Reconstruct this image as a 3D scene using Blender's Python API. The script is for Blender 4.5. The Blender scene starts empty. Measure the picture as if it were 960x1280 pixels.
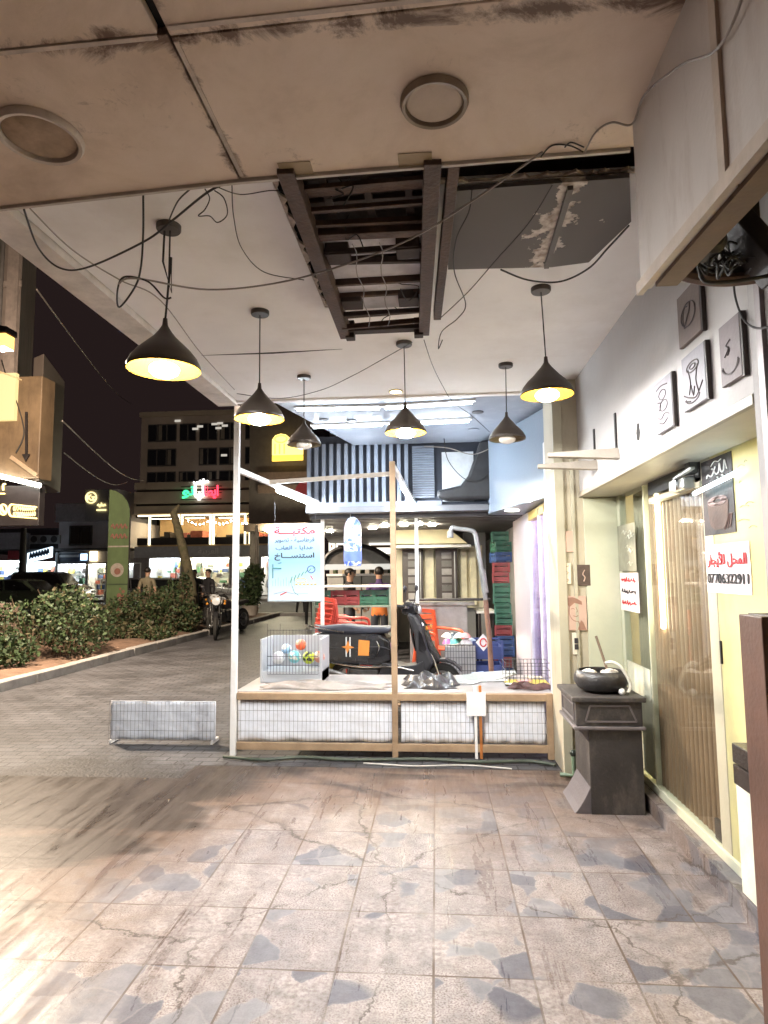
import bpy, math, random, unicodedata
from mathutils import Vector, Matrix
S = bpy.context.scene
COL = S.collection
R = math.radians
rnd = random.Random(11)

# ------------------------------------------------------------------ camera
F_PX, CX, CY = 800.0, 480.0, 640.0          # photograph measured in its own 960x1280 pixels
d_cam = Vector(((545 - CX) / F_PX, -(717 - CY) / F_PX, -1)).normalized()
up_cam = Vector((-math.sin(R(1.0)), math.cos(R(1.0)), 0))
up_cam = (up_cam - d_cam * up_cam.dot(d_cam)).normalized()
x_cam = d_cam.cross(up_cam)
M3 = Matrix((x_cam, d_cam, up_cam))          # camera space -> world
EYE = Vector((0, 0, 1.5))
cam_data = bpy.data.cameras.new('camera')
cam_data.sensor_fit = 'VERTICAL'
cam_data.sensor_height = 24
cam_data.lens = 24 * F_PX / 1280
cam_data.clip_start = 0.05
cam_data.clip_end = 400
cam = bpy.data.objects.new('camera', cam_data)
COL.objects.link(cam)
m4 = M3.to_4x4()
m4.translation = EYE
cam.matrix_world = m4
S.camera = cam


def at(px, py, X=None, Y=None, Z=None):
    """measure: the point of a known plane seen at a pixel of the photograph"""
    w = M3 @ Vector(((px - CX) / F_PX, -(py - CY) / F_PX, -1))
    if X is not None: t = X / w.x
    elif Y is not None: t = Y / w.y
    else: t = (Z - EYE.z) / w.z
    return EYE + w * t


# ------------------------------------------------------------------ night sky, exposure
W = bpy.data.worlds.new('World')
S.world = W
W.use_nodes = True
bg = W.node_tree.nodes['Background']
sky = W.node_tree.nodes.new('ShaderNodeTexSky')
sky.sky_type = 'NISHITA'
sky.sun_disc = False
sky.sun_elevation = R(-6)
sky.sun_rotation = R(200)
mixn = W.node_tree.nodes.new('ShaderNodeMixRGB')
mixn.inputs[0].default_value = 0.9
mixn.inputs[2].default_value = (0.0070, 0.0043, 0.0042, 1)      # town glow on a night sky
W.node_tree.links.new(sky.outputs[0], mixn.inputs[1])
W.node_tree.links.new(mixn.outputs[0], bg.inputs[0])
bg.inputs[1].default_value = 0.55
S.view_settings.view_transform = 'Standard'
S.view_settings.look = 'None'
S.view_settings.exposure = 2.3
S.view_settings.gamma = 1
S.view_settings.use_curve_mapping = False
S.cycles.use_denoising = True
S.cycles.max_bounces = 9
S.cycles.diffuse_bounces = 5
S.cycles.glossy_bounces = 4
S.cycles.transparent_max_bounces = 10
S.cycles.sample_clamp_indirect = 6
S.cycles.caustics_reflective = False
S.cycles.caustics_refractive = False

# ------------------------------------------------------------------ materials
MATS = {}


def _base(name):
    m = bpy.data.materials.new(name)
    m.use_nodes = True
    nt = m.node_tree
    return m, nt, nt.nodes['Principled BSDF']


def N(nt, t, **k):
    n = nt.nodes.new(t)
    for a, b in k.items():
        if a.startswith('i_'):
            n.inputs[a[2:].replace('_', ' ')].default_value = b
        else:
            setattr(n, a, b)
    return n


def mat(name, col, rough=0.6, metal=0.0, var=0.18, scale=6.0, bump=0.08, bscale=60.0, dirt=None, dirt_amt=0.5, dscale=2.5, coat=0.0, spec=0.5, trans=0.0, streak=0.0):
    """painted / plain surface with mottling, fine bump and optional dirt blotches of their own shape"""
    if name in MATS: return MATS[name]
    m, nt, b = _base(name)
    L = nt.links.new
    tc = N(nt, 'ShaderNodeTexCoord')
    n1 = N(nt, 'ShaderNodeTexNoise', i_Scale=scale, i_Detail=6.0, i_Roughness=0.65)
    L(tc.outputs['Object'], n1.inputs['Vector'])
    mx = N(nt, 'ShaderNodeMixRGB')
    lo = [c * (1 - var) for c in col]; hi = [min(1, c * (1 + var)) for c in col]
    rp = N(nt, 'ShaderNodeMapRange'); rp.inputs[1].default_value = .3; rp.inputs[2].default_value = .7
    L(n1.outputs[0], rp.inputs[0]); L(rp.outputs[0], mx.inputs[0])
    mx.inputs[1].default_value = (*lo, 1); mx.inputs[2].default_value = (*hi, 1)
    out = mx.outputs[0]
    if dirt:
        n2 = N(nt, 'ShaderNodeTexNoise', i_Scale=dscale, i_Detail=9.0, i_Roughness=0.72)
        if streak:
            ms_ = N(nt, 'ShaderNodeMapping'); ms_.inputs['Scale'].default_value = (1, 1, streak)
            L(tc.outputs['Object'], ms_.inputs[0]); L(ms_.outputs[0], n2.inputs['Vector'])
        else: L(tc.outputs['Object'], n2.inputs['Vector'])
        r2 = N(nt, 'ShaderNodeMapRange'); r2.inputs[1].default_value = .5; r2.inputs[2].default_value = .72; r2.inputs[4].default_value = dirt_amt
        L(n2.outputs[0], r2.inputs[0])
        m2 = N(nt, 'ShaderNodeMixRGB'); m2.inputs[2].default_value = (*dirt, 1)
        L(r2.outputs[0], m2.inputs[0]); L(out, m2.inputs[1]); out = m2.outputs[0]
    L(out, b.inputs['Base Color'])
    n3 = N(nt, 'ShaderNodeTexNoise', i_Scale=bscale, i_Detail=4.0)
    L(tc.outputs['Object'], n3.inputs['Vector'])
    if bump:
        bp = N(nt, 'ShaderNodeBump', i_Strength=bump, i_Distance=0.02)
        L(n3.outputs[0], bp.inputs['Height']); L(bp.outputs[0], b.inputs['Normal'])
    rr = N(nt, 'ShaderNodeMapRange'); rr.inputs[3].default_value = max(.03, rough - .1); rr.inputs[4].default_value = min(1, rough + .1)
    L(n1.outputs[0], rr.inputs[0]); L(rr.outputs[0], b.inputs['Roughness'])
    b.inputs['Metallic'].default_value = metal
    b.inputs['Coat Weight'].default_value = coat
    b.inputs['Specular IOR Level'].default_value = spec
    if trans:
        mo = nt.nodes['Material Output']
        tl = N(nt, 'ShaderNodeBsdfTranslucent'); L(out, tl.inputs[0])
        ms = N(nt, 'ShaderNodeMixShader'); ms.inputs[0].default_value = trans
        L(b.outputs[0], ms.inputs[1]); L(tl.outputs[0], ms.inputs[2]); L(ms.outputs[0], mo.inputs[0])
    MATS[name] = m
    return m


def emis(name, col, strength):
    if name in MATS: return MATS[name]
    m, nt, b = _base(name)
    b.inputs['Base Color'].default_value = (.12, .12, .12, 1)
    b.inputs['Emission Color'].default_value = (*col, 1)
    b.inputs['Emission Strength'].default_value = strength
    MATS[name] = m
    return m


def glassmat(name, tint=(.95, .97, .95), gloss=.07):
    if name in MATS: return MATS[name]
    m, nt, b = _base(name)
    L = nt.links.new
    mo = nt.nodes['Material Output']
    tr = N(nt, 'ShaderNodeBsdfTransparent'); tr.inputs[0].default_value = (*tint, 1)
    gl = N(nt, 'ShaderNodeBsdfGlossy'); gl.inputs['Roughness'].default_value = .03
    fr = N(nt, 'ShaderNodeLayerWeight'); fr.inputs[0].default_value = .25
    mr = N(nt, 'ShaderNodeMapRange'); mr.inputs[3].default_value = gloss; mr.inputs[4].default_value = .28
    L(fr.outputs['Facing'], mr.inputs[0])
    ms = N(nt, 'ShaderNodeMixShader')
    L(mr.outputs[0], ms.inputs[0]); L(tr.outputs[0], ms.inputs[1]); L(gl.outputs[0], ms.inputs[2]); L(ms.outputs[0], mo.inputs[0])
    MATS[name] = m
    return m


# ------------------------------------------------------------------ mesh builder
class MB:
    def __init__(s):
        s.v = []; s.f = []; s.mi = []
        s.k = 0

    def add(s, vs, fs, mtx=None):
        o = len(s.v)
        s.v += [(mtx @ Vector(v)) if mtx else Vector(v) for v in vs]
        s.f += [tuple(i + o for i in f) for f in fs]
        s.mi += [s.k] * len(fs)
        return s

    def box(s, x0, x1, y0, y1, z0, z1, mtx=None):
        vs = [(x, y, z) for x in (x0, x1) for y in (y0, y1) for z in (z0, z1)]
        return s.add(vs, [(0, 1, 3, 2), (4, 6, 7, 5), (0, 4, 5, 1), (2, 3, 7, 6), (0, 2, 6, 4), (1, 5, 7, 3)], mtx)

    def bar(s, p, q, w, h=None, up=(0, 0, 1)):
        """rectangular bar from p to q, w across, h along 'up'"""
        h = h or w
        p = Vector(p); q = Vector(q); d = (q - p).normalized(); u = Vector(up)
        if abs(d.dot(u)) > .98: u = Vector((0, 1, 0))
        r = d.cross(u).normalized(); u = r.cross(d)
        vs = []
        for c in (p, q):
            for a, b in ((-1, -1), (1, -1), (1, 1), (-1, 1)):
                vs.append(c + r * a * w / 2 + u * b * h / 2)
        return s.add(vs, [(3, 2, 1, 0), (4, 5, 6, 7), (0, 1, 5, 4), (1, 2, 6, 5), (2, 3, 7, 6), (3, 0, 4, 7)])

    def tube(s, pts, r, seg=8, closed=False, cap=True):
        pts = [Vector(p) for p in pts]
        n = len(pts)
        rs = r if isinstance(r, (list, tuple)) else [r] * n
        vs = []; nrm = None
        for i, p in enumerate(pts):
            if closed: t = pts[(i + 1) % n] - pts[i - 1]
            else: t = pts[min(i + 1, n - 1)] - pts[max(i - 1, 0)]
            t = t.normalized() if t.length > 1e-9 else Vector((0, 0, 1))
            if nrm is None:
                a = Vector((0, 0, 1)) if abs(t.z) < .9 else Vector((1, 0, 0))
                nrm = t.cross(a).normalized()
            else:
                nrm = (nrm - t * nrm.dot(t))
                nrm = nrm.normalized() if nrm.length > 1e-6 else t.orthogonal().normalized()
            b = t.cross(nrm)
            for k in range(seg):
                a = 2 * math.pi * k / seg
                vs.append(p + (nrm * math.cos(a) + b * math.sin(a)) * rs[i])
        fs = []
        for i in range(n if closed else n - 1):
            j = (i + 1) % n
            for k in range(seg):
                k2 = (k + 1) % seg
                fs.append((i * seg + k, i * seg + k2, j * seg + k2, j * seg + k))
        if cap and not closed:
            fs.append(tuple(range(seg - 1, -1, -1))); fs.append(tuple((n - 1) * seg + k for k in range(seg)))
        return s.add(vs, fs)

    def lathe(s, prof, c, seg=32, axis='Z', mtx=None):
        """prof: list of (radius, height) along the axis from c"""
        vs = []; fs = []
        c = Vector(c)
        for r, h in prof:
            for k in range(seg):
                a = 2 * math.pi * k / seg
                u, w = r * math.cos(a), r * math.sin(a)
                vs.append(c + (Vector((u, w, h)) if axis == 'Z' else Vector((u, h, w)) if axis == 'Y' else Vector((h, u, w))))
        for i in range(len(prof) - 1):
            for k in range(seg):
                k2 = (k + 1) % seg
                fs.append((i * seg + k, i * seg + k2, (i + 1) * seg + k2, (i + 1) * seg + k))
        return s.add(vs, fs, mtx)

    def cyl(s, p, q, r, r2=None, seg=20):
        return s.tube([p, q], [r, r if r2 is None else r2], seg)

    def prism(s, poly, o, u, v, thick):
        """outline poly (2-D) in frame o,u,v, thickness along u x v (from 0 to thick)"""
        o = Vector(o); u = Vector(u).normalized(); v = Vector(v).normalized(); n = u.cross(v)
        k = len(poly)
        vs = [o + u * a + v * b for a, b in poly] + [o + u * a + v * b + n * thick for a, b in poly]
        fs = [tuple(range(k - 1, -1, -1)), tuple(range(k, 2 * k))] + [(i, (i + 1) % k, k + (i + 1) % k, k + i) for i in range(k)]
        return s.add(vs, fs)

    def ball(s, c, r, seg=16, rings=10, sc=(1, 1, 1)):
        c = Vector(c); vs = [c + Vector((0, 0, r * sc[2]))]; fs = []
        for i in range(1, rings):
            th = math.pi * i / rings
            for k in range(seg):
                a = 2 * math.pi * k / seg
                vs.append(c + Vector((r * sc[0] * math.sin(th) * math.cos(a), r * sc[1] * math.sin(th) * math.sin(a), r * sc[2] * math.cos(th))))
        vs.append(c - Vector((0, 0, r * sc[2])))
        for k in range(seg):
            fs.append((0, 1 + k, 1 + (k + 1) % seg))
            e = len(vs) - 1; b = 1 + (rings - 2) * seg
            fs.append((e, b + (k + 1) % seg, b + k))
        for i in range(rings - 2):
            for k in range(seg):
                a = 1 + i * seg
                fs.append((a + k, a + seg + k, a + seg + (k + 1) % seg, a + (k + 1) % seg))
        return s.add(vs, fs)

    def sheet(s, fn, nu, nv):
        vs = [fn(i / nu, j / nv) for j in range(nv + 1) for i in range(nu + 1)]
        fs = [(j * (nu + 1) + i, j * (nu + 1) + i + 1, (j + 1) * (nu + 1) + i + 1, (j + 1) * (nu + 1) + i) for j in range(nv) for i in range(nu)]
        return s.add(vs, fs)

    def xform(s, mtx):
        s.v = [mtx @ v for v in s.v]
        return s

    def build(s, name, material, parent=None, smooth=False, bevel=0.0, solid=0.0, sub=0, origin=None):
        if parent is not None:
            og = Vector(parent['_o'])
        elif origin is not None: og = Vector(origin)
        else:
            xs = [v.x for v in s.v]; ys = [v.y for v in s.v]; zs = [v.z for v in s.v]
            og = Vector(((min(xs) + max(xs)) / 2, (min(ys) + max(ys)) / 2, min(zs)))
        me = bpy.data.meshes.new(name)
        me.from_pydata([v - og for v in s.v], [], s.f)
        ms = material if isinstance(material, (list, tuple)) else [material]
        for m in ms: me.materials.append(m)
        if len(ms) > 1: me.polygons.foreach_set('material_index', s.mi)
        if smooth:
            me.polygons.foreach_set('use_smooth', [True] * len(me.polygons))
            try: me.set_sharp_from_angle(angle=R(40))
            except Exception: pass
        me.validate()
        me.update()
        o = bpy.data.objects.new(name, me)
        COL.objects.link(o)
        if parent is not None:
            o.parent = parent
        else: o.location = og
        o['_o'] = tuple(og)
        if solid:
            md = o.modifiers.new('solid', 'SOLIDIFY'); md.thickness = solid
        if bevel:
            md = o.modifiers.new('bevel', 'BEVEL'); md.width = bevel; md.segments = 2; md.limit_method = 'ANGLE'; md.angle_limit = R(50)
        if sub:
            md = o.modifiers.new('sub', 'SUBSURF'); md.levels = sub; md.render_levels = sub
        return o


def tag(o, label, cat, group=None):
    o['label'] = label; o['category'] = cat
    if group: o['group'] = group
    return o


def setting(o, kind='structure'):
    o['kind'] = kind
    return o


def thing(name, label, cat, loc, group=None):
    o = bpy.data.objects.new(name, None)
    o.empty_display_size = .1
    COL.objects.link(o)
    o.location = loc; o['_o'] = tuple(loc)
    return tag(o, label, cat, group)


def kids(o): return [c for c in COL.objects if c.parent == o]


def copy_tree(o, parent=None):
    c = o.copy(); COL.objects.link(c)
    if parent is not None: c.parent = parent
    for k in kids(o): copy_tree(k, c)
    return c


def smooth_pts(pts, n=8):
    """Catmull-Rom through points"""
    P = [Vector(p) for p in pts]
    if len(P) < 3: return P
    out = []
    for i in range(len(P) - 1):
        a, b, c, d = P[max(i - 1, 0)], P[i], P[i + 1], P[min(i + 2, len(P) - 1)]
        for k in range(n):
            t = k / n
            out.append(.5 * ((2 * b) + (c - a) * t + (2 * a - 5 * b + 4 * c - d) * t * t + (3 * b - a - 3 * c + d) * t ** 3))
    return out + [P[-1]]


# ------------------------------------------------------------------ lettering
_F = {}
for cp in list(range(0xFB50, 0xFE00)) + list(range(0xFE70, 0xFEFF)):
    _d = unicodedata.decomposition(chr(cp))
    if _d:
        _p = _d.split(); _F.setdefault(tuple(_p[1:]), {})[_p[0]] = chr(cp)
_NL = set('اأإآدذرزوؤةىء')


def arabic(s):
    if not any('\u0620' <= c <= '\u06ff' for c in s): return s
    s = s.replace('لا', '\uE001').replace('لأ', '\uE002')
    isar = lambda c: '\u0620' <= c <= '\u06ff' or c in '\uE001\uE002'
    jn = lambda c: isar(c) and c not in _NL and c not in '\uE001\uE002'
    out = []
    for i, c in enumerate(s):
        if not isar(c) or c == 'ـ': out.append(c); continue
        p = i > 0 and jn(s[i - 1]); n = i + 1 < len(s) and isar(s[i + 1]) and jn(c)
        key = {'\uE001': ('0644', '0627'), '\uE002': ('0644', '0623')}.get(c, ('%04X' % ord(c),))
        f = _F.get(key, {})
        k = {(0, 0): '<isolated>', (0, 1): '<initial>', (1, 0): '<final>', (1, 1): '<medial>'}[(int(p), int(n))]
        out.append(f.get(k) or f.get('<final>' if p else '<isolated>') or f.get('<isolated>') or c)
    return ''.join(reversed(out))


def lettering(mb, text, c, u, v, width=None, height=None, bold=.0, depth=.002, lift=.003, sx=1.0):
    """adds the text as thin solid letters centred at c in the plane u (reading right), v (up)"""
    cu = bpy.data.curves.new('lettering', 'FONT')
    cu.body = arabic(text); cu.size = 1; cu.align_x = 'CENTER'; cu.align_y = 'CENTER'
    cu.offset = bold; cu.extrude = .001; cu.resolution_u = 4
    d1 = bpy.data.materials.new('l'); 
    cu.materials.append(d1); cu.materials.append(d1)
    for i in range(len(cu.body)):
        cu.body_format[i].material_index = i % 2
    ob = bpy.data.objects.new('lettering', cu); COL.objects.link(ob)
    dg = bpy.context.evaluated_depsgraph_get()
    me = bpy.data.meshes.new_from_object(ob.evaluated_get(dg))
    vs = [x.co.copy() for x in me.vertices]; fs = [(tuple(p.vertices), p.material_index) for p in me.polygons]
    bpy.data.objects.remove(ob); bpy.data.meshes.remove(me)
    if not vs: return mb
    odd = set(i for f, k in fs if k == 1 for i in f)
    x0 = min(p.x for p in vs); x1 = max(p.x for p in vs); y0 = min(p.y for p in vs); y1 = max(p.y for p in vs)
    if height: sc = height / (y1 - y0)
    else: sc = width / (x1 - x0)
    su = sc * sx
    if height and width: su = width / (x1 - x0)
    u = Vector(u).normalized(); v = Vector(v).normalized(); n = u.cross(v); c = Vector(c)
    pts = [c + u * (p.x - (x0 + x1) / 2) * su + v * (p.y - (y0 + y1) / 2) * sc + n * (lift + (depth if p.z > 0 else 0) + (.0006 if i in odd else 0)) for i, p in enumerate(vs)]
    return mb.add(pts, [f for f, k in fs])


UX, UZ = Vector((1, 0, 0)), Vector((0, 0, 1))
UR = Vector((0, -1, 0))     # reading direction on the shop wall to the right

# ================================================================== GROUND
def tile_material():
    m, nt, b = _base('terrace_tile')
    L = nt.links.new
    tc = N(nt, 'ShaderNodeTexCoord')
    mp = N(nt, 'ShaderNodeMapping')
    L(tc.outputs['Object'], mp.inputs[0])
    mp.inputs['Location'].default_value = (.035, .08, 0)
    # warp for the stone chips
    wn = N(nt, 'ShaderNodeTexNoise', i_Scale=4.0, i_Detail=7.0, i_Roughness=.62)
    L(mp.outputs[0], wn.inputs['Vector'])
    ad = N(nt, 'ShaderNodeVectorMath', operation='MULTIPLY_ADD')
    ad.inputs[1].default_value = (.16, .16, 0)
    L(wn.outputs['Color'], ad.inputs[0]); L(mp.outputs[0], ad.inputs[2])
    # every tile its own cut of stone: the pattern jumps at each joint
    dv = N(nt, 'ShaderNodeVectorMath', operation='DIVIDE'); dv.inputs[1].default_value = (.372, .44, 1); L(mp.outputs[0], dv.inputs[0])
    fl_ = N(nt, 'ShaderNodeVectorMath', operation='FLOOR'); L(dv.outputs[0], fl_.inputs[0])
    fz = N(nt, 'ShaderNodeVectorMath', operation='MULTIPLY'); fz.inputs[1].default_value = (1, 1, 0); L(fl_.outputs[0], fz.inputs[0])
    wnz = N(nt, 'ShaderNodeTexWhiteNoise'); wnz.noise_dimensions = '3D'; L(fz.outputs[0], wnz.inputs['Vector'])
    jm_ = N(nt, 'ShaderNodeVectorMath', operation='MULTIPLY'); jm_.inputs[1].default_value = (7, 7, 7); L(wnz.outputs['Color'], jm_.inputs[0])
    ad0 = ad
    ad = N(nt, 'ShaderNodeVectorMath', operation='ADD'); L(ad0.outputs[0], ad.inputs[0]); L(jm_.outputs[0], ad.inputs[1])
    vo = N(nt, 'ShaderNodeTexVoronoi', i_Scale=6.2); vo.feature = 'F1'
    L(ad.outputs[0], vo.inputs['Vector'])
    ve = N(nt, 'ShaderNodeTexVoronoi', i_Scale=6.2); ve.feature = 'DISTANCE_TO_EDGE'
    L(ad.outputs[0], ve.inputs['Vector'])
    sep = N(nt, 'ShaderNodeSeparateColor'); L(vo.outputs['Color'], sep.inputs[0])
    # patches of the floor where slate chips are common
    pn = N(nt, 'ShaderNodeTexNoise', i_Scale=1.1, i_Detail=2.0)
    L(mp.outputs[0], pn.inputs['Vector'])
    su0 = N(nt, 'ShaderNodeMath', operation='MULTIPLY_ADD'); su0.inputs[1].default_value = 1.3
    L(pn.outputs[0], su0.inputs[0]); L(sep.outputs[0], su0.inputs[2])
    su = N(nt, 'ShaderNodeMath', operation='MULTIPLY_ADD'); su.inputs[1].default_value = .75
    L(wnz.outputs['Value'], su.inputs[0]); L(su0.outputs[0], su.inputs[2])
    th = N(nt, 'ShaderNodeMapRange'); th.inputs[1].default_value = 1.80; th.inputs[2].default_value = 1.84; th.inputs[4].default_value = .85
    L(su.outputs[0], th.inputs[0])
    # cream speckled terrazzo
    n1 = N(nt, 'ShaderNodeTexNoise', i_Scale=130.0, i_Detail=3.0); L(tc.outputs['Object'], n1.inputs['Vector'])
    c1 = N(nt, 'ShaderNodeValToRGB'); L(n1.outputs[0], c1.inputs[0])
    c1.color_ramp.elements[0].position = .34; c1.color_ramp.elements[0].color = (.17, .14, .13, 1)
    c1.color_ramp.elements[1].position = .56; c1.color_ramp.elements[1].color = (.375, .348, .342, 1)
    n2 = N(nt, 'ShaderNodeTexNoise', i_Scale=9.0, i_Detail=7.0, i_Roughness=.7); L(tc.outputs['Object'], n2.inputs['Vector'])
    c2 = N(nt, 'ShaderNodeValToRGB'); L(n2.outputs[0], c2.inputs[0])
    c2.color_ramp.elements[0].position = .3; c2.color_ramp.elements[0].color = (.52, .50, .50, 1)
    c2.color_ramp.elements[1].position = .68; c2.color_ramp.elements[1].color = (1, .96, .93, 1)
    # coarser speckle in places, pale bare cement in others
    n7 = N(nt, 'ShaderNodeTexNoise', i_Scale=2.3, i_Detail=5.0, i_Roughness=.6); L(tc.outputs['Object'], n7.inputs['Vector'])
    r7 = N(nt, 'ShaderNodeMapRange'); r7.inputs[1].default_value = .42; r7.inputs[2].default_value = .60; L(n7.outputs[0], r7.inputs[0])
    n8 = N(nt, 'ShaderNodeTexNoise', i_Scale=48.0, i_Detail=5.0, i_Roughness=.7); L(tc.outputs['Object'], n8.inputs['Vector'])
    c8 = N(nt, 'ShaderNodeValToRGB'); L(n8.outputs[0], c8.inputs[0])
    c8.color_ramp.elements[0].position = .38; c8.color_ramp.elements[0].color = (.22, .19, .185, 1)
    c8.color_ramp.elements[1].position = .58; c8.color_ramp.elements[1].color = (.365, .34, .335, 1)
    m8 = N(nt, 'ShaderNodeMixRGB'); L(r7.outputs[0], m8.inputs[0]); L(c1.outputs[0], m8.inputs[1]); L(c8.outputs[0], m8.inputs[2])
    # long scuffs dragged towards the street end
    n9 = N(nt, 'ShaderNodeTexNoise', i_Scale=1.0, i_Detail=8.0, i_Roughness=.7, i_Distortion=.35)
    p9 = N(nt, 'ShaderNodeMapping'); p9.inputs['Scale'].default_value = (9, 1.1, 1); p9.inputs['Rotation'].default_value = (0, 0, -.12)
    L(tc.outputs['Object'], p9.inputs[0]); L(p9.outputs[0], n9.inputs['Vector'])
    c9 = N(nt, 'ShaderNodeValToRGB'); L(n9.outputs[0], c9.inputs[0])
    c9.color_ramp.elements[0].position = .34; c9.color_ramp.elements[0].color = (.58, .50, .46, 1)
    c9.color_ramp.elements[1].position = .56; c9.color_ramp.elements[1].color = (1, 1, 1, 1)
    m9 = N(nt, 'ShaderNodeMixRGB', blend_type='MULTIPLY'); m9.inputs[0].default_value = .5
    L(m8.outputs[0], m9.inputs[1]); L(c9.outputs[0], m9.inputs[2])
    mu = N(nt, 'ShaderNodeMixRGB', blend_type='MULTIPLY'); mu.inputs[0].default_value = 1
    L(m9.outputs[0], mu.inputs[1]); L(c2.outputs[0], mu.inputs[2])
    # slate chips, each its own tone
    cs = N(nt, 'ShaderNodeValToRGB'); L(sep.outputs[1], cs.inputs[0])
    cs.color_ramp.elements[0].color = (.085, .09, .118, 1); cs.color_ramp.elements[1].color = (.235, .235, .25, 1)
    mc = N(nt, 'ShaderNodeMixRGB', blend_type='MULTIPLY'); mc.inputs[0].default_value = .7
    L(cs.outputs[0], mc.inputs[1]); L(c2.outputs[0], mc.inputs[2])
    mm = N(nt, 'ShaderNodeMixRGB'); L(th.outputs[0], mm.inputs[0]); L(mu.outputs[0], mm.inputs[1]); L(mc.outputs[0], mm.inputs[2])
    # pale joint round the chips
    ed = N(nt, 'ShaderNodeMapRange'); ed.inputs[1].default_value = .02; ed.inputs[2].default_value = .045; ed.inputs[3].default_value = .22; ed.inputs[4].default_value = 0
    L(ve.outputs['Distance'], ed.inputs[0])
    me_ = N(nt, 'ShaderNodeMixRGB'); me_.inputs[2].default_value = (.29, .265, .255, 1)
    L(ed.outputs[0], me_.inputs[0]); L(mm.outputs[0], me_.inputs[1])
    # square tile joints
    br = N(nt, 'ShaderNodeTexBrick'); br.offset = 0
    br.inputs['Scale'].default_value = 1; br.inputs['Brick Width'].default_value = .372; br.inputs['Row Height'].default_value = .44
    br.inputs['Mortar Size'].default_value = .0055; br.inputs['Mortar Smooth'].default_value = .3
    br.inputs['Color1'].default_value = (.70, .70, .74, 1); br.inputs['Color2'].default_value = (1, 1, 1, 1); br.inputs['Mortar'].default_value = (.95, .95, .95, 1)
    L(mp.outputs[0], br.inputs['Vector'])
    mb_ = N(nt, 'ShaderNodeMixRGB', blend_type='MULTIPLY'); mb_.inputs[0].default_value = .8
    L(me_.outputs[0], mb_.inputs[1]); L(br.outputs['Color'], mb_.inputs[2])
    jn = N(nt, 'ShaderNodeTexNoise', i_Scale=3.0, i_Detail=4.0); L(tc.outputs['Object'], jn.inputs['Vector'])
    jm = N(nt, 'ShaderNodeMapRange'); jm.inputs[1].default_value = .35; jm.inputs[2].default_value = .6; jm.inputs[3].default_value = .25
    L(jn.outputs[0], jm.inputs[0])
    jf = N(nt, 'ShaderNodeMath', operation='MULTIPLY'); L(br.outputs['Fac'], jf.inputs[0]); L(jm.outputs[0], jf.inputs[1])
    mj = N(nt, 'ShaderNodeMixRGB'); mj.inputs[2].default_value = (.085, .06, .045, 1)
    L(jf.outputs[0], mj.inputs[0]); L(mb_.outputs[0], mj.inputs[1])
    # old brown dirt, thickest along the stall at the end of the terrace
    sx = N(nt, 'ShaderNodeSeparateXYZ'); L(tc.outputs['Object'], sx.inputs[0])
    gy = N(nt, 'ShaderNodeMapRange'); gy.inputs[1].default_value = 3.3; gy.inputs[2].default_value = 5.0; gy.inputs[3].default_value = 0; gy.inputs[4].default_value = .55
    L(sx.outputs[1], gy.inputs[0])
    gx = N(nt, 'ShaderNodeMapRange'); gx.inputs[1].default_value = -1.1; gx.inputs[2].default_value = -2.0; gx.inputs[4].default_value = .58
    L(sx.outputs[0], gx.inputs[0])
    gs = N(nt, 'ShaderNodeMath', operation='ADD'); L(gy.outputs[0], gs.inputs[0]); L(gx.outputs[0], gs.inputs[1])
    dn = N(nt, 'ShaderNodeTexNoise', i_Scale=2.2, i_Detail=9.0, i_Roughness=.7, i_Distortion=.6); L(tc.outputs['Object'], dn.inputs['Vector'])
    da = N(nt, 'ShaderNodeMath', operation='ADD'); L(dn.outputs[0], da.inputs[0]); L(gs.outputs[0], da.inputs[1])
    dr = N(nt, 'ShaderNodeMapRange'); dr.inputs[1].default_value = .58; dr.inputs[2].default_value = .98; dr.inputs[4].default_value = .85
    L(da.outputs[0], dr.inputs[0])
    md = N(nt, 'ShaderNodeMixRGB'); md.inputs[2].default_value = (.125, .08, .055, 1)
    L(dr.outputs[0], md.inputs[0]); L(mj.outputs[0], md.inputs[1])
    # a few black wet smears
    dk = N(nt, 'ShaderNodeTexNoise', i_Scale=1.3, i_Detail=6.0, i_Distortion=1.0); 
    mk = N(nt, 'ShaderNodeMapping'); mk.inputs['Scale'].default_value = (.7, 2.6, 1); mk.inputs['Location'].default_value = (3.1, 1.7, 0)
    L(tc.outputs['Object'], mk.inputs[0]); L(mk.outputs[0], dk.inputs['Vector'])
    dka = N(nt, 'ShaderNodeMath', operation='ADD'); L(dk.outputs[0], dka.inputs[0]); L(gs.outputs[0], dka.inputs[1])
    dkr = N(nt, 'ShaderNodeMapRange'); dkr.inputs[1].default_value = .96; dkr.inputs[2].default_value = 1.12; dkr.inputs[4].default_value = .8
    L(dka.outputs[0], dkr.inputs[0])
    mk2 = N(nt, 'ShaderNodeMixRGB'); mk2.inputs[2].default_value = (.03, .025, .022, 1)
    L(dkr.outputs[0], mk2.inputs[0]); L(md.outputs[0], mk2.inputs[1])
    vc = N(nt, 'ShaderNodeTexVoronoi', i_Scale=.85); vc.feature = 'DISTANCE_TO_EDGE'
    wc_ = N(nt, 'ShaderNodeTexNoise', i_Scale=3.0, i_Detail=8.0, i_Roughness=.7); L(tc.outputs['Object'], wc_.inputs['Vector'])
    wa_ = N(nt, 'ShaderNodeVectorMath', operation='MULTIPLY_ADD'); wa_.inputs[1].default_value = (.35, .35, 0); L(wc_.outputs['Color'], wa_.inputs[0]); L(tc.outputs['Object'], wa_.inputs[2]); L(wa_.outputs[0], vc.inputs['Vector'])
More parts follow.
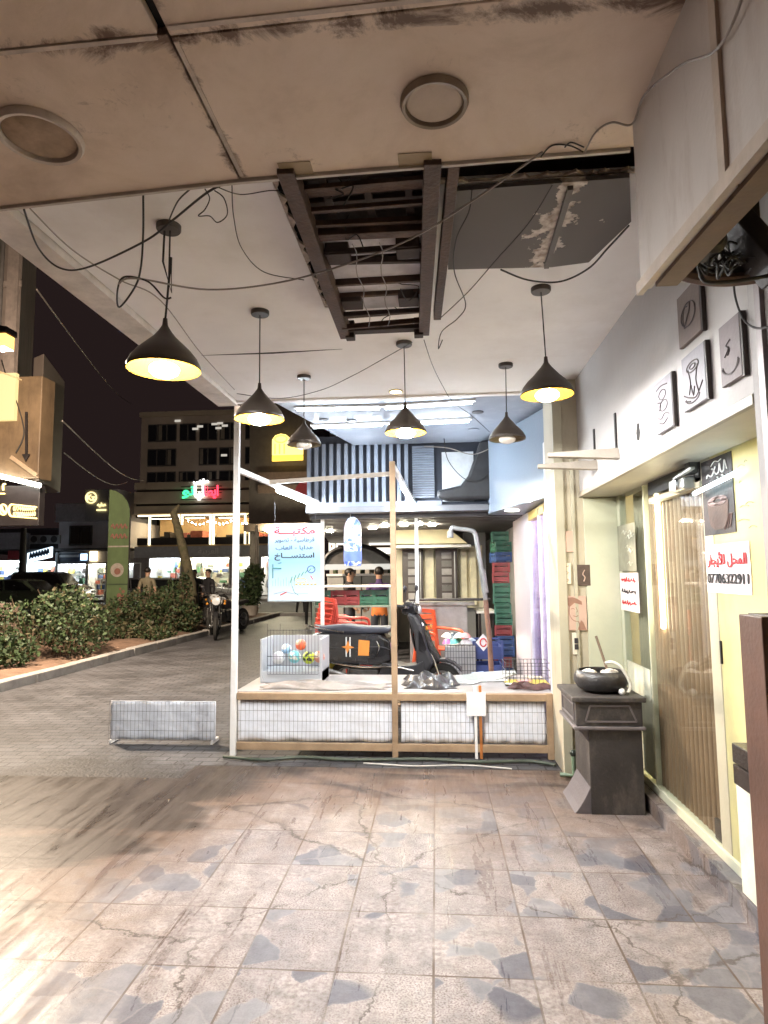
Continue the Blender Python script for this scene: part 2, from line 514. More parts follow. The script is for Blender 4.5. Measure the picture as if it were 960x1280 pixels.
    cw_ = N(nt, 'ShaderNodeMapRange'); cw_.inputs[1].default_value = .002; cw_.inputs[2].default_value = .007; cw_.inputs[3].default_value = .85; cw_.inputs[4].default_value = 0; L(vc.outputs['Distance'], cw_.inputs[0])
    cg_ = N(nt, 'ShaderNodeMath', operation='MULTIPLY'); L(cw_.outputs[0], cg_.inputs[0]); L(jm.outputs[0], cg_.inputs[1])
    mk3 = N(nt, 'ShaderNodeMixRGB'); mk3.inputs[2].default_value = (.05, .038, .03, 1); L(cg_.outputs[0], mk3.inputs[0]); L(mk2.outputs[0], mk3.inputs[1])
    L(mk3.outputs[0], b.inputs['Base Color'])
    ro = N(nt, 'ShaderNodeMapRange'); ro.inputs[1].default_value = .36; ro.inputs[2].default_value = .62; ro.inputs[3].default_value = .22; ro.inputs[4].default_value = .55
    L(n9.outputs[0], ro.inputs[0]); L(ro.outputs[0], b.inputs['Roughness'])
    b.inputs['Specular IOR Level'].default_value = .2
    hb = N(nt, 'ShaderNodeMath', operation='MULTIPLY_ADD'); hb.inputs[1].default_value = -1.0
    L(br.outputs['Fac'], hb.inputs[0]); L(n2.outputs[0], hb.inputs[2])
    bp = N(nt, 'ShaderNodeBump', i_Strength=.35, i_Distance=.006); L(hb.outputs[0], bp.inputs['Height']); L(bp.outputs[0], b.inputs['Normal'])
    return m


def paver_material(name, c1, c2, mort, bw, rh, rot=0.0, rough=.55):
    m, nt, b = _base(name)
    L = nt.links.new
    tc = N(nt, 'ShaderNodeTexCoord'); mp = N(nt, 'ShaderNodeMapping'); mp.inputs['Rotation'].default_value = (0, 0, rot)
    wn = N(nt, 'ShaderNodeTexNoise', i_Scale=1.2, i_Detail=2.0)
    L(tc.outputs['Object'], wn.inputs['Vector'])
    ad = N(nt, 'ShaderNodeVectorMath', operation='MULTIPLY_ADD'); ad.inputs[1].default_value = (.05, .05, 0)
    L(wn.outputs['Color'], ad.inputs[0]); L(tc.outputs['Object'], ad.inputs[2]); L(ad.outputs[0], mp.inputs[0])
    br = N(nt, 'ShaderNodeTexBrick'); br.inputs['Scale'].default_value = 1
    br.inputs['Brick Width'].default_value = bw; br.inputs['Row Height'].default_value = rh; br.inputs['Mortar Size'].default_value = .007
    br.inputs['Color1'].default_value = (*c1, 1); br.inputs['Color2'].default_value = (*c2, 1); br.inputs['Mortar'].default_value = (*mort, 1)
    L(mp.outputs[0], br.inputs['Vector'])
    n = N(nt, 'ShaderNodeTexNoise', i_Scale=1.4, i_Detail=8.0, i_Roughness=.7); L(tc.outputs['Object'], n.inputs['Vector'])
    cr = N(nt, 'ShaderNodeValToRGB'); L(n.outputs[0], cr.inputs[0])
    cr.color_ramp.elements[0].position = .32; cr.color_ramp.elements[0].color = (.38, .36, .35, 1)
    cr.color_ramp.elements[1].position = .62; cr.color_ramp.elements[1].color = (1, 1, 1, 1)
    mu = N(nt, 'ShaderNodeMixRGB', blend_type='MULTIPLY'); mu.inputs[0].default_value = .9
    L(br.outputs['Color'], mu.inputs[1]); L(cr.outputs[0], mu.inputs[2])
    # one big old oil stain on the paving beside the terrace
    vd_ = N(nt, 'ShaderNodeVectorMath', operation='SUBTRACT'); vd_.inputs[1].default_value = (-2.6, 4.75, 0); L(tc.outputs['Object'], vd_.inputs[0])
    vs_ = N(nt, 'ShaderNodeVectorMath', operation='MULTIPLY'); vs_.inputs[1].default_value = (.62, 1.5, 0); L(vd_.outputs[0], vs_.inputs[0])
    vl_ = N(nt, 'ShaderNodeVectorMath', operation='LENGTH'); L(vs_.outputs[0], vl_.inputs[0])
    on = N(nt, 'ShaderNodeTexNoise', i_Scale=2.4, i_Detail=8.0, i_Roughness=.65, i_Distortion=.8); L(tc.outputs['Object'], on.inputs['Vector'])
    os_ = N(nt, 'ShaderNodeMath', operation='MULTIPLY_ADD'); os_.inputs[1].default_value = -1.7; L(on.outputs[0], os_.inputs[0]); L(vl_.outputs['Value'], os_.inputs[2])
    orr = N(nt, 'ShaderNodeMapRange'); orr.inputs[1].default_value = -.35; orr.inputs[2].default_value = .12; orr.inputs[3].default_value = .85; orr.inputs[4].default_value = 0; L(os_.outputs[0], orr.inputs[0])
    om = N(nt, 'ShaderNodeMixRGB'); om.inputs[2].default_value = (.022, .019, .018, 1); L(orr.outputs[0], om.inputs[0]); L(mu.outputs[0], om.inputs[1])
    L(om.outputs[0], b.inputs['Base Color'])
    ro = N(nt, 'ShaderNodeMapRange'); ro.inputs[3].default_value = rough - .2; ro.inputs[4].default_value = rough + .2
    L(n.outputs[0], ro.inputs[0]); L(ro.outputs[0], b.inputs['Roughness']); b.inputs['Specular IOR Level'].default_value = .3
    h = N(nt, 'ShaderNodeMath', operation='MULTIPLY_ADD'); h.inputs[1].default_value = -1.2
    n5 = N(nt, 'ShaderNodeTexNoise', i_Scale=45.0, i_Detail=4.0); L(tc.outputs['Object'], n5.inputs['Vector'])
    L(br.outputs['Fac'], h.inputs[0]); L(n5.outputs[0], h.inputs[2])
    bp = N(nt, 'ShaderNodeBump', i_Strength=.6, i_Distance=.012); L(h.outputs[0], bp.inputs['Height']); L(bp.outputs[0], b.inputs['Normal'])
    return m


TILE = tile_material()
PAVER = paver_material('street_paver', (.10, .10, .108), (.145, .142, .153), (.035, .033, .033), .21, .11)
setting(MB().prism([(-5.755, -3), (1.30, -3), (1.30, 5.12), (-1.93, 5.12), (-1.93, 4.80), (-5.755, 4.80)], (0, 0, -.25), (1, 0, 0), (0, 1, 0), .25).build('terrace_floor', TILE, origin=(0, 0, 0)))
setting(MB().add([(-160, -30, -.02), (160, -30, -.02), (160, 160, -.02), (-160, 160, -.02)], [(0, 1, 2, 3)]).build('ground', mat('earth', (.16, .12, .095), .9, scale=2), origin=(0, 0, 0)))
setting(MB().add([(-5.76, -6, -.006), (-1.93, -6, -.006), (-1.93, 5.12, -.006), (6, 5.12, -.006), (6, 23.4, -.006), (-5.76, 23.4, -.006)], [(0, 1, 2, 3, 4, 5)]).build('pavement', PAVER, origin=(0, 0, 0)))
setting(MB().add([(-90, 24.0, -.012), (60, 24.0, -.012), (60, 37, -.012), (-90, 37, -.012)], [(0, 1, 2, 3)]).build('road', mat('asphalt', (.05, .048, .047), .75, scale=1.5, bump=.3, bscale=90), origin=(0, 0, 0)))
kb = MB()
for k in range(26):
    y0 = -2 + k * 1.0
    dx = rnd.uniform(-.015, .015); dz = rnd.uniform(-.01, .012)
    kb.box(-5.95 + dx, -5.76 + dx, y0 + .008, y0 + .992, -.1, .13 + dz)
setting(kb.build('kerb', mat('kerb_stone', (.36, .34, .32), .75, var=.25, scale=3, dirt=(.12, .1, .085), dirt_amt=.6), bevel=.012, origin=(0, 0, 0)))
setting(MB().sheet(lambda u, v: (-12.5 + u * 6.55, -2 + v * 25.6, .05 + .05 * math.sin(u * 9 + v * 31) * math.sin(v * 53) + .04 * math.sin(u * 23)), 40, 90).build('planting_bed', mat('soil', (.20, .125, .085), .95, var=.35, scale=5, bump=.6, bscale=30), smooth=True, origin=(0, 0, 0)))
setting(MB().box(-90, 60, 23.5, 24.0, -.1, .1).build('road_kerb', mat('kerb_stone2', (.3, .29, .28), .8), origin=(0, 0, 0)))
setting(MB().box(-90, 60, 37, 42.2, -.1, .12).build('far_pavement', mat('far_paving', (.2, .19, .185), .7, scale=1), origin=(0, 0, 0)))

# ================================================================== CEILING AND CANOPY OF THE TERRACE
WHITE = mat('ceiling_white', (.92, .90, .88), .85, var=.05, scale=1.6, bump=.05, bscale=25, dirt=(.55, .47, .40), dirt_amt=.25, dscale=1.2)
zc = 3.0
ce = MB()
HX0, HX1, HX2 = -.60, .0, .98           # opening for the iron frame, opening beside it
ce.box(-1.68, HX0, 1.75, 5.28, zc, zc + .03)
ce.box(HX0, HX1, 3.45, 5.28, zc, zc + .03)
ce.box(HX1, 1.12, 2.36, 5.28, zc, zc + .03)
ce.box(HX2, 1.12, 1.75, 2.36, zc, zc + .03)
setting(ce.build('white_ceiling', WHITE, origin=(0, 0, 0)))
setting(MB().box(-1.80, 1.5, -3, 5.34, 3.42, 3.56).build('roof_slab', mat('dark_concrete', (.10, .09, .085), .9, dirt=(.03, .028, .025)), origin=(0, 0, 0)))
setting(MB().box(-1.86, -1.69, 1.6, 5.32, 2.965, 3.42).build('roof_edge_fascia', mat('fascia_white', (.72, .67, .62), .7, dirt=(.3, .25, .2), dirt_amt=.4), origin=(0, 0, 0)))
setting(MB().box(-1.69, 1.12, 5.28, 5.34, 2.985, 3.42).build('roof_end_fascia', WHITE, origin=(0, 0, 0)))

# the lower beige canopy soffit made of boards
def soffit_material():
    m, nt, b = _base('soffit_board')
    L = nt.links.new
    tc = N(nt, 'ShaderNodeTexCoord')
    n1 = N(nt, 'ShaderNodeTexNoise', i_Scale=1.7, i_Detail=10.0, i_Roughness=.68, i_Distortion=.4); L(tc.outputs['Object'], n1.inputs['Vector'])
    c = N(nt, 'ShaderNodeValToRGB'); L(n1.outputs[0], c.inputs[0])
    e = c.color_ramp.elements
    e[0].position = .28; e[0].color = (.78, .66, .56, 1); e[1].position = .72; e[1].color = (.50, .38, .28, 1)
    x = e.new(.5); x.color = (.70, .57, .46, 1)
    # smudges, streaks and drops
    n2 = N(nt, 'ShaderNodeTexNoise', i_Scale=14.0, i_Detail=8.0, i_Roughness=.8, i_Distortion=1.2); L(tc.outputs['Object'], n2.inputs['Vector'])
    r2 = N(nt, 'ShaderNodeMapRange'); r2.inputs[1].default_value = .56; r2.inputs[2].default_value = .70; r2.inputs[4].default_value = .75
    L(n2.outputs[0], r2.inputs[0])
    n3 = N(nt, 'ShaderNodeTexNoise', i_Scale=2.6, i_Detail=3.0); L(tc.outputs['Object'], n3.inputs['Vector'])
    r3 = N(nt, 'ShaderNodeMapRange'); r3.inputs[1].default_value = .5; r3.inputs[2].default_value = .65; L(n3.outputs[0], r3.inputs[0])
    mu = N(nt, 'ShaderNodeMath', operation='MULTIPLY'); L(r2.outputs[0], mu.inputs[0]); L(r3.outputs[0], mu.inputs[1])
    mx = N(nt, 'ShaderNodeMixRGB'); mx.inputs[2].default_value = (.16, .09, .055, 1)
    L(mu.outputs[0], mx.inputs[0]); L(c.outputs[0], mx.inputs[1])
    # rust that crept along the joints between the boards
    sx = N(nt, 'ShaderNodeSeparateXYZ'); L(tc.outputs['Object'], sx.inputs[0])
    def near(sock, val, wid):
        s1 = N(nt, 'ShaderNodeMath', operation='SUBTRACT'); s1.inputs[1].default_value = val; L(sock, s1.inputs[0])
        s2 = N(nt, 'ShaderNodeMath', operation='ABSOLUTE'); L(s1.outputs[0], s2.inputs[0])
        s3 = N(nt, 'ShaderNodeMapRange'); s3.inputs[1].default_value = 0; s3.inputs[2].default_value = wid; s3.inputs[3].default_value = .34; s3.inputs[4].default_value = 0
        L(s2.outputs[0], s3.inputs[0]); return s3.outputs[0]
    na = N(nt, 'ShaderNodeMath', operation='MAXIMUM'); L(near(sx.outputs[0], seam_x, .07), na.inputs[0]); L(near(sx.outputs[1], yS1 - .98, .09), na.inputs[1])
    n4 = N(nt, 'ShaderNodeTexNoise', i_Scale=5.0, i_Detail=9.0, i_Roughness=.75, i_Distortion=.8); L(tc.outputs['Object'], n4.inputs['Vector'])
    sm_ = N(nt, 'ShaderNodeMath', operation='ADD'); L(n4.outputs[0], sm_.inputs[0]); L(na.outputs[0], sm_.inputs[1])
    r4 = N(nt, 'ShaderNodeMapRange'); r4.inputs[1].default_value = .72; r4.inputs[2].default_value = .86; r4.inputs[4].default_value = .9; L(sm_.outputs[0], r4.inputs[0])
    m4_ = N(nt, 'ShaderNodeMixRGB'); m4_.inputs[2].default_value = (.10, .05, .03, 1); L(r4.outputs[0], m4_.inputs[0]); L(mx.outputs[0], m4_.inputs[1])
    L(m4_.outputs[0], b.inputs['Base Color'])
    b.inputs['Roughness'].default_value = .62
    bp = N(nt, 'ShaderNodeBump', i_Strength=.12, i_Distance=.02); L(n2.outputs[0], bp.inputs['Height']); L(bp.outputs[0], b.inputs['Normal'])
    return m


zs = 2.85
seam_x = at(300, 224, Z=zs).x
yS1 = at(200, 40, Z=zs).y
SOFF = soffit_material()
# the front edge of the soffit runs a little askew
eL = at(-260, 288, Z=zs); eS = at(300, 224, Z=zs); eR = at(788, 184, Z=zs)
g = .003
canopy = thing('canopy_soffit', 'stained beige board soffit of the low canopy overhead', 'soffit', (0, 1.0, zs))
yS1 = at(200, 40, Z=zs).y
bd = [
    ('left near the street, widest', [(eL.x, eL.y), (eS.x - g, eS.y), (seam_x - g, yS1 + .01), (eL.x, yS1 + .05)]),
    ('', [(seam_x + g, eS.y - .003), (eR.x + .02, eR.y), (eR.x + .02, yS1 - .03), (seam_x + g, yS1 + .02)]),
    ('', [(eL.x, yS1 + .045), (seam_x - .025, yS1 + .005), (seam_x - .045, -2.5), (eL.x, -2.5)]),
    ('', [(seam_x + g, yS1 + .015), (eR.x + .02, yS1 - .035), (eR.x + .02, -2.5), (seam_x + g, -2.5)]),
]
for nm, poly in bd:
    MB().prism(poly, (0, 0, zs), (1, 0, 0), (0, 1, 0), .025).build('soffit_board', SOFF, canopy, bevel=.003)
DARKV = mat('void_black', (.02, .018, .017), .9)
MB().box(eL.x, eR.x + .02, -2.5, eR.y - .06, zs + .03, zs + .05).build('backing', DARKV, canopy)
for k_, (p_, q_) in enumerate((((seam_x + .012, eS.y - .02), (seam_x + .012, yS1 + .03)), ((eR.x, yS1 - .055), (seam_x + .01, yS1 - .012)), ((seam_x - .03, yS1 + .012), (eL.x, yS1 + .055)))):
    MB().bar((p_[0], p_[1], zs - .001), (q_[0], q_[1], zs - .001), .013, .006).build('joint_strip', mat('joint_strip_pale', (.52, .44, .38), .6, var=.3, scale=9, dirt=(.2, .11, .06), dirt_amt=.7, dscale=6), canopy)
# front lip of the canopy (thin pale metal edge)
lip = MB()
for a, b_ in ((eL, eS), (eS, eR)):
    lip.bar((a.x, a.y + .006, zs + .004), (b_.x, b_.y + .006, zs + .004), .012, .03)
lip.build('edge_trim', mat('pale_trim', (.5, .45, .40), .5, metal=.2), canopy)
for p0, p1, w in (((190, 0), (206, 40), .0), ):
    pass
for px, py in ((371, 214), (519, 203)):
    c = at(px, py, Z=zs); tape = MB()
    tape.box(c.x - .055, c.x + .055, c.y - .05, c.y + .035, zs - .0025, zs - .001)
    tape.build('tape_patch', mat('brown_tape', (.36, .27, .16), .5, var=.1), canopy)
rt = random.Random(5)
tn = MB()
for (xa_, ya_), (xb_2, yb_2), nx, ny in (((HX0, 1.9), (HX0, 3.45), 1, 0), ((HX0, 3.45), (HX1, 3.45), 0, -1), ((HX1, 2.36), (HX2, 2.36), 0, -1)):
    n_ = 46
    pl_ = [(xa_ + (xb_2 - xa_) * k / n_ - nx * .004, ya_ + (yb_2 - ya_) * k / n_ - ny * .004) for k in range(n_ + 1)]
    ed_ = [(p[0] + nx * rt.uniform(.004, .035), p[1] + ny * rt.uniform(.004, .035)) for p in pl_]
    for k in range(n_):
        q_ = [pl_[k], pl_[k + 1], ed_[k + 1], ed_[k]]
        tn.prism(q_, (0, 0, zc + .004), (1, 0, 0), (0, 1, 0), .012)
setting(tn.build('torn_ceiling_edge', mat('torn_plaster', (.50, .42, .35), .9, var=.4, scale=20), origin=(0, 0, 0)))
# roof void above the openings
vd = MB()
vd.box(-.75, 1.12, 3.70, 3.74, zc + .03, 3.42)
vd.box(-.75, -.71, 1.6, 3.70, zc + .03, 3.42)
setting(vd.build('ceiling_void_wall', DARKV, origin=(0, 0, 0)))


def soffit_lamp(px, py, r, cls, label):
    c = at(px, py, Z=zs)
    t = thing('recessed_ceiling_lamp', label, 'ceiling lamp', (c.x, c.y, zs), 'unlit round lamps in the beige soffit')
    o = (c.x, c.y, zs)
    MB().lathe([(r, -.001), (r, -.012), (r * .95, -.022), (r * .86, -.020), (r * .84, -.008), (r * .84, -.001)], o, 48).build('trim_ring', cls[0], t, smooth=True)
    MB().lathe([(.0, -.013), (r * .5, -.0135), (r * .78, -.011), (r * .83, -.006)], o, 48).build('diffuser', cls[1], t, smooth=True)
    return t


soffit_lamp(543, 125, .098, (mat('lamp_rim', (.27, .215, .16), .5), mat('lamp_face', (.47, .38, .30), .55, var=.08, scale=12)), 'unlit round flush lamp with beige face in the soffit, above the brown iron frame')
soffit_lamp(50, 168, .125, (mat('lamp_rim_pale', (.55, .48, .42), .5, dirt=(.2, .13, .09), dscale=14), mat('lamp_face_brown', (.34, .24, .16), .6, var=.3, scale=16)), 'unlit round lamp with pale ring and brown stained face near the street')

# grey peeling plaster patch beside the frame
def peel_material():
    m, nt, b = _base('peeling_grey_paint')
    L = nt.links.new
    tc = N(nt, 'ShaderNodeTexCoord')
    sx = N(nt, 'ShaderNodeSeparateXYZ'); L(tc.outputs['Object'], sx.inputs[0])
    n = N(nt, 'ShaderNodeTexNoise', i_Scale=7.0, i_Detail=7.0, i_Roughness=.6); L(tc.outputs['Object'], n.inputs['Vector'])
    a = N(nt, 'ShaderNodeMath', operation='ABSOLUTE'); L(sx.outputs[0], a.inputs[0])
    mr = N(nt, 'ShaderNodeMapRange'); mr.inputs[1].default_value = .0; mr.inputs[2].default_value = .16; mr.inputs[3].default_value = .18; mr.inputs[4].default_value = -.12
    L(a.outputs[0], mr.inputs[0])
    ad = N(nt, 'ShaderNodeMath', operation='ADD'); L(n.outputs[0], ad.inputs[0]); L(mr.outputs[0], ad.inputs[1])
    st = N(nt, 'ShaderNodeMapRange'); st.inputs[1].default_value = .575; st.inputs[2].default_value = .59; L(ad.outputs[0], st.inputs[0])
    n2 = N(nt, 'ShaderNodeTexNoise', i_Scale=24.0, i_Detail=6.0); L(tc.outputs['Object'], n2.inputs['Vector'])
    c2 = N(nt, 'ShaderNodeValToRGB'); L(n2.outputs[0], c2.inputs[0])
    c2.color_ramp.elements[0].position = .35; c2.color_ramp.elements[0].color = (.30, .23, .18, 1)
    c2.color_ramp.elements[1].position = .6; c2.color_ramp.elements[1].color = (.68, .62, .56, 1)
    mx = N(nt, 'ShaderNodeMixRGB'); mx.inputs[1].default_value = (.135, .12, .11, 1)
    L(st.outputs[0], mx.inputs[0]); L(c2.outputs[0], mx.inputs[2]); L(mx.outputs[0], b.inputs['Base Color'])
    b.inputs['Roughness'].default_value = .7
    iv = N(nt, 'ShaderNodeMath', operation='MULTIPLY'); iv.inputs[1].default_value = -1; L(st.outputs[0], iv.inputs[0])
    bp = N(nt, 'ShaderNodeBump', i_Strength=.6, i_Distance=.01); L(iv.outputs[0], bp.inputs['Height']); L(bp.outputs[0], b.inputs['Normal'])
    return m


zp = 2.972
pp = [at(x, y, Z=zp) for x, y in ((557, 240), (787, 222), (789, 277), (736, 328), (690, 334), (560, 337))]
oc = at(690, 285, Z=zp)
pl = MB().prism([(p.x, p.y) for p in pp][::-1], (0, 0, zp), (1, 0, 0), (0, 1, 0), .02).build('plaster_panel', peel_material(), origin=(oc.x, oc.y, zp))
tag(pl, 'dark grey ceiling board with peeling paint beside the iron frame', 'ceiling board')
a0 = at(713, 234, Z=2.965); a1 = at(683, 333, Z=2.965)
tag(MB().bar((a0.x, a0.y, 2.962), (a1.x, a1.y, 2.962), .022, .018).build('ceiling_batten', mat('grey_steel', (.13, .115, .105), .5, metal=.5)), 'narrow metal batten across the peeling grey ceiling board', 'batten')
# the crack in the ceiling
c0, c1, c2_ = at(252, 444, Z=zc), at(340, 441, Z=zc), at(428, 436, Z=zc)
setting(MB().prism([(c0.x, c0.y), (c1.x, c1.y - .012), (c2_.x, c2_.y), (c1.x, c1.y + .012)], (0, 0, zc - .003), (1, 0, 0), (0, 1, 0), .002).build('ceiling_gap', mat('gap_dark', (.05, .04, .035), .9)))

# ------------------------------------------------------------------ brown iron frame hung in the opening
BR = mat('rusty_brown_iron', (.085, .052, .038), .6, metal=.25, var=.4, scale=9, dirt=(.17, .09, .05), dirt_amt=.4, dscale=10, bump=.25)
CORD0 = mat('black_cord', (.025, .022, .02), .6, var=.1, bump=0)
BRD = mat('dark_brown_wood', (.045, .03, .025), .7, var=.3)
GREYB = mat('blue_grey_board', (.62, .60, .64), .7, var=.2, dirt=(.15, .12, .1), dirt_amt=.5)
zf = 2.83
fl0, fl1 = at(362, 232, Z=zf), at(432, 424, Z=zf)
fr0, fr1 = at(541, 216, Z=zf), at(530, 420, Z=zf)
fc = ((fl0.x + fr0.x) / 2, (fl0.y + fl1.y) / 2, zf)
fm = thing('iron_hatch', 'brown rusty iron frame with cross slats hanging below an opening in the white ceiling', 'iron frame', fc)
up = .075
for a, b_ in ((fl0, fl1), (fr0, fr1)):
    a = Vector((a.x, min(a.y, 1.98), zf + up / 2)); b_ = Vector((b_.x, b_.y, zf + up / 2))
    MB().bar(a, b_, .058, up).build('side_rail', BR, fm, bevel=.003)
MB().bar((fr0.x + .075, 2.0, zf + .07), (fr1.x + .075, fr1.y - .12, zf + .07), .04, .06).build('side_rail', BR, fm, bevel=.003)


def fx(t, side):      # x of rail at fraction t of the length
    a, b_ = (fl0, fl1) if side < 0 else (fr0, fr1)
    return a.x + (b_.x - a.x) * t, a.y + (b_.y - a.y) * t


rh = random.Random(21)
for t, w, dz in ((.045, .03, .10), (.075, .022, .06), (.12, .045, .08), (.165, .02, .05), (.20, .03, .10), (.25, .018, .06), (.30, .05, .045), (.36, .012, .03), (.47, .022, .06), (.61, .02, .065), (.72, .024, .06), (.80, .012, .03), (.86, .03, .05), (.90, .016, .02), (.965, .06, .02)):
    d0, d1 = rh.uniform(-.012, .012), rh.uniform(-.012, .012)
    xl, yl = fx(t + d0, -1); xr, yr = fx(t + d1, 1)
    MB().bar((xl, yl, zf + dz + rh.uniform(-.012, .012)), (xr, yr, zf + dz + rh.uniform(-.012, .012)), w, rh.uniform(.018, .032)).build('cross_slat', BR if rh.random() < .6 else BRD, fm, bevel=.002)
for q in (.18, .82, .5):
    xl, yl = fx(.03, -1); xr, yr = fx(.03, 1); x2, y2 = fx(.30, -1); x3, y3 = fx(.30, 1)
    MB().bar((xl + (xr - xl) * q, yl, zf + .11), (x2 + (x3 - x2) * (q + .03), y2, zf + .09), .03, .02).build('length_strip', BRD, fm, bevel=.002)
for k in range(5):
    x, y = fx(rh.uniform(.05, .9), -1); x += rh.uniform(.06, .4)
    pts = [(x, y, zf + .12)]
    for q in range(4): pts.append((x + rh.uniform(-.06, .06), y + rh.uniform(-.05, .05), zf + .07 - q * rh.uniform(.015, .04)))
    MB().tube(smooth_pts(pts, 4), .0025, 5).build('dangling_wire', CORD0, fm)
for t0, t1 in ((.33, .45), (.49, .595), (.63, .70), (.745, .84)):
    xl, yl = fx(t0, -1); xr, yr = fx(t0, 1); xl2, yl2 = fx(t1, -1); xr2, yr2 = fx(t1, 1)
    MB().prism([(xl, yl), (xr, yr), (xr2, yr2), (xl2, yl2)], (0, 0, zf + .075), (1, 0, 0), (0, 1, 0), .015).build('infill_board', GREYB, fm)
for t in (.40, .74):
    for sd in (-1, 1):
        x, y = fx(t, sd); x -= sd * .085
        MB().box(x - .05, x + .05, y - .055, y + .055, zf + .03, zf + .09).build('wood_block', BRD, fm, bevel=.004)
bl = MB()
xl, yl = fx(.02, -1); xr, yr = fx(.02, 1)
bl.box(xl, xr, 1.93, 2.18, zf + .10, zf + .16)
bl.build('top_board', BRD, fm)
wr = MB()
for q in (.35, .58):
    pts = []
    for k in range(14):
        t = .28 + .6 * k / 13
        xl, yl = fx(t, -1); xr, yr = fx(t, 1)
        pts.append((xl + (xr - xl) * (q + .02 * math.sin(k * 1.3)), yl, zf - .002 + .004 * math.sin(k)))
    wr.tube(pts, .0022, 6)
wr.build('tie_wire', mat('wire_grey', (.3, .28, .27), .5, metal=.6), fm)
for sd in (-1, 1):
    x, y = fx(.985, sd)
    MB().box(x - .025 - sd * .03, x + .025 - sd * .03, y - .03, y + .03, zf - .01, zf + .09).build('end_bracket', BRD, fm, bevel=.003)
for sd, t in ((-1, .2), (1, .2), (-1, .92), (1, .92)):
    x, y = fx(t, sd)
    MB().cyl((x, y, zf + up), (x, y, 3.41), .008).build('hanger_rod', BRD, fm)

# ------------------------------------------------------------------ hanging sign panel at the right, seen from its edge side
PANEL = mat('cream_sign_panel', (.50, .45, .41), .55, var=.1, scale=1.4, dirt=(.30, .22, .17), dirt_amt=.7, dscale=5, streak=.22)
xp = .615
p_far_top = at(786, 186, X=xp); p_far_bot = at(801, 362, X=xp); p_near_bot = at(962, 168, X=xp)
zt = zs + .0
sp = thing('hanging_signboard', 'large cream sheet panel hanging down at the right of the canopy', 'panel', (xp, 1.0, 2.3))
slope = (p_near_bot.z - p_far_bot.z) / (p_near_bot.y - p_far_bot.y)
ys_ = at(906, 200, X=xp).y
zb = lambda y: p_far_bot.z + slope * (y - p_far_bot.y)
for y0, y1 in ((ys_ + .004, p_far_bot.y), (-1.2, ys_ - .004)):
    MB().prism([(-y1, zb(y1)), (-y0, zb(y0)), (-y0, 3.42), (-y1, 3.42)], (xp, 0, 0), UR, UZ, -.03).build('sheet', PANEL, sp, bevel=.002)
tr = MB()
tr.bar((xp - .004, p_far_bot.y, zb(p_far_bot.y)), (xp - .004, -1.2, zb(-1.2)), .018, .035)
tr.build('bottom_trim', mat('panel_trim', (.44, .36, .29), .5), sp)
MB().bar((xp + .055, p_far_bot.y - .05, zb(p_far_bot.y) + .0), (xp + .055, -1.2, zb(-1.2)), .06, .03).build('bottom_rail', mat('raw_brown', (.20, .135, .09), .7), sp)
MB().bar((xp - .002, ys_, zb(ys_)), (xp - .002, ys_, 3.4), .012, .03, up=(0, 1, 0)).build('seam_strip', mat('panel_trim', (.44, .36, .29), .5), sp)

# ironwork and cable tangle behind the panel
DK = mat('black_iron', (.022, .017, .016), .55, metal=.3, var=.4)
br_ = thing('iron_bracket', 'black iron bracket with a curved brown board behind the hanging panel', 'bracket', (1.0, 2.1, 2.45))
p0, p1 = at(868, 222, Y=1.95), at(975, 345, Y=1.95)
MB().bar(p0, p1, .06, .12, up=(0, 1, 0)).build('diagonal_beam', DK, br_, bevel=.004)
arc = [at(x, y, Y=2.05) for x, y in ((836, 334), (862, 345), (900, 350), (940, 347), (975, 338))]
MB().tube(smooth_pts(arc), .022, 8).build('curved_board', mat('brown_board2', (.13, .085, .07), .7, var=.3), br_)
arc2 = [p + Vector((0, 0, .03)) for p in arc]
MB().tube(smooth_pts(arc2), .014, 8).build('upper_rim', DK, br_)
q0, q1 = at(936, 232, Y=2.0), at(942, 340, Y=2.0)
MB().bar(q0, q1, .04, .04).build('upright', DK, br_, bevel=.003)
mo_ = thing('ballast_box', 'black rounded junction box in the cable tangle behind the hanging panel', 'junction box', tuple(at(884, 308, Y=1.9)))
c = at(884, 306, Y=1.92)
MB().lathe([(0, -.05), (.03, -.05), (.045, -.035), (.045, .03), (.035, .045), (0, .045)], c, 16, axis='Y').build('box_body', DK, mo_, smooth=True)
MB().cyl(c, at(872, 322, Y=1.92), .016, .012).build('cable_gland', DK, mo_)

# ================================================================== PENDANT LAMPS
SHADE = mat('shade_outer_brown', (.055, .042, .034), .42, var=.12, bump=.02, spec=.5)
SHIN = mat('shade_inner_lit', (.060, .030, .0040), .6, var=.05, bump=0, spec=.0)  # lit lamps only: colour darkened so the lining stays golden under the bulb
SHIN_OFF = mat('shade_inner_off', (.30, .25, .16), .5, var=.05, bump=0)
BULB = emis('bulb_lit', (1.0, .985, .96), 310)
BULB_DIM = emis('bulb_lit_dimmer', (1.0, .985, .96), 120)
BULB_OFF = mat('bulb_off', (.75, .72, .66), .25, var=.02, bump=0)
CORD = mat('black_cord', (.025, .022, .02), .6, var=.1, bump=0)
LAMPS = [
    ((211, 282), (205, 462), .150, True, 'lit dome pendant hung nearest the street edge, biggest in view, with a looped cord'),
    ((325, 389), (324, 524), .138, True, 'lit dome pendant above the white corner post of the stall'),
    ((380, 470), (380, 556), .128, False, 'unlit dome pendant hanging in front of the yellow lantern sign'),
    ((505, 428), (507, 541), .132, True, 'lit dome pendant hanging over the wooden stall post'),
    ((632, 455), (634, 549), .130, False, 'unlit dome pendant hanging in front of the pale blue light box'),
    ((676, 360), (683, 495), .136, True, 'lit dome pendant hanging closest to the shop wall with the boards'),
]
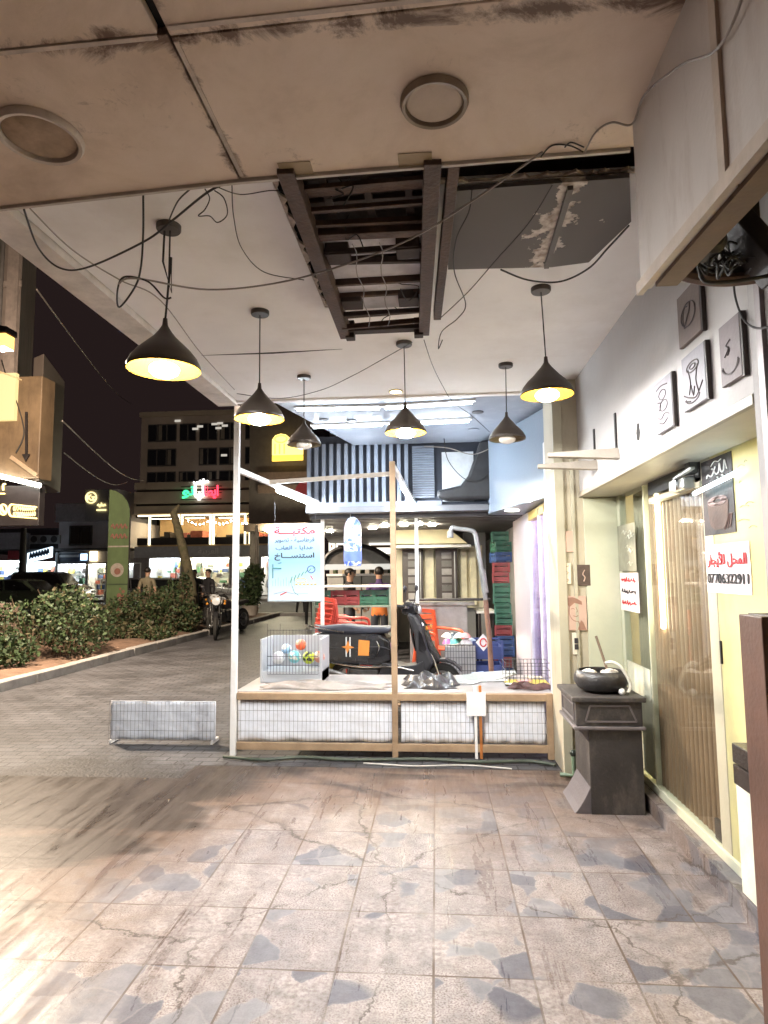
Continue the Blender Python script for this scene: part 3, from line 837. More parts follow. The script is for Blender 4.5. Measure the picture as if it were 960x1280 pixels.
for (cx, cy), (rx, ry), rr, lit, lb in LAMPS:
    c = at(cx, cy, Z=zc)
    b = at(rx, ry, Y=c.y + (.02 if cx == 676 else 0))
    zr = b.z
    t = thing('pendant_lamp', lb, 'pendant lamp', (c.x, c.y, zc), 'brown dome pendant lamps')
    MB().lathe([(0, -.024), (.048, -.024), (.052, -.018), (.052, 0)], c, 24).build('ceiling_rose', SHADE, t, smooth=True)
    x, y = b.x, c.y
    hs = rr * 1.28
    prof = [(.009, hs + .03), (.012, hs), (.018, hs * .94), (.030, hs * .84), (.048, hs * .72), (rr * .52, hs * .57), (rr * .74, hs * .40), (rr * .90, hs * .24), (rr * .985, hs * .10), (rr, .015), (rr * .995, 0)]
    ph = x - c.x
    mcd = MB()
    if cx == 211:
        mcd.tube([(c.x - .018, c.y, zc), (c.x - .022, c.y, zc - .16), (c.x + .02 + ph * .2, c.y, zc - .30), (x + .02, y, zr + hs + .30), (x, y, zr + hs + .02)], .0045, 6)
        mcd.tube([(c.x + .006, c.y, zc), (x + .012, y, zr + hs + .22), (x, y, zr + hs + .02)], .0035, 6)
    else:
        mcd.tube([(c.x, c.y, zc - .02), (x, y, zr + hs + .02)], .0035, 6)
    mcd.build('cord', CORD, t)
    MB().lathe(prof, (x, y, zr), 40).build('shade', SHADE, t, smooth=True)
    MB().lathe([(r - .003 if r > .02 else r * .5, h) for r, h in prof[1:]], (x, y, zr), 40).build('shade_lining', SHIN if lit else SHIN_OFF, t, smooth=True)
    MB().lathe([(rr * .985, 0), (rr * 1.0, -.002), (rr * 1.0, .004)], (x, y, zr), 40).build('rim', SHIN if lit else SHADE, t, smooth=True)
    MB().ball((x, y, zr - .002), .05, 20, 12, (1.2, 1.2, .62)).build('bulb', (BULB_DIM if cx == 676 else BULB) if lit else BULB_OFF, t, smooth=True)
    MB().cyl((x, y, zr + .06), (x, y, zr + hs * .9), .016).build('socket', SHADE, t)

# recessed downlight lit at the end of the ceiling
c = at(495, 493, Z=2.978)
c.y = min(c.y, 5.15)
t = thing('lit_downlight', 'small lit yellow downlight at the far end of the white ceiling', 'downlight', (c.x, c.y, zc))
MB().lathe([(.06, 0), (.06, -.008), (.045, -.008)], (c.x, c.y, zc), 24).build('trim_ring', mat('gold_ring', (.6, .5, .25), .4, metal=.3), t, smooth=True)
MB().lathe([(0, -.005), (.046, -.005)], (c.x, c.y, zc), 24).build('lit_disc', emis('down_warm', (1, .75, .35), 14), t)

# ================================================================== LOOSE CABLES UNDER THE CEILING
def cable(pts, r=.006, label='', m=None, name='loose_cable', n=8):
    o = MB().tube(smooth_pts(pts, n), r * .62, 6).build(name, m or CORD, smooth=True)
    return tag(o, label, 'cable', 'loose cables under the ceiling')


PALEC = mat('pale_cable', (.26, .225, .20), .6, var=.2)
cable([at(148, 355, Z=2.62), at(170, 348, Z=2.66), at(260, 362, Z=2.72), at(350, 353, Z=2.78), at(440, 328, Z=2.80), at(520, 295, Z=2.80), at(600, 245, Z=2.79), at(678, 190, Z=2.80)], .006, 'long grey cable sagging across below the iron frame to the soffit edge', PALEC)
cable([at(30, 262, Z=2.95), at(48, 310, Z=2.93), at(75, 335, Z=2.9), at(110, 334, Z=2.88), at(180, 302, Z=2.9), at(215, 276, Z=2.94), at(260, 240, Z=2.92), at(292, 226, Z=2.9)], .007, 'thick dark cable looping off the street edge and up past the nearest pendant')
cable([at(34, 257, Z=2.93), at(90, 312, Z=2.93), at(150, 350, Z=2.93), at(200, 375, Z=2.955), at(250, 440, Z=2.955), at(293, 487, Z=2.955)], .005, 'grey cable run along the street edge of the ceiling', PALEC)
cable([at(179, 241, Z=2.88), at(179, 290, Z=2.8), at(176, 335, Z=2.7), at(168, 360, Z=2.64), at(149, 384, Z=2.6), at(147, 362, Z=2.62), at(156, 346, Z=2.66), at(185, 352, Z=2.66), at(205, 372, Z=2.6), at(214, 372, Z=2.6)], .006, 'dark cable hanging straight down from the soffit and hooked back on itself')
cable([at(238, 236, Z=2.88), at(222, 252, Z=2.92), at(211, 276, Z=2.97)], .005, 'short dark cable from the soffit edge to the ceiling rose of the biggest pendant')
cable([at(256, 236, Z=2.87), at(262, 248, Z=2.85), at(256, 262, Z=2.83), at(248, 270, Z=2.82), at(262, 270, Z=2.82), at(272, 278, Z=2.81), at(284, 268, Z=2.83), at(280, 248, Z=2.85), at(268, 238, Z=2.87)], .0035, 'small tangle of thin wire hanging from the soffit edge')
cable([at(290, 232, Z=2.87), at(292, 270, Z=2.92), at(302, 310, Z=2.955), at(330, 340, Z=2.965), at(380, 350, Z=2.965)], .0035, 'thin wire curving down beside the iron frame onto the ceiling')
cable([at(268, 232, Z=2.86), at(300, 243, Z=2.88), at(340, 238, Z=2.9), at(362, 242, Z=2.9)], .003, 'thin wire strung between the soffit and the near corner of the iron frame')
cable([at(590, 238, Z=2.93), at(586, 265, Z=2.9), at(570, 300, Z=2.86), at(568, 340, Z=2.86), at(582, 380, Z=2.86), at(572, 398, Z=2.84), at(552, 415, Z=2.83), at(548, 436, Z=2.8), at(553, 425, Z=2.82)], .0045, 'dark wire hanging in a crooked line from the peeling board')
cable([at(690, 232, Z=2.95), at(660, 280, Z=2.93), at(620, 325, Z=2.92), at(585, 365, Z=2.93), at(550, 398, Z=2.9)], .004, 'dark wire running slantwise from the peeling board to the iron frame')
cable([at(786, 282, Z=2.93), at(760, 310, Z=2.92), at(735, 336, Z=2.93), at(700, 352, Z=2.955), at(660, 350, Z=2.96), at(626, 337, Z=2.96)], .007, 'thick black cable sagging below the peeling board to the hanging panel')
cable([at(530, 425, Z=2.88), at(540, 455, Z=2.9), at(552, 480, Z=2.9), at(566, 502, Z=2.88), at(590, 520, Z=2.85), at(612, 540, Z=2.8)], .004, 'dark wire dropping from the frame towards the neighbouring shop')
cable([at(296, 492, Z=2.93), at(350, 498, Z=2.93), at(400, 488, Z=2.94), at(440, 470, Z=2.95), at(480, 448, Z=2.95), at(515, 428, Z=2.92)], .0045, 'slack wire from the corner post up to the far end of the iron frame')
cable([at(706, 184, Z=2.84), at(714, 178, Z=2.84), at(730, 184, Z=2.84)], .004, 'short curl of wire stapled on the soffit edge')
cable([at(731, 190, Z=2.84), at(745, 165, Z=2.84), at(765, 153, Z=2.84), at(790, 155, Z=2.83), at(806, 118, X=.60), at(850, 82, X=.60), at(895, 62, X=.60), at(925, 5, X=.60), at(935, -60, X=.60)], .005, 'grey cable arching from the soffit edge up over the hanging panel', PALEC)
cable([at(676, 196, Z=2.84), at(690, 182, Z=2.845), at(712, 182, Z=2.845), at(729, 190, Z=2.84)], .004, 'dark looped wire at the far edge of the soffit')
tg = MB()
for k in range(11):
    a = rnd.uniform(0, 6.28)
    x0, y0 = rnd.uniform(868, 885), rnd.uniform(318, 345)
    pts = []
    for q in range(7):
        pts.append(at(x0 + q * rnd.uniform(7, 11), y0 - 4 + rnd.uniform(-14, 12) * (1 if 0 < q < 6 else .3) - q * rnd.uniform(-1, 3), Y=1.95 + rnd.uniform(-.06, .08)))
    tg.tube(smooth_pts(pts), rnd.uniform(.002, .004), 6)
tg.tube(smooth_pts([at(872, 318, Y=1.95), at(874, 336, Y=1.95), at(882, 352, Y=1.95), at(915, 352, Y=1.95), at(960, 345, Y=1.95)]), .006, 6)
tag(tg.build('cable_tangle', CORD, smooth=True), 'tangle of black cables lying on the curved board behind the hanging panel', 'cable', 'loose cables under the ceiling')
cable([at(917, 300, X=1.05), at(917, 350, X=1.08), at(920, 375, X=1.09), at(930, 400, X=1.09), at(945, 410, X=1.085), at(965, 408, X=1.08)], .006, 'black cable hanging down the white shop wall over a coffee board')

# ================================================================== THE SHOP AT THE RIGHT
WALLW = mat('shop_wall_white', (.46, .44, .43), .8, var=.07, scale=1.5, dirt=(.50, .45, .41), dirt_amt=.4, dscale=2.2, bump=.1, bscale=30)
CREAMF = mat('cream_frame', (.42, .39, .29), .5, var=.06)
ZS = 2.10
XW, XG = 1.11, 1.385
shop = thing('shop_building', 'white walled shop to let with cream frames and a glazed front beside the terrace', 'shop', (1.9, 3.6, 0))
MB().box(XW, 1.55, 2.25, 5.12, ZS, 3.42).build('upper_wall', WALLW, shop)
sf = MB(); sf.box(XW - .012, XG + .08, 2.25, 4.975, ZS - .03, ZS - .002)
sf.build('soffit_trim', mat('cream_soffit', (.42, .39, .33), .55, var=.1), shop, bevel=.003)
bx = MB(); bx.box(XW - .014, XW + .012, 2.25, 4.97, ZS - .032, ZS + .008)
bx.build('edge_moulding', mat('cream_moulding', (.30, .265, .21), .5), shop, bevel=.004)
# column at the corner of the stall
colm = MB()
colm.box(.925, 1.6, 4.98, 5.40, 0, 3.42)
colm.build('column', mat('column_cream', (.44, .39, .29), .6, var=.1, scale=2, dirt=(.30, .24, .17), dirt_amt=.6, dscale=6, streak=.3), shop, bevel=.004)
MB().box(.918, .985, 4.955, 4.985, 0, 2.98).build('column_strip', CREAMF, shop, bevel=.003)
MB().box(1.04, 1.065, 4.962, 4.985, .0, 2.4).build('column_strip', CREAMF, shop, bevel=.003)
MB().box(1.13, 1.376, 4.965, 4.985, .0, ZS - .04).build('corner_panel', mat('pale_green_panel', (.52, .53, .40), .45, var=.05), shop, bevel=.003)
# glazing: jambs
FR = mat('pale_metal_frame', (.62, .62, .48), .4, var=.06, metal=.1)
for y0, y1, nm in ((4.90, 4.98, 'end_panel'), (4.345, 4.36, 'jamb'), (3.30, 3.41, 'door_jamb'), (2.60, 2.70, 'jamb')):
    MB().box(XG - .008, XG + .04, y0, y1, .10, ZS - .03).build(nm, mat('pale_green_panel', (.52, .53, .40), .45, var=.05) if nm == 'end_panel' else FR if nm == 'jamb' else CREAMF, shop, bevel=.004)
MB().box(XG - .02, XG + .03, 2.70, 4.90, .10, .15).build('bottom_rail', FR, shop, bevel=.003)
GL = glassmat('shop_glass', gloss=.02)
MB().box(XG - .004, XG + .002, 3.41, 4.90, .15, ZS - .03).build('glass_pane', GL, shop)
FILM = mat('frosted_yellow_film', (.74, .72, .48), .35, var=.08, scale=3, bump=.05, dirt=(.62, .58, .38), dirt_amt=.7, dscale=6, streak=.4, trans=.55)
MB().box(XG - .004, XG + .002, 2.70, 3.30, .15, ZS - .03).build('frosted_pane', FILM, shop)
# low front step / plinth, tiled like the terrace
setting(MB().box(1.30, 4.2, .2, 5.0, -.2, .10).build('shop_step', TILE, origin=(0, 0, 0)))
# interior
INN = mat('interior_cream', (.80, .74, .52), .7, var=.05)
rm = MB()
rm.box(3.6, 3.7, 1.4, 5.4, .1, 2.7); rm.box(1.45, 3.7, 5.3, 5.4, .1, 2.7); rm.box(1.45, 3.7, 1.4, 1.5, .1, 2.7); rm.box(1.56, 3.7, 1.4, 5.4, 2.6, 2.7)
rm.build('interior_wall', INN, shop)
tb = MB()
for y in (2.3, 3.2, 4.1): tb.cyl((2.6, y, 2.56), (3.3, y, 2.56), .02)
tb.build('interior_tube', emis('tube_inside', (1, .90, .66), 48), shop)
# curtain folds inside the glass, behind the end window
cu = MB()
cu.sheet(lambda u, v: (XG + .10 + .018 * math.sin(u * 2 * math.pi * 9), 4.89 - u * .50, .62 + v * 1.46), 110, 2)
tag(cu.build('grey_curtain', mat('grey_curtain_cloth', (.40, .37, .28), .8, var=.1), smooth=True, solid=.003), 'grey pleated curtain behind the narrow shop window', 'curtain')
MB().box(XG - .006, XG - .0005, 4.38, 4.88, .17, .86).build('kick_panel', mat('kick_panel_grey', (.60, .60, .48), .5), shop)
# reeded wooden panel standing just behind the glass
ree = thing('reeded_panel', 'tall brown reeded wooden panel behind the shop glass with a warm light strip on it', 'wood panel', (1.45, 3.9, .10))
nR = 15
ya, yb = 4.36, 3.42
sl = MB()
for k in range(nR):
    y = ya + (yb - ya) * (k + .5) / nR
    w = (ya - yb) / nR
    prof = [(w * .44 * math.cos(math.pi * q / 8), .022 * math.sin(math.pi * q / 8)) for q in range(9)]
    sl.prism([(-y + a, b_) for a, b_ in prof], (1.43, 0, 2.08), (0, -1, 0), (-1, 0, 0), 1.975)
sl.build('reeded_face', mat('walnut_reeds', (.25, .165, .105), .5, var=.14, scale=5, bump=.03, dirt=(.20, .12, .07), dirt_amt=.6, dscale=2.2), ree, smooth=True)
MB().box(1.432, 1.46, yb - .02, ya + .02, .10, 2.09).build('backing_board', mat('walnut_back', (.16, .095, .055), .6), ree)
MB().box(1.40, 1.46, yb - .06, yb - .022, .10, 2.09).build('edge_post', mat('cream_frame2', (.60, .50, .34), .5), ree)
tag(MB().box(1.392, 1.41, 3.42, 3.52, .102, .25).build('dark_kickblock', mat('dark_wood_block', (.05, .035, .028), .7)), 'dark block at the foot of the reeded panel', 'block')
s0, s1 = at(818, 597, X=1.40), at(831, 786, X=1.40)
ym = (s0.y + s1.y) / 2
tag(MB().bar((1.398, ym, s0.z), (1.398, ym, s1.z), .026, .012, up=(1, 0, 0)).build('light_strip', emis('strip_warm', (1.0, .86, .55), 16)), 'upright glowing warm light strip in front of the brown reeded panel', 'light strip')
# door track: dark gap under the soffit, door closer
MB().box(XG - .012, XG + .02, 3.42, 4.22, ZS - .115, ZS - .032).build('track_gap', mat('track_dark', (.015, .013, .012), .6), shop)
g0 = at(855, 606, X=XG - .03)
dc = thing('door_closer', 'grey door closer at the top of the shop door', 'door closer', tuple(g0))
MB().box(XG - .075, XG - .01, g0.y - .11, g0.y + .11, g0.z - .035, g0.z + .035).build('closer_body', mat('grey_cast', (.42, .43, .42), .4, metal=.5), dc, bevel=.012)
MB().cyl((XG - .09, g0.y - .02, g0.z), (XG - .07, g0.y - .02, g0.z), .03).build('spindle_cap', mat('steel_bright', (.6, .62, .65), .25, metal=.9), dc)
MB().bar((XG - .085, g0.y - .02, g0.z + .03), (XG - .085, g0.y - .27, g0.z + .05), .02, .012).build('arm', mat('grey_cast', (.42, .43, .42), .4, metal=.5), dc)
g1 = at(866, 584, X=XG - .02)
tag(MB().box(XG - .05, XG - .004, g1.y - .035, g1.y + .035, g1.z - .035, g1.z + .035).build('sensor_box', mat('sensor_dark', (.06, .06, .055), .4), bevel=.006), 'small dark square box on the glass above the door closer', 'sensor')
MB().box(XG - .02, XG + .02, 3.40, 4.2, 1.93, 1.965).build('transom_bar', CREAMF, shop, bevel=.003)
# glowing bar before the poster, in place of a lamp reflection in the glass
e0, e1 = at(868, 617, X=1.33), at(922, 590, X=1.33)
tag(MB().cyl(e0, e1, .011).build('light_bar', emis('reflection_cyan', (.72, .95, 1.0), 2.2)), 'thin bluish glowing bar across the coffee poster, standing for a reflected lamp', 'reflected light')
tag(MB().box(XG - .012, XG - .005, 3.28, 3.295, 1.05, 1.16).build('door_pull', DK), 'small black pull on the frosted shop door', 'handle')

# posters and signs on the glass
def wallrect(x0, x1, y0, y1, X):
    pm = (x0 + x1) / 2; qm = (y0 + y1) / 2
    return at(x0, qm, X=X).y, at(x1, qm, X=X).y, at(pm, y1, X=X).z, at(pm, y0, X=X).z


def board(name, rect, X, th, m, bevel=0, parent=None):
    yf, yn, z0, z1 = rect
    return MB().box(X - th, X, yn, yf, z0, z1).build(name, m, parent, bevel=bevel)


PAPER = mat('pink_white_paper', (.82, .74, .74), .6, var=.03, scale=3)
RED = mat('ink_red', (.55, .03, .035), .6, var=.08, bump=0)
BLACK = mat('ink_black', (.03, .027, .03), .6, var=.1, bump=0)
r = wallrect(884, 939, 679, 742, XG - .006)
sg = thing('rental_sign', 'white paper sign with red Arabic line and black phone number on the frosted glass', 'sign', (XG, (r[0] + r[1]) / 2, r[2]))
board('paper', r, XG - .006, .003, PAPER, parent=sg)
yc = (r[0] + r[1]) / 2; wd = r[0] - r[1]; hz = r[3] - r[2]
lettering(MB(), 'المحل للأيجار', (XG - .009, yc, r[2] + hz * .68), UR, UZ, width=wd * .90, height=hz * .33, bold=.025).build('lettering', RED, sg)
lettering(MB(), '07706322911', (XG - .009, yc, r[2] + hz * .30), UR, UZ, width=wd * .94, height=hz * .21, bold=.02).build('lettering', BLACK, sg)

r = wallrect(879, 918, 570, 668, XG - .006)
ps = thing('coffee_poster', 'dark poster of a coffee cup with white script on the frosted glass', 'poster', (XG, (r[0] + r[1]) / 2, r[2]))
board('paper', r, XG - .006, .003, mat('poster_dark', (.022, .017, .019), .55, var=.5, scale=9, dirt=(.10, .07, .07), dirt_amt=.5, dscale=10), parent=ps)
yf, yn, z0, z1 = r; w_, h_ = yf - yn, z1 - z0


def pt(a, b_, d=.011): return Vector((XG - d, yf - a * w_, z0 + b_ * h_))


cupm = MB(); cupm.prism([(.18, .30), (.24, .12), (.38, .06), (.62, .06), (.76, .12), (.84, .32), (.84, .42), (.16, .42)], (0, 0, 0), (1, 0, 0), (0, 1, 0), .001)
cupm.v = [pt(v.x, v.y, .0105 + v.z) for v in cupm.v]
cupm.build('cup_print', mat('cup_brown', (.07, .04, .03), .6, var=.4, scale=14), ps)
sw = MB()
for q in range(5):
    sw.tube([pt(.5 + .3 * math.cos(a) * (1 - q * .13), .43 + .06 * math.sin(a) * (1 - q * .1), .0115) for a in [k * .42 for k in range(15)]], .0035, 5)
for q in range(3):
    sw.tube([pt(.68 + .09 * q, .05 + .01 * q, .0115), pt(.86 + .04 * q, .24, .0115)], .003, 5)
sw.build('swirl_print', mat('poster_pink', (.22, .15, .14), .5), ps)
sc = MB()
sc.tube(smooth_pts([pt(u, v, .0115) for u, v in ((.86, .80), (.80, .92), (.76, .80), (.68, .79), (.64, .90), (.60, .80), (.52, .78), (.46, .83), (.50, .88), (.42, .80), (.34, .77), (.24, .80), (.20, .76))], 6), .0034, 5)
sc.tube(smooth_pts([pt(u, v, .0115) for u, v in ((.70, .95), (.60, .93), (.48, .95), (.36, .90))], 6), .0024, 5)
for u, v in ((.56, .73), (.40, .86), (.72, .74)): sc.ball(pt(u, v, .0115), .005, 8, 6)
sc.build('script_print', mat('poster_white', (.75, .72, .70), .5), ps)
ln = MB()
for q in range(3): ln.box(XG - .0075, XG - .005, yf + .02 - q * .016 - .005, yf + .02 - q * .016, z0 - .02, z0 + .34)
ln.build('stripe', BLACK, ps)
# hand painted marks on the film
for (x, y, L_) in ((922, 584, 14), (930, 578, 6), (924, 604, 4), (932, 630, 16), (925, 634, 18), (922, 652, 24), (936, 660, 16)):
    a = at(x, y, X=XG - .006); b_ = at(x + L_ * .6, y - 2, X=XG - .006)
    mk = MB(); mk.tube(smooth_pts([a, (a + b_) / 2 + Vector((0, 0, .008)), b_], 4), .002, 5)
    mk.build('painted_mark', mat('olive_paint', (.35, .36, .22), .6), shop)

r = wallrect(776, 799, 716, 764, XG - .007)
ns = thing('notice_paper', 'small white notice with red and black lines on the narrow shop window', 'notice', (XG, (r[0] + r[1]) / 2, r[2]))
board('paper', r, XG - .007, .003, PAPER, parent=ns)
yf, yn, z0, z1 = r; w_, h_ = yf - yn, z1 - z0
for row, mt_ in ((.80, RED), (.50, BLACK), (.20, RED)):
    q = MB(); 
    for k in range(6):
        x0 = .12 + k * .13
        q.tube(smooth_pts([Vector((XG - .0115, yf - (x0 + dx) * w_, z0 + (row + dy + rnd.uniform(-.02, .03)) * h_)) for dx, dy in ((0, -.02), (.03, .05), (.06, -.03), (.1, .01))], 3), .0042, 5)
    q.build('writing', mt_, ns)
r = wallrect(773, 795, 655, 714, XG - .007)
gp = thing('grey_poster', 'faded grey poster with white scrawls above the small notice', 'poster', (XG, (r[0] + r[1]) / 2, r[2]))
board('paper', r, XG - .007, .003, mat('faded_grey', (.27, .265, .20), .5, var=.25, scale=12), parent=gp)
yf, yn, z0, z1 = r; w_, h_ = yf - yn, z1 - z0
q = MB()
for k in range(9):
    x0, y0_ = rnd.uniform(.15, .7), rnd.uniform(.1, .9)
    q.tube(smooth_pts([Vector((XG - .0115, yf - (x0 + dx) * w_, z0 + (y0_ + dy) * h_)) for dx, dy in ((0, 0), (.1, .05), (.15, -.04), (.25, .02))], 3), .003, 5)
q.build('scrawl', mat('scrawl_white', (.62, .62, .52), .6), gp)
tag(MB().box(XG - .012, XG - .005, 2.86, 3.12, .62, .72).build('white_vent_card', mat('white_card', (.76, .76, .70), .6), bevel=.002), 'white ribbed card at the foot of the frosted shop door', 'card')

# coffee boards on the white wall
OUTL = mat('groove_dark', (.06, .045, .045), .7, bump=0)


def coffee_board(rect_px, m, strokes, label):
    r = wallrect(*rect_px, XW)
    yf, yn, z0, z1 = r
    t = thing('coffee_board', label, 'wall board', (XW, (yf + yn) / 2, z0), 'wooden coffee boards on the white wall')
    MB().box(XW - .022, XW - .004, yn, yf, z0, z1).build('board', m, t, bevel=.002)
    MB().box(XW - .020, XW - .002, yn - .012, yn - .0005, z0 - .006, z1).build('dark_edge', mat('board_edge', (.05, .035, .03), .6), t)
    mb = MB()
    for st in strokes:
        mb.tube(smooth_pts([Vector((XW - .0225, yf - a * (yf - yn), z0 + b_ * (z1 - z0))) for a, b_ in st], 5), .0032, 5)
    mb.build('carved_lines', OUTL, t)
    return t


ell = lambda cx, cy, rx, ry, a0=0, a1=6.5: [(cx + rx * math.cos(a0 + (a1 - a0) * k / 14), cy + ry * math.sin(a0 + (a1 - a0) * k / 14)) for k in range(15)]
BM1 = mat('board_brown', (.17, .125, .105), .7, var=.2, scale=5)
BM2 = mat('board_mauve', (.19, .155, .16), .7, var=.2, scale=5)
BM3 = mat('board_grey', (.25, .235, .26), .65, var=.2, scale=5)
coffee_board((853, 882, 357, 426), BM1, [ell(.5, .5, .32, .22), ell(.4, .48, .14, .2, 1, 4.5), [(.3, .3), (.55, .55), (.6, .7)]], 'brown board carved with a coffee bean, topmost on the white wall')
coffee_board((907, 934, 398, 478), BM2, [ell(.5, .33, .38, .2, 3.3, 6.2), ell(.5, .30, .42, .16, 3.3, 6.2), [(.25, .45), (.45, .55), (.35, .62), (.55, .68)], [(.4, .45), (.5, .52), (.45, .58)]], 'mauve board carved with a steaming cup, beside the pilaster')
coffee_board((859, 889, 436, 508), BM3, [ell(.5, .72, .26, .09), [(.3, .7), (.38, .45), (.3, .25)], [(.72, .7), (.62, .45), (.7, .22)], ell(.45, .18, .3, .1, 3, 6.3), [(.05, .3), (.3, .2), (.6, .15), (.9, .35)], [(.1, .18), (.35, .12)], ell(.5, .72, .12, .04), [(.4, .4), (.48, .2), (.55, .35)]], 'pale grey board carved with a coffee pot and hands, largest lines')
coffee_board((824, 846, 472, 539), BM3, [ell(.5, .7, .2, .09), ell(.55, .48, .22, .1), [(.15, .85), (.45, .88), (.8, .84)], [(.2, .3), (.4, .25), (.6, .32), (.85, .26)], [(.25, .2), (.5, .14), (.75, .2)], [(.2, .6), (.4, .55), (.3, .42)]], 'pale board carved with small cups, nearest to the empty shelf brackets')

# little shelves left of the boards: two boards on the wall corner, dark upright marks
SHL = mat('shelf_pale', (.36, .32, .27), .55, var=.1)
for (px, py, ln_, lb) in ((772, 569, .42, 'upper narrow cream shelf board sticking out of the shop wall'), (745, 583, .40, 'lower narrow cream shelf board sticking out of the shop wall')):
    w0 = at(px, py, X=XW)
    tp = thing('shelf_board', lb, 'shelf', tuple(w0))
    MB().prism([(0, -.035), (0, .035), (-ln_, .012), (-ln_, -.012)], (XW, w0.y - .01, w0.z), (1, 0, 0), (0, .25, .97), .03).build('board', SHL, tp, bevel=.003)
    MB().box(XW - .01, XW + .004, w0.y - .012, w0.y + .012, w0.z - .02, w0.z + .26).build('upright_strip', DK, tp)
ho = at(798, 540, X=XW)
setting(MB().prism([(-.02, -.04), (.012, -.05), (.03, -.01), (.018, .045), (-.006, .05), (-.028, .0)], (XW - .0005, ho.y, ho.z), UR, UZ, .003).build('wall_hole', DARKV))

# pictures and sockets on the column
def col_item(name, rect, m, label, cat, th=.012):
    a = at(rect[0], rect[1], Y=4.975); b_ = at(rect[2], rect[3], Y=4.975)
    t = thing(name, label, cat, ((a.x + b_.x) / 2, 4.975, b_.z))
    MB().box(a.x, b_.x, 4.975 - th, 4.977, b_.z, a.z).build('panel', m, t, bevel=.002)
    return t, a, b_


SEPIA = mat('sepia_print', (.52, .36, .28), .6, var=.06)
SEPD = mat('sepia_dark', (.30, .16, .11), .6, var=.2, bump=0)
P_ = lambda a, b_, u, v, d=.0135: Vector((a.x + (b_.x - a.x) * u, 4.975 - d, b_.z + (a.z - b_.z) * v))
col_item('sepia_card', (700, 664, 718, 690), SEPIA, 'plain pinkish card, topmost on the cream column', 'card')
t, a, b_ = col_item('line_card', (696, 704, 714, 730), mat('cream_card', (.72, .62, .46), .6), 'cream card with thin brown lines on the column', 'card')
mb = MB(); mb.tube([P_(a, b_, .5 + .35 * math.sin(k), .1 + k * .055) for k in range(15)], .0022, 5); mb.build('line_print', SEPD, t)
t, a, b_ = col_item('dark_card', (720, 706, 738, 732), mat('dark_card_face', (.07, .045, .035), .5, var=.4, scale=20), 'dark brown square card on the column', 'card')
mb = MB(); mb.tube(smooth_pts([P_(a, b_, .5, .2), P_(a, b_, .6, .4), P_(a, b_, .45, .55), P_(a, b_, .6, .75)], 4), .004, 5); mb.build('figure_print', SEPIA, t)
t, a, b_ = col_item('portrait_print', (705, 745, 734, 788), SEPIA, 'sepia line drawing of a head with swept dark hair above the wall socket', 'print')
mb = MB()
mb.prism([(.12, .95), (.10, .78), (.22, .68), (.45, .80), (.80, .74), (.78, .84), (.55, .93), (.35, .97)], (0, 0, 0), (1, 0, 0), (0, 1, 0), .001)
mb.prism([(.55, .02), (.72, .30), (.82, .24), (.95, .02)], (0, 0, 0), (1, 0, 0), (0, 1, 0), .001)
mb.v = [P_(a, b_, v.x, v.y, .0128 + v.z) for v in mb.v]
mb.tube(smooth_pts([P_(a, b_, u, v) for u, v in ((.22, .70), (.20, .5), (.28, .36), (.42, .28), (.60, .26))], 4), .0022, 5)
mb.tube(smooth_pts([P_(a, b_, u, v) for u, v in ((.5, .68), (.58, .56), (.52, .53))], 4), .0018, 5)
mb.tube(smooth_pts([P_(a, b_, u, v) for u, v in ((.38, .43), (.5, .40), (.6, .44))], 4), .0022, 5)
mb.tube(smooth_pts([P_(a, b_, u, v) for u, v in ((.28, .62), (.38, .64), (.44, .61))], 4), .002, 5)
mb.tube(smooth_pts([P_(a, b_, u, v) for u, v in ((.60, .27), (.66, .12), (.6, .02))], 4), .0022, 5)
mb.build('portrait_lines', SEPD, t)
t, a, b_ = col_item('wall_socket', (715, 791, 725, 818), mat('socket_cream', (.72, .66, .54), .4, var=.03), 'cream double wall socket low on the column', 'socket')
for v in (.36, .64):
    MB().box(*(lambda p: (p.x - .014, p.x + .014, 4.957, 4.9625, p.z - .02, p.z + .02))(P_(a, b_, .5, v))).build('outlet', BLACK, t, bevel=.003)

# pilaster at the near end of the shop
setting(MB().box(1.10, 1.5, 2.02, 2.25, 0, 3.42).build('pilaster', mat('pilaster_grey', (.32, .30, .295), .7, var=.12, dirt=(.3, .27, .26), dirt_amt=.5), bevel=.004))
tag(MB().box(1.085, 1.10, 2.14, 2.175, 1.4, 3.1).build('conduit_strip', mat('grey_conduit', (.25, .22, .22), .5, metal=.3)), 'grey upright cable duct on the pilaster', 'cable duct')

# brown wooden cabinet at the right edge of the view
xb = at(923, 770, Y=2.0).x
cb = thing('wooden_cabinet', 'tall dark cabinet with reddish brown wooden side at the edge of the terrace', 'cabinet', (xb + .2, 1.9, 0))
MB().box(xb, xb + .025, 1.865, 2.0, 0, 1.372).build('side_panel', mat('red_brown_wood', (.105, .05, .035), .5, var=.35, scale=3, dirt=(.07, .035, .025), dirt_amt=.7), cb, bevel=.003)
MB().box(xb + .026, xb + .55, 1.88, 1.995, .02, 1.355).build('body', mat('cabinet_black', (.03, .03, .032), .5, var=.3), cb, bevel=.004)
MB().box(xb + .026, xb + .55, 1.865, 2.0, 1.356, 1.375).build('top', mat('cabinet_top', (.06, .045, .04), .5), cb, bevel=.003)
mb = MB()
for k in range(7): mb.box(xb + .10 + k * .02, xb + .108 + k * .02, 1.90, 1.95, 1.3755, 1.40 + .006 * (k % 3))
mb.tube([(xb + .09, 1.92, 1.385), (xb + .25, 1.92, 1.385)], .006, 6)
tag(mb.build('comb_rail', BLACK), 'small black toothed rail lying on the dark cabinet', 'rail')

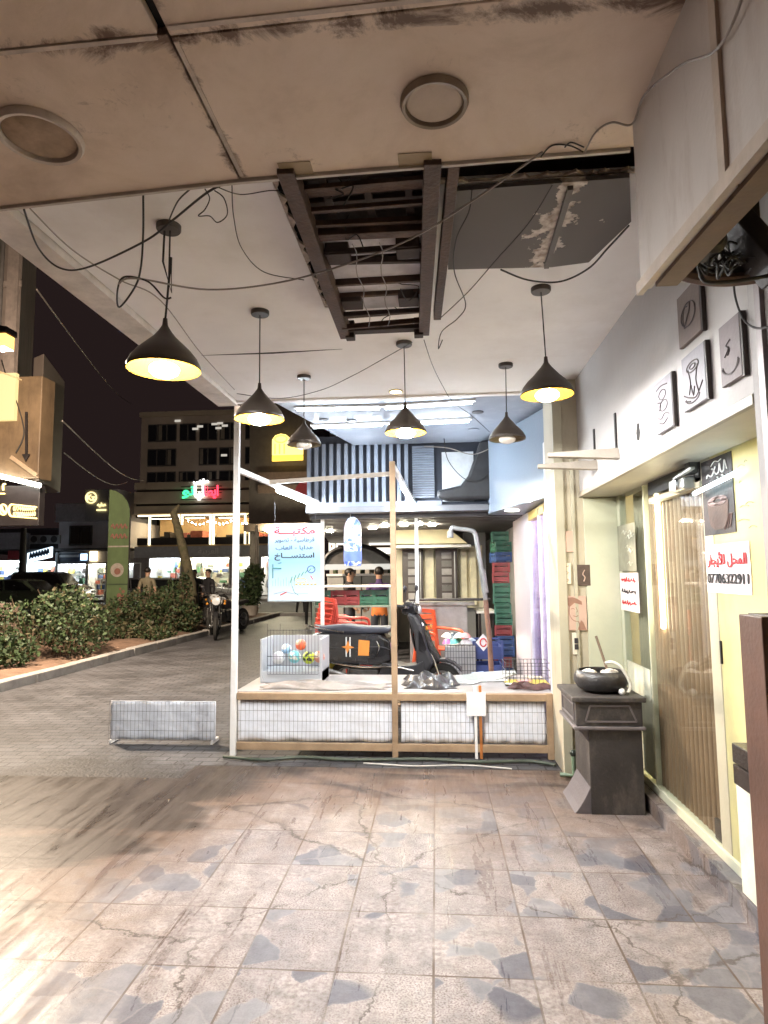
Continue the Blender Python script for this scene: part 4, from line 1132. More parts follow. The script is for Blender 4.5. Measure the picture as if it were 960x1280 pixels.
# low cabinet at the foot of the shop door: pale box, two dark drawers
st = thing('drawer_unit', 'low pale box topped by two glossy dark drawers at the shop door', 'drawers', (1.34, 2.9, .10))
MB().box(1.31, 1.38, 2.74, 3.06, .102, .555).build('pale_box', mat('pale_box_paint', (.66, .68, .58), .5), st, bevel=.004)
GD = mat('glossy_dark', (.035, .028, .025), .25, var=.4, scale=8, dirt=(.2, .16, .12), dirt_amt=.5)
for za, zb_ in ((.558, .645), (.65, .735)):
    MB().box(1.305, 1.381, 2.73, 3.07, za, zb_).build('drawer', GD, st, bevel=.006)

# ================================================================== THE BOOKSHOP STALL AT THE END OF THE TERRACE
WPAINT = mat('white_post_paint', (.86, .84, .82), .4, var=.06, dirt=(.5, .42, .36), dirt_amt=.4, dscale=6)
WOOD = mat('pine_wood', (.36, .25, .155), .55, var=.25, scale=4, dirt=(.22, .13, .07), dirt_amt=.5, dscale=5, bump=.15)
WOODP = mat('pale_bar_wood', (.50, .43, .36), .55, var=.2)
YF = 5.42
gA = at(292, 935, Z=0); YA = YF
A0 = at(292, 900, Y=YA); B0 = at(496, 900, Y=YA)
xa, xb_ = A0.x, B0.x
stall = thing('stall_frame', 'open stall frame of white and wooden posts with top rails and tube lights', 'stall', (xa + .7, YA, 0))
MB().box(xa - .024, xa + .024, YA - .024, YA + .024, 0, 2.99).build('corner_post', WPAINT, stall, bevel=.004)
topz = at(295, 587, Y=YA).z
tB = at(490, 577, Y=YA)
MB().box(tB.x - .022, tB.x + .026, YA - .024, YA + .024, 0, tB.z).build('wooden_post', WOOD, stall, bevel=.004)
cT = at(403, 631, Z=topz - .02); dT = at(521, 631, Z=topz - .02)
YC = 7.5
cT = at(403, 631, Y=YC); dT = at(520, 633, Y=YC)
MB().box(cT.x - .02, cT.x + .02, YC - .02, YC + .02, 0, cT.z).build('back_post', WPAINT, stall, bevel=.003)
MB().box(dT.x - .02, dT.x + .02, YC - .02, YC + .02, 0, dT.z).build('back_post', WPAINT, stall, bevel=.003)
MB().bar((xa, YA, topz), (cT.x, YC, cT.z), .04, .045).build('side_rail', WPAINT, stall, bevel=.003)
MB().bar((tB.x, YA, tB.z - .03), (dT.x, YC, dT.z), .04, .045).build('side_rail', WPAINT, stall, bevel=.003)
MB().bar((cT.x, YC, cT.z), (dT.x, YC, dT.z + .03), .04, .045).build('back_rail', WPAINT, stall, bevel=.003)
k = .30
l0 = Vector((xa, YA, topz)).lerp(Vector((cT.x, YC, cT.z)), k)
r0 = at(492, 592, Y=l0.y)
MB().bar(l0, r0, .04, .04).build('cross_bar', WOODP, stall, bevel=.003)
TUBEC = emis('tube_cool', (.86, .94, 1.0), 55)
l1 = Vector((xa, YA, topz - .045)).lerp(Vector((cT.x, YC, cT.z - .045)), .40); l2 = Vector((xa, YA, topz - .045)).lerp(Vector((cT.x, YC, cT.z - .045)), .86)
MB().cyl(l1, l2, .016).build('tube', TUBEC, stall)
l1 = Vector((tB.x, YA, tB.z - .075)).lerp(Vector((dT.x, YC, dT.z - .045)), .35); l2 = Vector((tB.x, YA, tB.z - .075)).lerp(Vector((dT.x, YC, dT.z - .045)), .98)
MB().cyl(l1, l2, .016).build('tube', TUBEC, stall)

# low counter
ztop = .52
xr_ = .93
ctr = thing('display_counter', 'low wooden stall counter with white wire mesh front panels', 'counter', (0, YA + .7, 0))
MB().box(xa - .0, xr_, YA + .03, YA + .95, ztop - .03, ztop).build('table_top', mat('counter_top', (.36, .34, .335), .35, var=.25, scale=3, dirt=(.25, .2, .17), dirt_amt=.5), ctr, bevel=.003)
MB().box(xa + .03, xr_, YA - .02, YA + .028, ztop - .062, ztop - .005).build('front_beam', WOOD, ctr, bevel=.004)
MB().box(xa + .03, xr_, YA - .018, YA + .026, .05, .11).build('bottom_beam', WOOD, ctr, bevel=.004)
px_ = at(600, 900, Y=YA).x
for x, m, w in ((px_ - .035, WPAINT, .022), (px_ + .005, mat('orange_rust', (.45, .16, .04), .6, var=.4), .022), (xr_ - .03, WOOD, .05)):
    MB().box(x - w / 2, x + w / 2, YA - .022, YA + .024, 0.0, ztop + (.06 if w < .03 else 0)).build('post', m, ctr, bevel=.003)
for x in (xa + .05, xr_ - .05):
    MB().box(x - .025, x + .025, YA + .88, YA + .93, 0, ztop - .03).build('post', WOOD, ctr)
WIRE = mat('wire_black', (.13, .13, .14), .4, metal=.6, bump=0)
SHEETW = mat('white_plastic_sheet', (.84, .87, .94), .5, var=.05, scale=3, bump=.25, bscale=14, dirt=(.6, .58, .58), dirt_amt=.4, dscale=5)


def mesh_panel(x0, x1, y, z0, z1, parent, pitch=.034):
    MB().sheet(lambda u, v: (x0 + (x1 - x0) * u, y + .03 + .008 * math.sin(u * 23 + v * 9) * math.sin(v * 7 + u * 5), z0 + (z1 - z0) * v), 40, 8).build('backing_sheet', SHEETW, parent, smooth=True, solid=.004)
    g = MB()
    n = int((x1 - x0) / pitch)
    for k in range(n + 1):
        x = x0 + (x1 - x0) * k / n
        g.tube([(x, y, z0), (x + rnd.uniform(-.004, .004), y + rnd.uniform(-.004, .004), (z0 + z1) / 2), (x, y, z1)], .0013, 4)
    for k in range(5):
        z = z0 + (z1 - z0) * k / 4
        g.tube([(x0, y - .003, z), (x1, y - .003, z)], .0015, 4)
    g.build('wire_grid', WIRE, parent)


mesh_panel(xa + .03, tB.x - .02, YA, .115, .452, ctr)
mesh_panel(tB.x + .05, px_ - .05, YA, .115, .452, ctr)
mesh_panel(px_ + .03, xr_ - .06, YA, .115, .452, ctr)
# loose mesh panel standing on the pavement left of the stall
m0, m1 = at(136, 925, Z=0).x, at(266, 925, Z=0).x
yy = 5.75
m0, m1 = at(136, 900, Y=yy).x, at(268, 900, Y=yy).x
mp_ = thing('mesh_panel', 'white low wire mesh panel standing on the pavement left of the stall', 'mesh panel', ((m0 + m1) / 2, yy, 0))
mesh_panel(m0, m1, yy, .03, .37, mp_)
for x in (m0 + .02, m1 - .02):
    MB().box(x - .01, x + .01, yy - .01, yy + .16, 0, .03).build('foot', WPAINT, mp_)
# hose and pipes along the foot of the stall
HOSE = mat('green_hose', (.07, .085, .06), .45, var=.3)
tag(MB().tube(smooth_pts([(xa + .0 - .05, YA - .10, .014), (xa + .3, YA - .16, .014), (xa + .6, YA - .08, .014), (xa + 1.0, YA - .13, .014), (-.1, YA - .09, .014), (.3, YA - .15, .014), (.7, YA - .11, .014), (.9, YA - .20, .014)]), .013, 8).build('garden_hose', HOSE, smooth=True), 'dark green hose lying along the foot of the stall', 'hose')
tag(MB().tube(smooth_pts([(-.6, YA - .20, .008), (-.2, YA - .26, .008), (.2, YA - .22, .008), (.55, YA - .3, .008)]), .007, 6).build('thin_cable', mat('pale_hose', (.5, .47, .42), .5), smooth=True), 'thin pale cable on the tiles in front of the stall', 'cable')
pipe = thing('water_pipe', 'green water pipe with elbows at the foot of the cream column', 'pipe', (1.0, 4.9, 0))
a = at(716, 925, Y=4.9)
MB().tube([(.88, 4.93, .03), (a.x, 4.9, .03), (a.x, 4.9, .16), (a.x + .02, 4.9, .20), (a.x + .09, 4.9, .21)], .017, 10).build('pipe_run', mat('pipe_green', (.14, .20, .13), .45, var=.2), pipe, smooth=True)
MB().ball((a.x, 4.9, .19), .026, 12, 8).build('valve', mat('valve_dark', (.05, .06, .05), .4, metal=.5), pipe, smooth=True)
# ------------------------------------------------------------------ things on the counter
yb0 = YA + .35
t0 = at(333, 851, Z=ztop); 
TR = mat('tray_white', (.48, .50, .53), .4, var=.04)
tx0, tx1 = at(325, 845, Y=YA + .45).x, at(402, 845, Y=YA + .45).x
ty = YA + .45
tray = thing('ball_box', 'white open box with a black wire basket front full of toy balls', 'box', ((tx0 + tx1) / 2, ty, ztop))
zt_ = at(360, 799, Y=ty).z
MB().box(tx0, tx0 + .02, ty, ty + .40, ztop + .001, zt_).build('side_board', TR, tray, bevel=.002)
MB().box(tx1 - .02, tx1, ty, ty + .40, ztop + .001, zt_).build('side_board', TR, tray, bevel=.002)
MB().box(tx0, tx1, ty + .40, ty + .42, ztop + .001, zt_).build('back_board', TR, tray, bevel=.002)
MB().box(tx0, tx1, ty + .02, ty + .40, ztop + .001, ztop + .10).build('base_board', TR, tray, bevel=.002)
wb = MB()
bx0, bx1 = tx0 + .07, tx1 - .03
for k in range(17):
    x = bx0 + (bx1 - bx0) * k / 16
    wb.tube([(x, ty - .01, ztop + .08), (x, ty - .01, zt_ + (.14 if k in (0, 4) else .09))], .0022, 4)
for z in (ztop + .08, ztop + .16, ztop + .24, zt_ + .08):
    wb.tube([(bx0, ty - .012, z), (bx1, ty - .012, z)], .0026, 4)
wb.build('wire_basket', WIRE, tray)


def ballmat(name, c1, c2, sc):
    m, nt, b = _base(name); L = nt.links.new
    tc = N(nt, 'ShaderNodeTexCoord'); v = N(nt, 'ShaderNodeTexVoronoi', i_Scale=sc); L(tc.outputs['Object'], v.inputs['Vector'])
    s_ = N(nt, 'ShaderNodeSeparateColor'); L(v.outputs['Color'], s_.inputs[0])
    r_ = N(nt, 'ShaderNodeMapRange'); r_.inputs[1].default_value = .5; r_.inputs[2].default_value = .55; L(s_.outputs[0], r_.inputs[0])
    mx = N(nt, 'ShaderNodeMixRGB'); mx.inputs[1].default_value = (*c1, 1); mx.inputs[2].default_value = (*c2, 1); L(r_.outputs[0], mx.inputs[0]); L(mx.outputs[0], b.inputs['Base Color'])
    b.inputs['Roughness'].default_value = .35
    return m


balls = [(348, 822, .056, ballmat('ball_white', (.75, .75, .75), (.62, .60, .66), 22), 'white toy ball at the street end of the wire basket'),
         (368, 821, .056, ballmat('ball_teal', (.20, .55, .60), (.75, .75, .7), 25), 'teal and white toy ball in the wire basket'),
         (386, 822, .056, ballmat('ball_lime', (.55, .66, .05), (.05, .06, .03), 28), 'lime toy ball with black spots in the wire basket'),
         (403 - 4, 821, .052, ballmat('ball_pink', (.75, .32, .22), (.78, .62, .5), 20), 'pink and cream toy ball at the end of the wire basket'),
         (376, 806, .05, ballmat('ball_orange', (.80, .15, .06), (.78, .45, .3), 16), 'orange red toy ball on top of the others'),
         (358, 811, .045, ballmat('ball_blue', (.35, .55, .75), (.7, .72, .72), 22), 'pale blue toy ball behind the white one')]
for x, y, r_, m, lb in balls:
    c = at(x, y, Y=ty + .12 if y > 815 else ty + .2)
    tag(MB().ball(c, r_ * 1.05, 20, 12).build('toy_ball', m, smooth=True), lb, 'ball', 'toy balls in the wire basket')

# grey cloth, papers, packets on the counter
def cloth(x0, x1, y0, y1, z, amp, label, m, name='cloth', cat='cloth', fr=7.0):
    o = MB().sheet(lambda u, v: (x0 + (x1 - x0) * u + .03 * math.sin(v * 11 + u * 3), y0 + (y1 - y0) * v + .03 * math.sin(u * 9), z + .004 + amp * (.5 + .5 * math.sin(u * fr * 1.7 + v * 4) * math.sin(v * fr + u * 6)) * (1 - (2 * u - 1) ** 6) * (1 - (2 * v - 1) ** 6)), 40, 24).build(name, m, smooth=True, solid=.002)
    return tag(o, label, cat)


cx0, cx1 = at(345, 850, Y=YA + .3).x, at(490, 850, Y=YA + .3).x
cloth(cx0 - .1, cx1 - .03, YA + .10, YA + .42, ztop, .05, 'crumpled grey cloth on the counter in front of the ball box', mat('cloth_grey', (.27, .24, .22), .8, var=.3, scale=7))
cx2, cx3 = at(505, 850, Y=YA + .3).x, at(572, 850, Y=YA + .3).x
cloth(cx2, cx3, YA + .15, YA + .7, ztop, .10, 'dark crumpled plastic sheet on the counter right of the wooden post', mat('plastic_dark', (.06, .058, .06), .3, var=.5, scale=9), fr=11)
g0, g1 = at(552, 858, Z=ztop), at(640, 838, Z=ztop)
gp_ = [( -.30, -.03), (-.22, .07), (.05, .13), (.32, .16), (.33, .10), (.1, .0), (-.12, -.05)]
tag(MB().prism(gp_, ((g0.x + g1.x) / 2, YA + .55, ztop + .003), (1, 0, 0), (0, .88, .47), .012).build('glass_sheet', mat('pale_green_glass', (.40, .43, .40), .12, var=.1, spec=.8), bevel=.003), 'pale grey pointed sheet lying tilted on the counter', 'sheet')
pc = [mat('paper_white', (.80, .80, .80), .6, var=.04), mat('paper_blue', (.42, .55, .72), .5), mat('paper_rose', (.70, .35, .38), .5), mat('paper_cream', (.72, .66, .50), .6)]
labs = ['white sheet of paper flat on the counter near the rail', 'loose white paper hanging over the counter edge by the orange post', 'white folded leaflet beside the wire crate', 'blue booklet on the counter by the light box wall', 'rose coloured booklet near the yellow end of the counter', 'cream envelope under the booklets', 'white card lying in front of the crate']
for k, (px, py, sx_, sy_, mi) in enumerate(((470, 853, .16, .10, 0), (590, 852, .12, .2, 0), (620, 850, .2, .12, 0), (600, 842, .14, .1, 1), (655, 852, .12, .08, 2), (668, 848, .14, .1, 3), (640, 857, .12, .06, 0))):
    c = at(px, py, Z=ztop + .01)
    a = rnd.uniform(-.6, .6)
    m = Matrix.Translation((c.x, max(c.y, YA + .12), ztop + .004 + .003 * k)) @ Matrix.Rotation(a, 4, 'Z') @ Matrix.Rotation(rnd.uniform(-.02, .05), 4, 'X')
    tag(MB().box(-sx_ / 2, sx_ / 2, -sy_ / 2, sy_ / 2, 0, .004).xform(m).build('paper_sheet', pc[mi]), labs[k], 'paper')
# hanging white price sheet at the counter edge
a = at(585, 868, Y=YA - .03); 
tag(MB().box(at(583, 868, Y=YA - .03).x, at(607, 868, Y=YA - .03).x, YA - .032, YA - .028, at(595, 895, Y=YA - .03).z, ztop + .012).build('price_sheet', pc[0]), 'white paper hung over the front beam by the orange post', 'paper')
# wire crate at the right end
wx0, wx1 = at(632, 840, Y=YA + .35).x, at(688, 840, Y=YA + .35).x
wc = thing('wire_crate', 'low black wire basket at the end of the counter by the column', 'basket', ((wx0 + wx1) / 2, YA + .35, ztop))
q = MB()
za, zb2 = ztop + .004, at(650, 829, Y=YA + .35).z
for yv in (YA + .35, YA + .62):
    for k in range(13):
        x = wx0 + (wx1 - wx0) * k / 12
        q.tube([(x, yv, za), (x, yv, zb2)], .0022, 4)
    for k in range(4):
        q.tube([(wx0, yv, za + (zb2 - za) * k / 3), (wx1, yv, za + (zb2 - za) * k / 3)], .0025, 4)
for xv in (wx0, wx1):
    for k in range(4):
        q.tube([(xv, YA + .35, za + (zb2 - za) * k / 3), (xv, YA + .62, za + (zb2 - za) * k / 3)], .0025, 4)
q.build('wire_body', WIRE, wc)
MB().box(wx0 + .005, wx1 - .005, YA + .355, YA + .615, za, za + .008).build('base_tray', mat('tray_yellow', (.55, .42, .06), .5, var=.2), wc)
cloth(wx0 + .02, wx1 - .02, YA + .14, YA + .33, ztop, .05, 'dark folded cloth with reddish edge before the wire basket', mat('cloth_maroon', (.10, .05, .045), .8, var=.6, scale=12), fr=9)

# ------------------------------------------------------------------ hanging sign and punch bag
ys = 6.6
p0, p1 = at(335, 655, Y=ys), at(402, 752, Y=ys)
bsg = thing('hanging_sign', 'pale blue hanging sign with Arabic lines and drawn stationery at its foot', 'sign', ((p0.x + p1.x) / 2, ys, p1.z))
MB().box(p0.x, p1.x, ys, ys + .03, p1.z, p0.z).build('sign_box', mat('sign_edge', (.55, .62, .68), .35, metal=.2), bsg, bevel=.006)
mface, nt, b = _base('sign_face'); L = nt.links.new
tc = N(nt, 'ShaderNodeTexCoord'); sx = N(nt, 'ShaderNodeSeparateXYZ'); L(tc.outputs['Object'], sx.inputs[0])
rp = N(nt, 'ShaderNodeMapRange'); rp.inputs[1].default_value = 0; rp.inputs[2].default_value = p0.z - p1.z; L(sx.outputs[2], rp.inputs[0])
crp = N(nt, 'ShaderNodeValToRGB'); L(rp.outputs[0], crp.inputs[0])
crp.color_ramp.elements[0].color = (.58, .68, .72, 1); crp.color_ramp.elements[1].color = (.46, .60, .74, 1)
xx = crp.color_ramp.elements.new(.5); xx.color = (.26, .46, .64, 1)
L(crp.outputs[0], b.inputs['Base Color']); b.inputs['Roughness'].default_value = .35
L(crp.outputs[0], b.inputs['Emission Color']); b.inputs['Emission Strength'].default_value = .12  # face glows faintly by itself, standing in for the tube light on it
MB().box(p0.x + .014, p1.x - .014, ys - .004, ys - .0005, p1.z + .014, p0.z - .014).build('sign_face', mface, bsg)
xc = (p0.x + p1.x) / 2; wS = p1.x - p0.x; hS = p0.z - p1.z
NAVY = mat('ink_navy', (.035, .06, .14), .5, bump=0)
lettering(MB(), 'مكتبـــة', (xc, ys - .005, p1.z + hS * .90), UX, UZ, width=wS * .76, height=hS * .115, bold=.02).build('lettering', RED, bsg)
lettering(MB(), 'قرطاسية - تصوير', (xc, ys - .005, p1.z + hS * .785), UX, UZ, width=wS * .74, height=hS * .07, bold=.01).build('lettering', NAVY, bsg)
lettering(MB(), 'هدايا - العاب', (xc, ys - .005, p1.z + hS * .685), UX, UZ, width=wS * .70, height=hS * .065, bold=.01).build('lettering', NAVY, bsg)
lettering(MB(), 'استنســـاخ', (xc, ys - .005, p1.z + hS * .575), UX, UZ, width=wS * .74, height=hS * .10, bold=.025).build('lettering', BLACK, bsg)
cols = [mat('print_green', (.08, .30, .12), .5), mat('print_yellow', (.75, .5, .05), .5), mat('print_red', (.6, .06, .05), .5), mat('print_blue', (.06, .12, .35), .5), mat('print_teal', (.08, .25, .26), .5)]
Q = lambda u, v: Vector((p0.x + wS * u, ys - .0055, p1.z + hS * v))
for kk, m in enumerate(cols):
    q = MB()
    if kk == 0:
        for k in range(7): q.tube([Q(.42 + .07 * k, .24 + .03 * k), Q(.46 + .07 * k, .32 + .02 * k)], .004, 5)
        for k in range(9): q.tube([Q(.1 + .05 * k, .2), Q(.1 + .05 * k, .27 + .02 * (k % 3))], .0015, 4)
    if kk == 1:
        for k in range(6): q.tube([Q(.52 + .07 * k, .215), Q(.56 + .07 * k, .225)], .006, 5)
        q.tube(ell_pts := [Q(.62 + .1 * math.cos(a), .27 + .03 * math.sin(a)) for a in [j * .5 for j in range(13)]], .0035, 5)
    if kk == 2:
        q.tube([Q(.24, .085), Q(.36, .125)], .006, 5); q.tube([Q(.8, .33), Q(.84, .28)], .005, 5)
    if kk == 3:
        q.tube([Q(.81 + .07 * math.cos(a), .41 + .045 * math.sin(a)) for a in [j * .45 for j in range(15)]], .005, 5)
        q.tube([Q(.12, .10), Q(.3, .13), Q(.5, .10), Q(.75, .10)], .0018, 4)
    if kk == 4:
        q.tube([Q(.10, .48), Q(.10, .30)], .006, 5); q.tube([Q(.09, .43), Q(.26, .425)], .008, 5); q.tube([Q(.2, .49), Q(.26, .5)], .005, 5); q.tube([Q(.46, .2), Q(.5, .12), Q(.58, .08)], .003, 5)
    q.build('drawn_stationery', m, bsg)
for u in (.12, .88):
    h = Q(u, 1.0)
    rail_t = (ys - YA) / (YC - YA)
    MB().tube([(h.x, ys + .015, h.z - .01), (h.x, ys + .015, h.z + .22)], .002, 5).build('hanging_wire', WIRE, bsg)
b0, b1 = at(438, 646, Y=7.3), at(441, 708, Y=7.3)
mbag, nt, b = _base('bag_print'); L = nt.links.new
tc = N(nt, 'ShaderNodeTexCoord'); nn = N(nt, 'ShaderNodeTexNoise', i_Scale=9.0, i_Detail=3.0, i_Distortion=1.5); L(tc.outputs['Object'], nn.inputs['Vector'])
cc = N(nt, 'ShaderNodeValToRGB'); cc.color_ramp.interpolation = 'CONSTANT'; L(nn.outputs[0], cc.inputs[0])
cc.color_ramp.elements[0].color = (.08, .13, .50, 1); cc.color_ramp.elements[1].position = .62; cc.color_ramp.elements[1].color = (.55, .32, .2, 1)
for p_, c_ in ((.42, (.16, .24, .62, 1)), (.48, (.70, .72, .78, 1)), (.57, (.30, .35, .62, 1))):
    e_ = cc.color_ramp.elements.new(p_); e_.color = c_
L(cc.outputs[0], b.inputs['Base Color']); b.inputs['Roughness'].default_value = .4
bag = thing('punch_bag', 'blue and white printed toy punch bag hanging by a string', 'punch bag', (b1.x, 7.3, b1.z))
h = b0.z - b1.z
MB().lathe([(0, h), (.02, h * .995), (.055, h * .96), (.085, h * .88), (.098, h * .8), (.102, h * .4), (.1, h * .06), (.09, .005), (0, 0)], b1, 28).build('bag_body', mbag, bag, smooth=True)
MB().lathe([(.1015, h * .10), (.104, h * .1), (.104, h * .30), (.1015, h * .30)], b1, 28).build('blue_band', mat('bag_blue', (.12, .18, .58), .4), bag, smooth=True)
MB().tube([(b0.x, 7.3, b0.z - .02), (b0.x - .005, 7.3, b0.z + .17)], .003, 5).build('string', mat('string_white', (.7, .68, .64), .8), bag)

# ------------------------------------------------------------------ black pedestal with bowl
ped = thing('pedestal', 'dark grey flared pedestal table with panelled apron by the shop column', 'pedestal', (1.08, 4.3, 0))
CH = mat('charcoal_paint', (.048, .042, .040), .5, var=.3, scale=5, bump=.2, dirt=(.17, .145, .12), dirt_amt=.7, dscale=7, streak=.5)
cxp, cyp = at(760, 870, Y=4.3).x, 4.42
zt1 = at(755, 868, Y=4.3).z
CH2 = mat('charcoal_light', (.16, .14, .14), .45, var=.2)
x0p, x1p = at(717, 870, Y=4.2).x, at(806, 885, Y=4.2).x
Wp = x1p - x0p
ya_, yb_2 = 4.20, 4.20 + .5
apz = zt1 - .20
MB().box(x0p - .012, x1p + .008, ya_ - .012, yb_2, zt1 - .03, zt1).build('table_top', CH, ped, bevel=.006)
MB().box(x0p + .012, x1p - .012, ya_ + .012, yb_2 - .012, apz + .021, zt1 - .031).build('apron', CH, ped, bevel=.004)
MB().box(x0p - .004, x1p + .002, ya_ - .004, yb_2 - .004, apz, apz + .02).build('lower_moulding', CH2, ped, bevel=.005)
fr = MB()
P4 = [(x0p + .07, apz + .05), (x1p - .05, apz + .05), (x1p - .09, zt1 - .055), (x0p + .10, zt1 - .055)]
for i in range(4):
    a, b_ = P4[i], P4[(i + 1) % 4]
    fr.bar((a[0], ya_ + .010, a[1]), (b_[0], ya_ + .010, b_[1]), .010, .010, up=(0, 1, 0))
Q4 = [(ya_ + .06, apz + .05), (yb_2 - .08, apz + .05), (yb_2 - .08, zt1 - .055), (ya_ + .06, zt1 - .055)]
for i in range(4):
    a, b_ = Q4[i], Q4[(i + 1) % 4]
    fr.bar((x0p + .010, a[0], a[1]), (x0p + .010, b_[0], b_[1]), .010, .010, up=(1, 0, 0))
fr.build('apron_moulding', CH2, ped)
# waist: front slab and curved flaring side
MB().box(x0p + .09, x1p - .015, ya_ + .03, yb_2 - .05, .0, apz).build('waist', CH, ped, bevel=.004)
n = 14
cv = MB()
pts = []
for k in range(n + 1):
    t = k / n
    z = apz * (1 - t)
    off = .02 + .15 * math.sin(math.pi * min(1, t * 1.15)) ** 1 * (1 if t < .55 else .0) if False else .0
    x = x0p + .02 + .14 * math.sin(math.pi * t) ** .8 * (1 - .35 * t) - .03 * t
    pts.append((x, z))
poly = pts + [(x0p + .17, 0), (x0p + .17, apz)]
cv.prism(poly, (0, yb_2 - .06, 0), (1, 0, 0), (0, 0, 1), .40)
cv.build('flared_side', mat('charcoal_side', (.12, .105, .11), .45, var=.2), ped, bevel=.003)
gv = MB()
for z in (.10, .20, .30, .40):
    k = min(range(n + 1), key=lambda i: abs(pts[i][1] - z))
    gv.bar((pts[k][0] - .001, ya_ + .045, z), (pts[k][0] - .001, yb_2 - .07, z), .006, .006)
gv.build('side_groove', BLACK, ped)
cb_ = at(752, 866, Y=4.42)
bw = thing('stone_bowl', 'black round stone bowl on the dark pedestal', 'bowl', (cb_.x, 4.42, zt1))
Rb = .175
MB().lathe([(0, .002), (Rb * .62, .002), (Rb * .86, .025), (Rb, .07), (Rb * .98, .105), (Rb * .86, .135), (Rb * .80, .138), (Rb * .78, .125), (Rb * .85, .09), (Rb * .6, .05), (0, .045)], (cb_.x, 4.42, zt1), 40).build('bowl_body', mat('bowl_black', (.03, .028, .028), .38, var=.4, scale=14, bump=.2), bw, smooth=True)
WR = mat('crumpled_white', (.70, .66, .60), .8)
for k, (dx, dy, s_, lb) in enumerate(((-.08, 0, .05, 'white crumpled tissue at the column side of the stone bowl'), (.05, .0, .055, 'white crumpled tissue at the shop side of the stone bowl'))):
    mb = MB(); mb.ball((cb_.x + dx, 4.40 + dy, zt1 + .118), s_, 12, 8, (1, 1, .5))
    mb.v = [v + Vector((rnd.uniform(-1, 1), rnd.uniform(-1, 1), rnd.uniform(-1, 1))) * .008 for v in mb.v]
    tag(mb.build('crumpled_tissue', WR), lb, 'tissue')
c0 = at(759, 845, Y=4.4); s0 = at(745, 795, Y=4.52)
tag(MB().tube([(cb_.x + .06, 4.45, zt1 + .10), s0], .009, 8).build('wooden_stick', mat('stick_brown', (.16, .11, .075), .6), smooth=True), 'thin brown stick leaning in the stone bowl against the wall', 'stick')
hp = [at(757, 829, Y=4.36), at(766, 828, Y=4.34), at(776, 834, Y=4.32), at(784, 846, Y=4.31), at(788, 857, Y=4.30), at(785, 866, Y=4.28)]
ho_ = thing('hookah_hose', 'white curved hose with a nozzle lying over the rim of the stone bowl', 'hose', tuple(hp[-1]))
MB().tube(smooth_pts(hp), .011, 8).build('hose_tube', mat('hose_white', (.70, .68, .60), .4, dirt=(.3, .28, .2), dirt_amt=.4, dscale=20), ho_, smooth=True)
MB().ball((hp[-1].x - .04, 4.27, zt1 + .022), .022, 12, 8).build('nozzle', mat('nozzle_white', (.75, .75, .72), .3), ho_, smooth=True)

# ================================================================== NEIGHBOURING SHOPS BEYOND THE STALL
CW = mat('canopy_white', (.27, .30, .36), .5, var=.06, dirt=(.5, .5, .52), dirt_amt=.4, dscale=3)
pc0, pc1 = at(350, 496, Z=3.01), at(452, 547, Z=3.01)
Yc = 7.3
can = thing('shop_canopy', 'white lit canopy ceiling of the neighbouring shop with rows of tube lights', 'canopy', (0, 6.3, 3.0))
MB().prism([(-1.38, 5.36), (1.12, 5.36), (1.12, Yc), (-.93, Yc)], (0, 0, 3.0), (1, 0, 0), (0, 1, 0), .06).build('canopy_sheet', CW, can)
TB = emis('tube_cold_bright', (.80, .91, 1.0), 11)
for (x0, y0), (x1, y1) in (((372, 512), (474, 510)), ((482, 510), (590, 503)), ((392, 534), (478, 531)), ((486, 531), (586, 526))):
    a, b_ = at(x0, y0, Z=2.97), at(x1, y1, Z=2.97)
    MB().cyl(a, b_, .014).build('tube', TB, can)
    MB().bar(a + Vector((-.03, 0, .018)), b_ + Vector((.03, 0, .018)), .045, .02).build('tube_housing', WPAINT, can)
for px, py, s_ in ((597, 515, .055), (405, 525, .05), (440, 526, .05), (592, 537, .06)):
    c = at(px, py, Z=2.995)
    MB().lathe([(s_, 0), (s_, -.006), (0, -.006)], c, 20).build('round_vent', mat('vent_dark', (.12, .12, .13), .6) if py != 537 else CW, can)
# slatted metal screen over the eatery
SL = mat('screen_slat_metal', (.20, .225, .28), .35, metal=.35, var=.15, dirt=(.2, .2, .22), dirt_amt=.4)
scx0, scx1 = at(386, 590, Y=Yc).x, at(546, 590, Y=Yc).x
zb0, zt0 = at(460, 634, Y=Yc).z, 3.02
scr = thing('slat_screen', 'screen of upright pale metal slats above the eatery front', 'screen', ((scx0 + scx1) / 2, Yc, zb0))
sm = MB()
nS = 14
for k in range(nS):
    x = scx0 + (scx1 - .35 - scx0) * k / (nS - 1)
    sm.box(x - .021, x + .021, Yc, Yc + .05, zb0 + .06, zt0)
sm.build('slats', SL, scr)
MB().box(scx0 - .03, scx1 + .6, Yc + .06, Yc + .12, zb0, zt0 + .1).build('backing', mat('screen_dark', (.03, .035, .05), .7), scr)
lv = MB()
for k in range(22):
    z = zb0 + .1 + k * (zt0 - zb0 - .14) / 22
    lv.box(scx1 - .28, scx1 - .03, Yc + .0, Yc + .04, z, z + .018)
lv.build('louvres', SL, scr)
MB().box(scx0 - .03, scx1 + .05, Yc - .01, Yc + .06, zb0, zb0 + .06).build('bottom_rail', SL, scr)
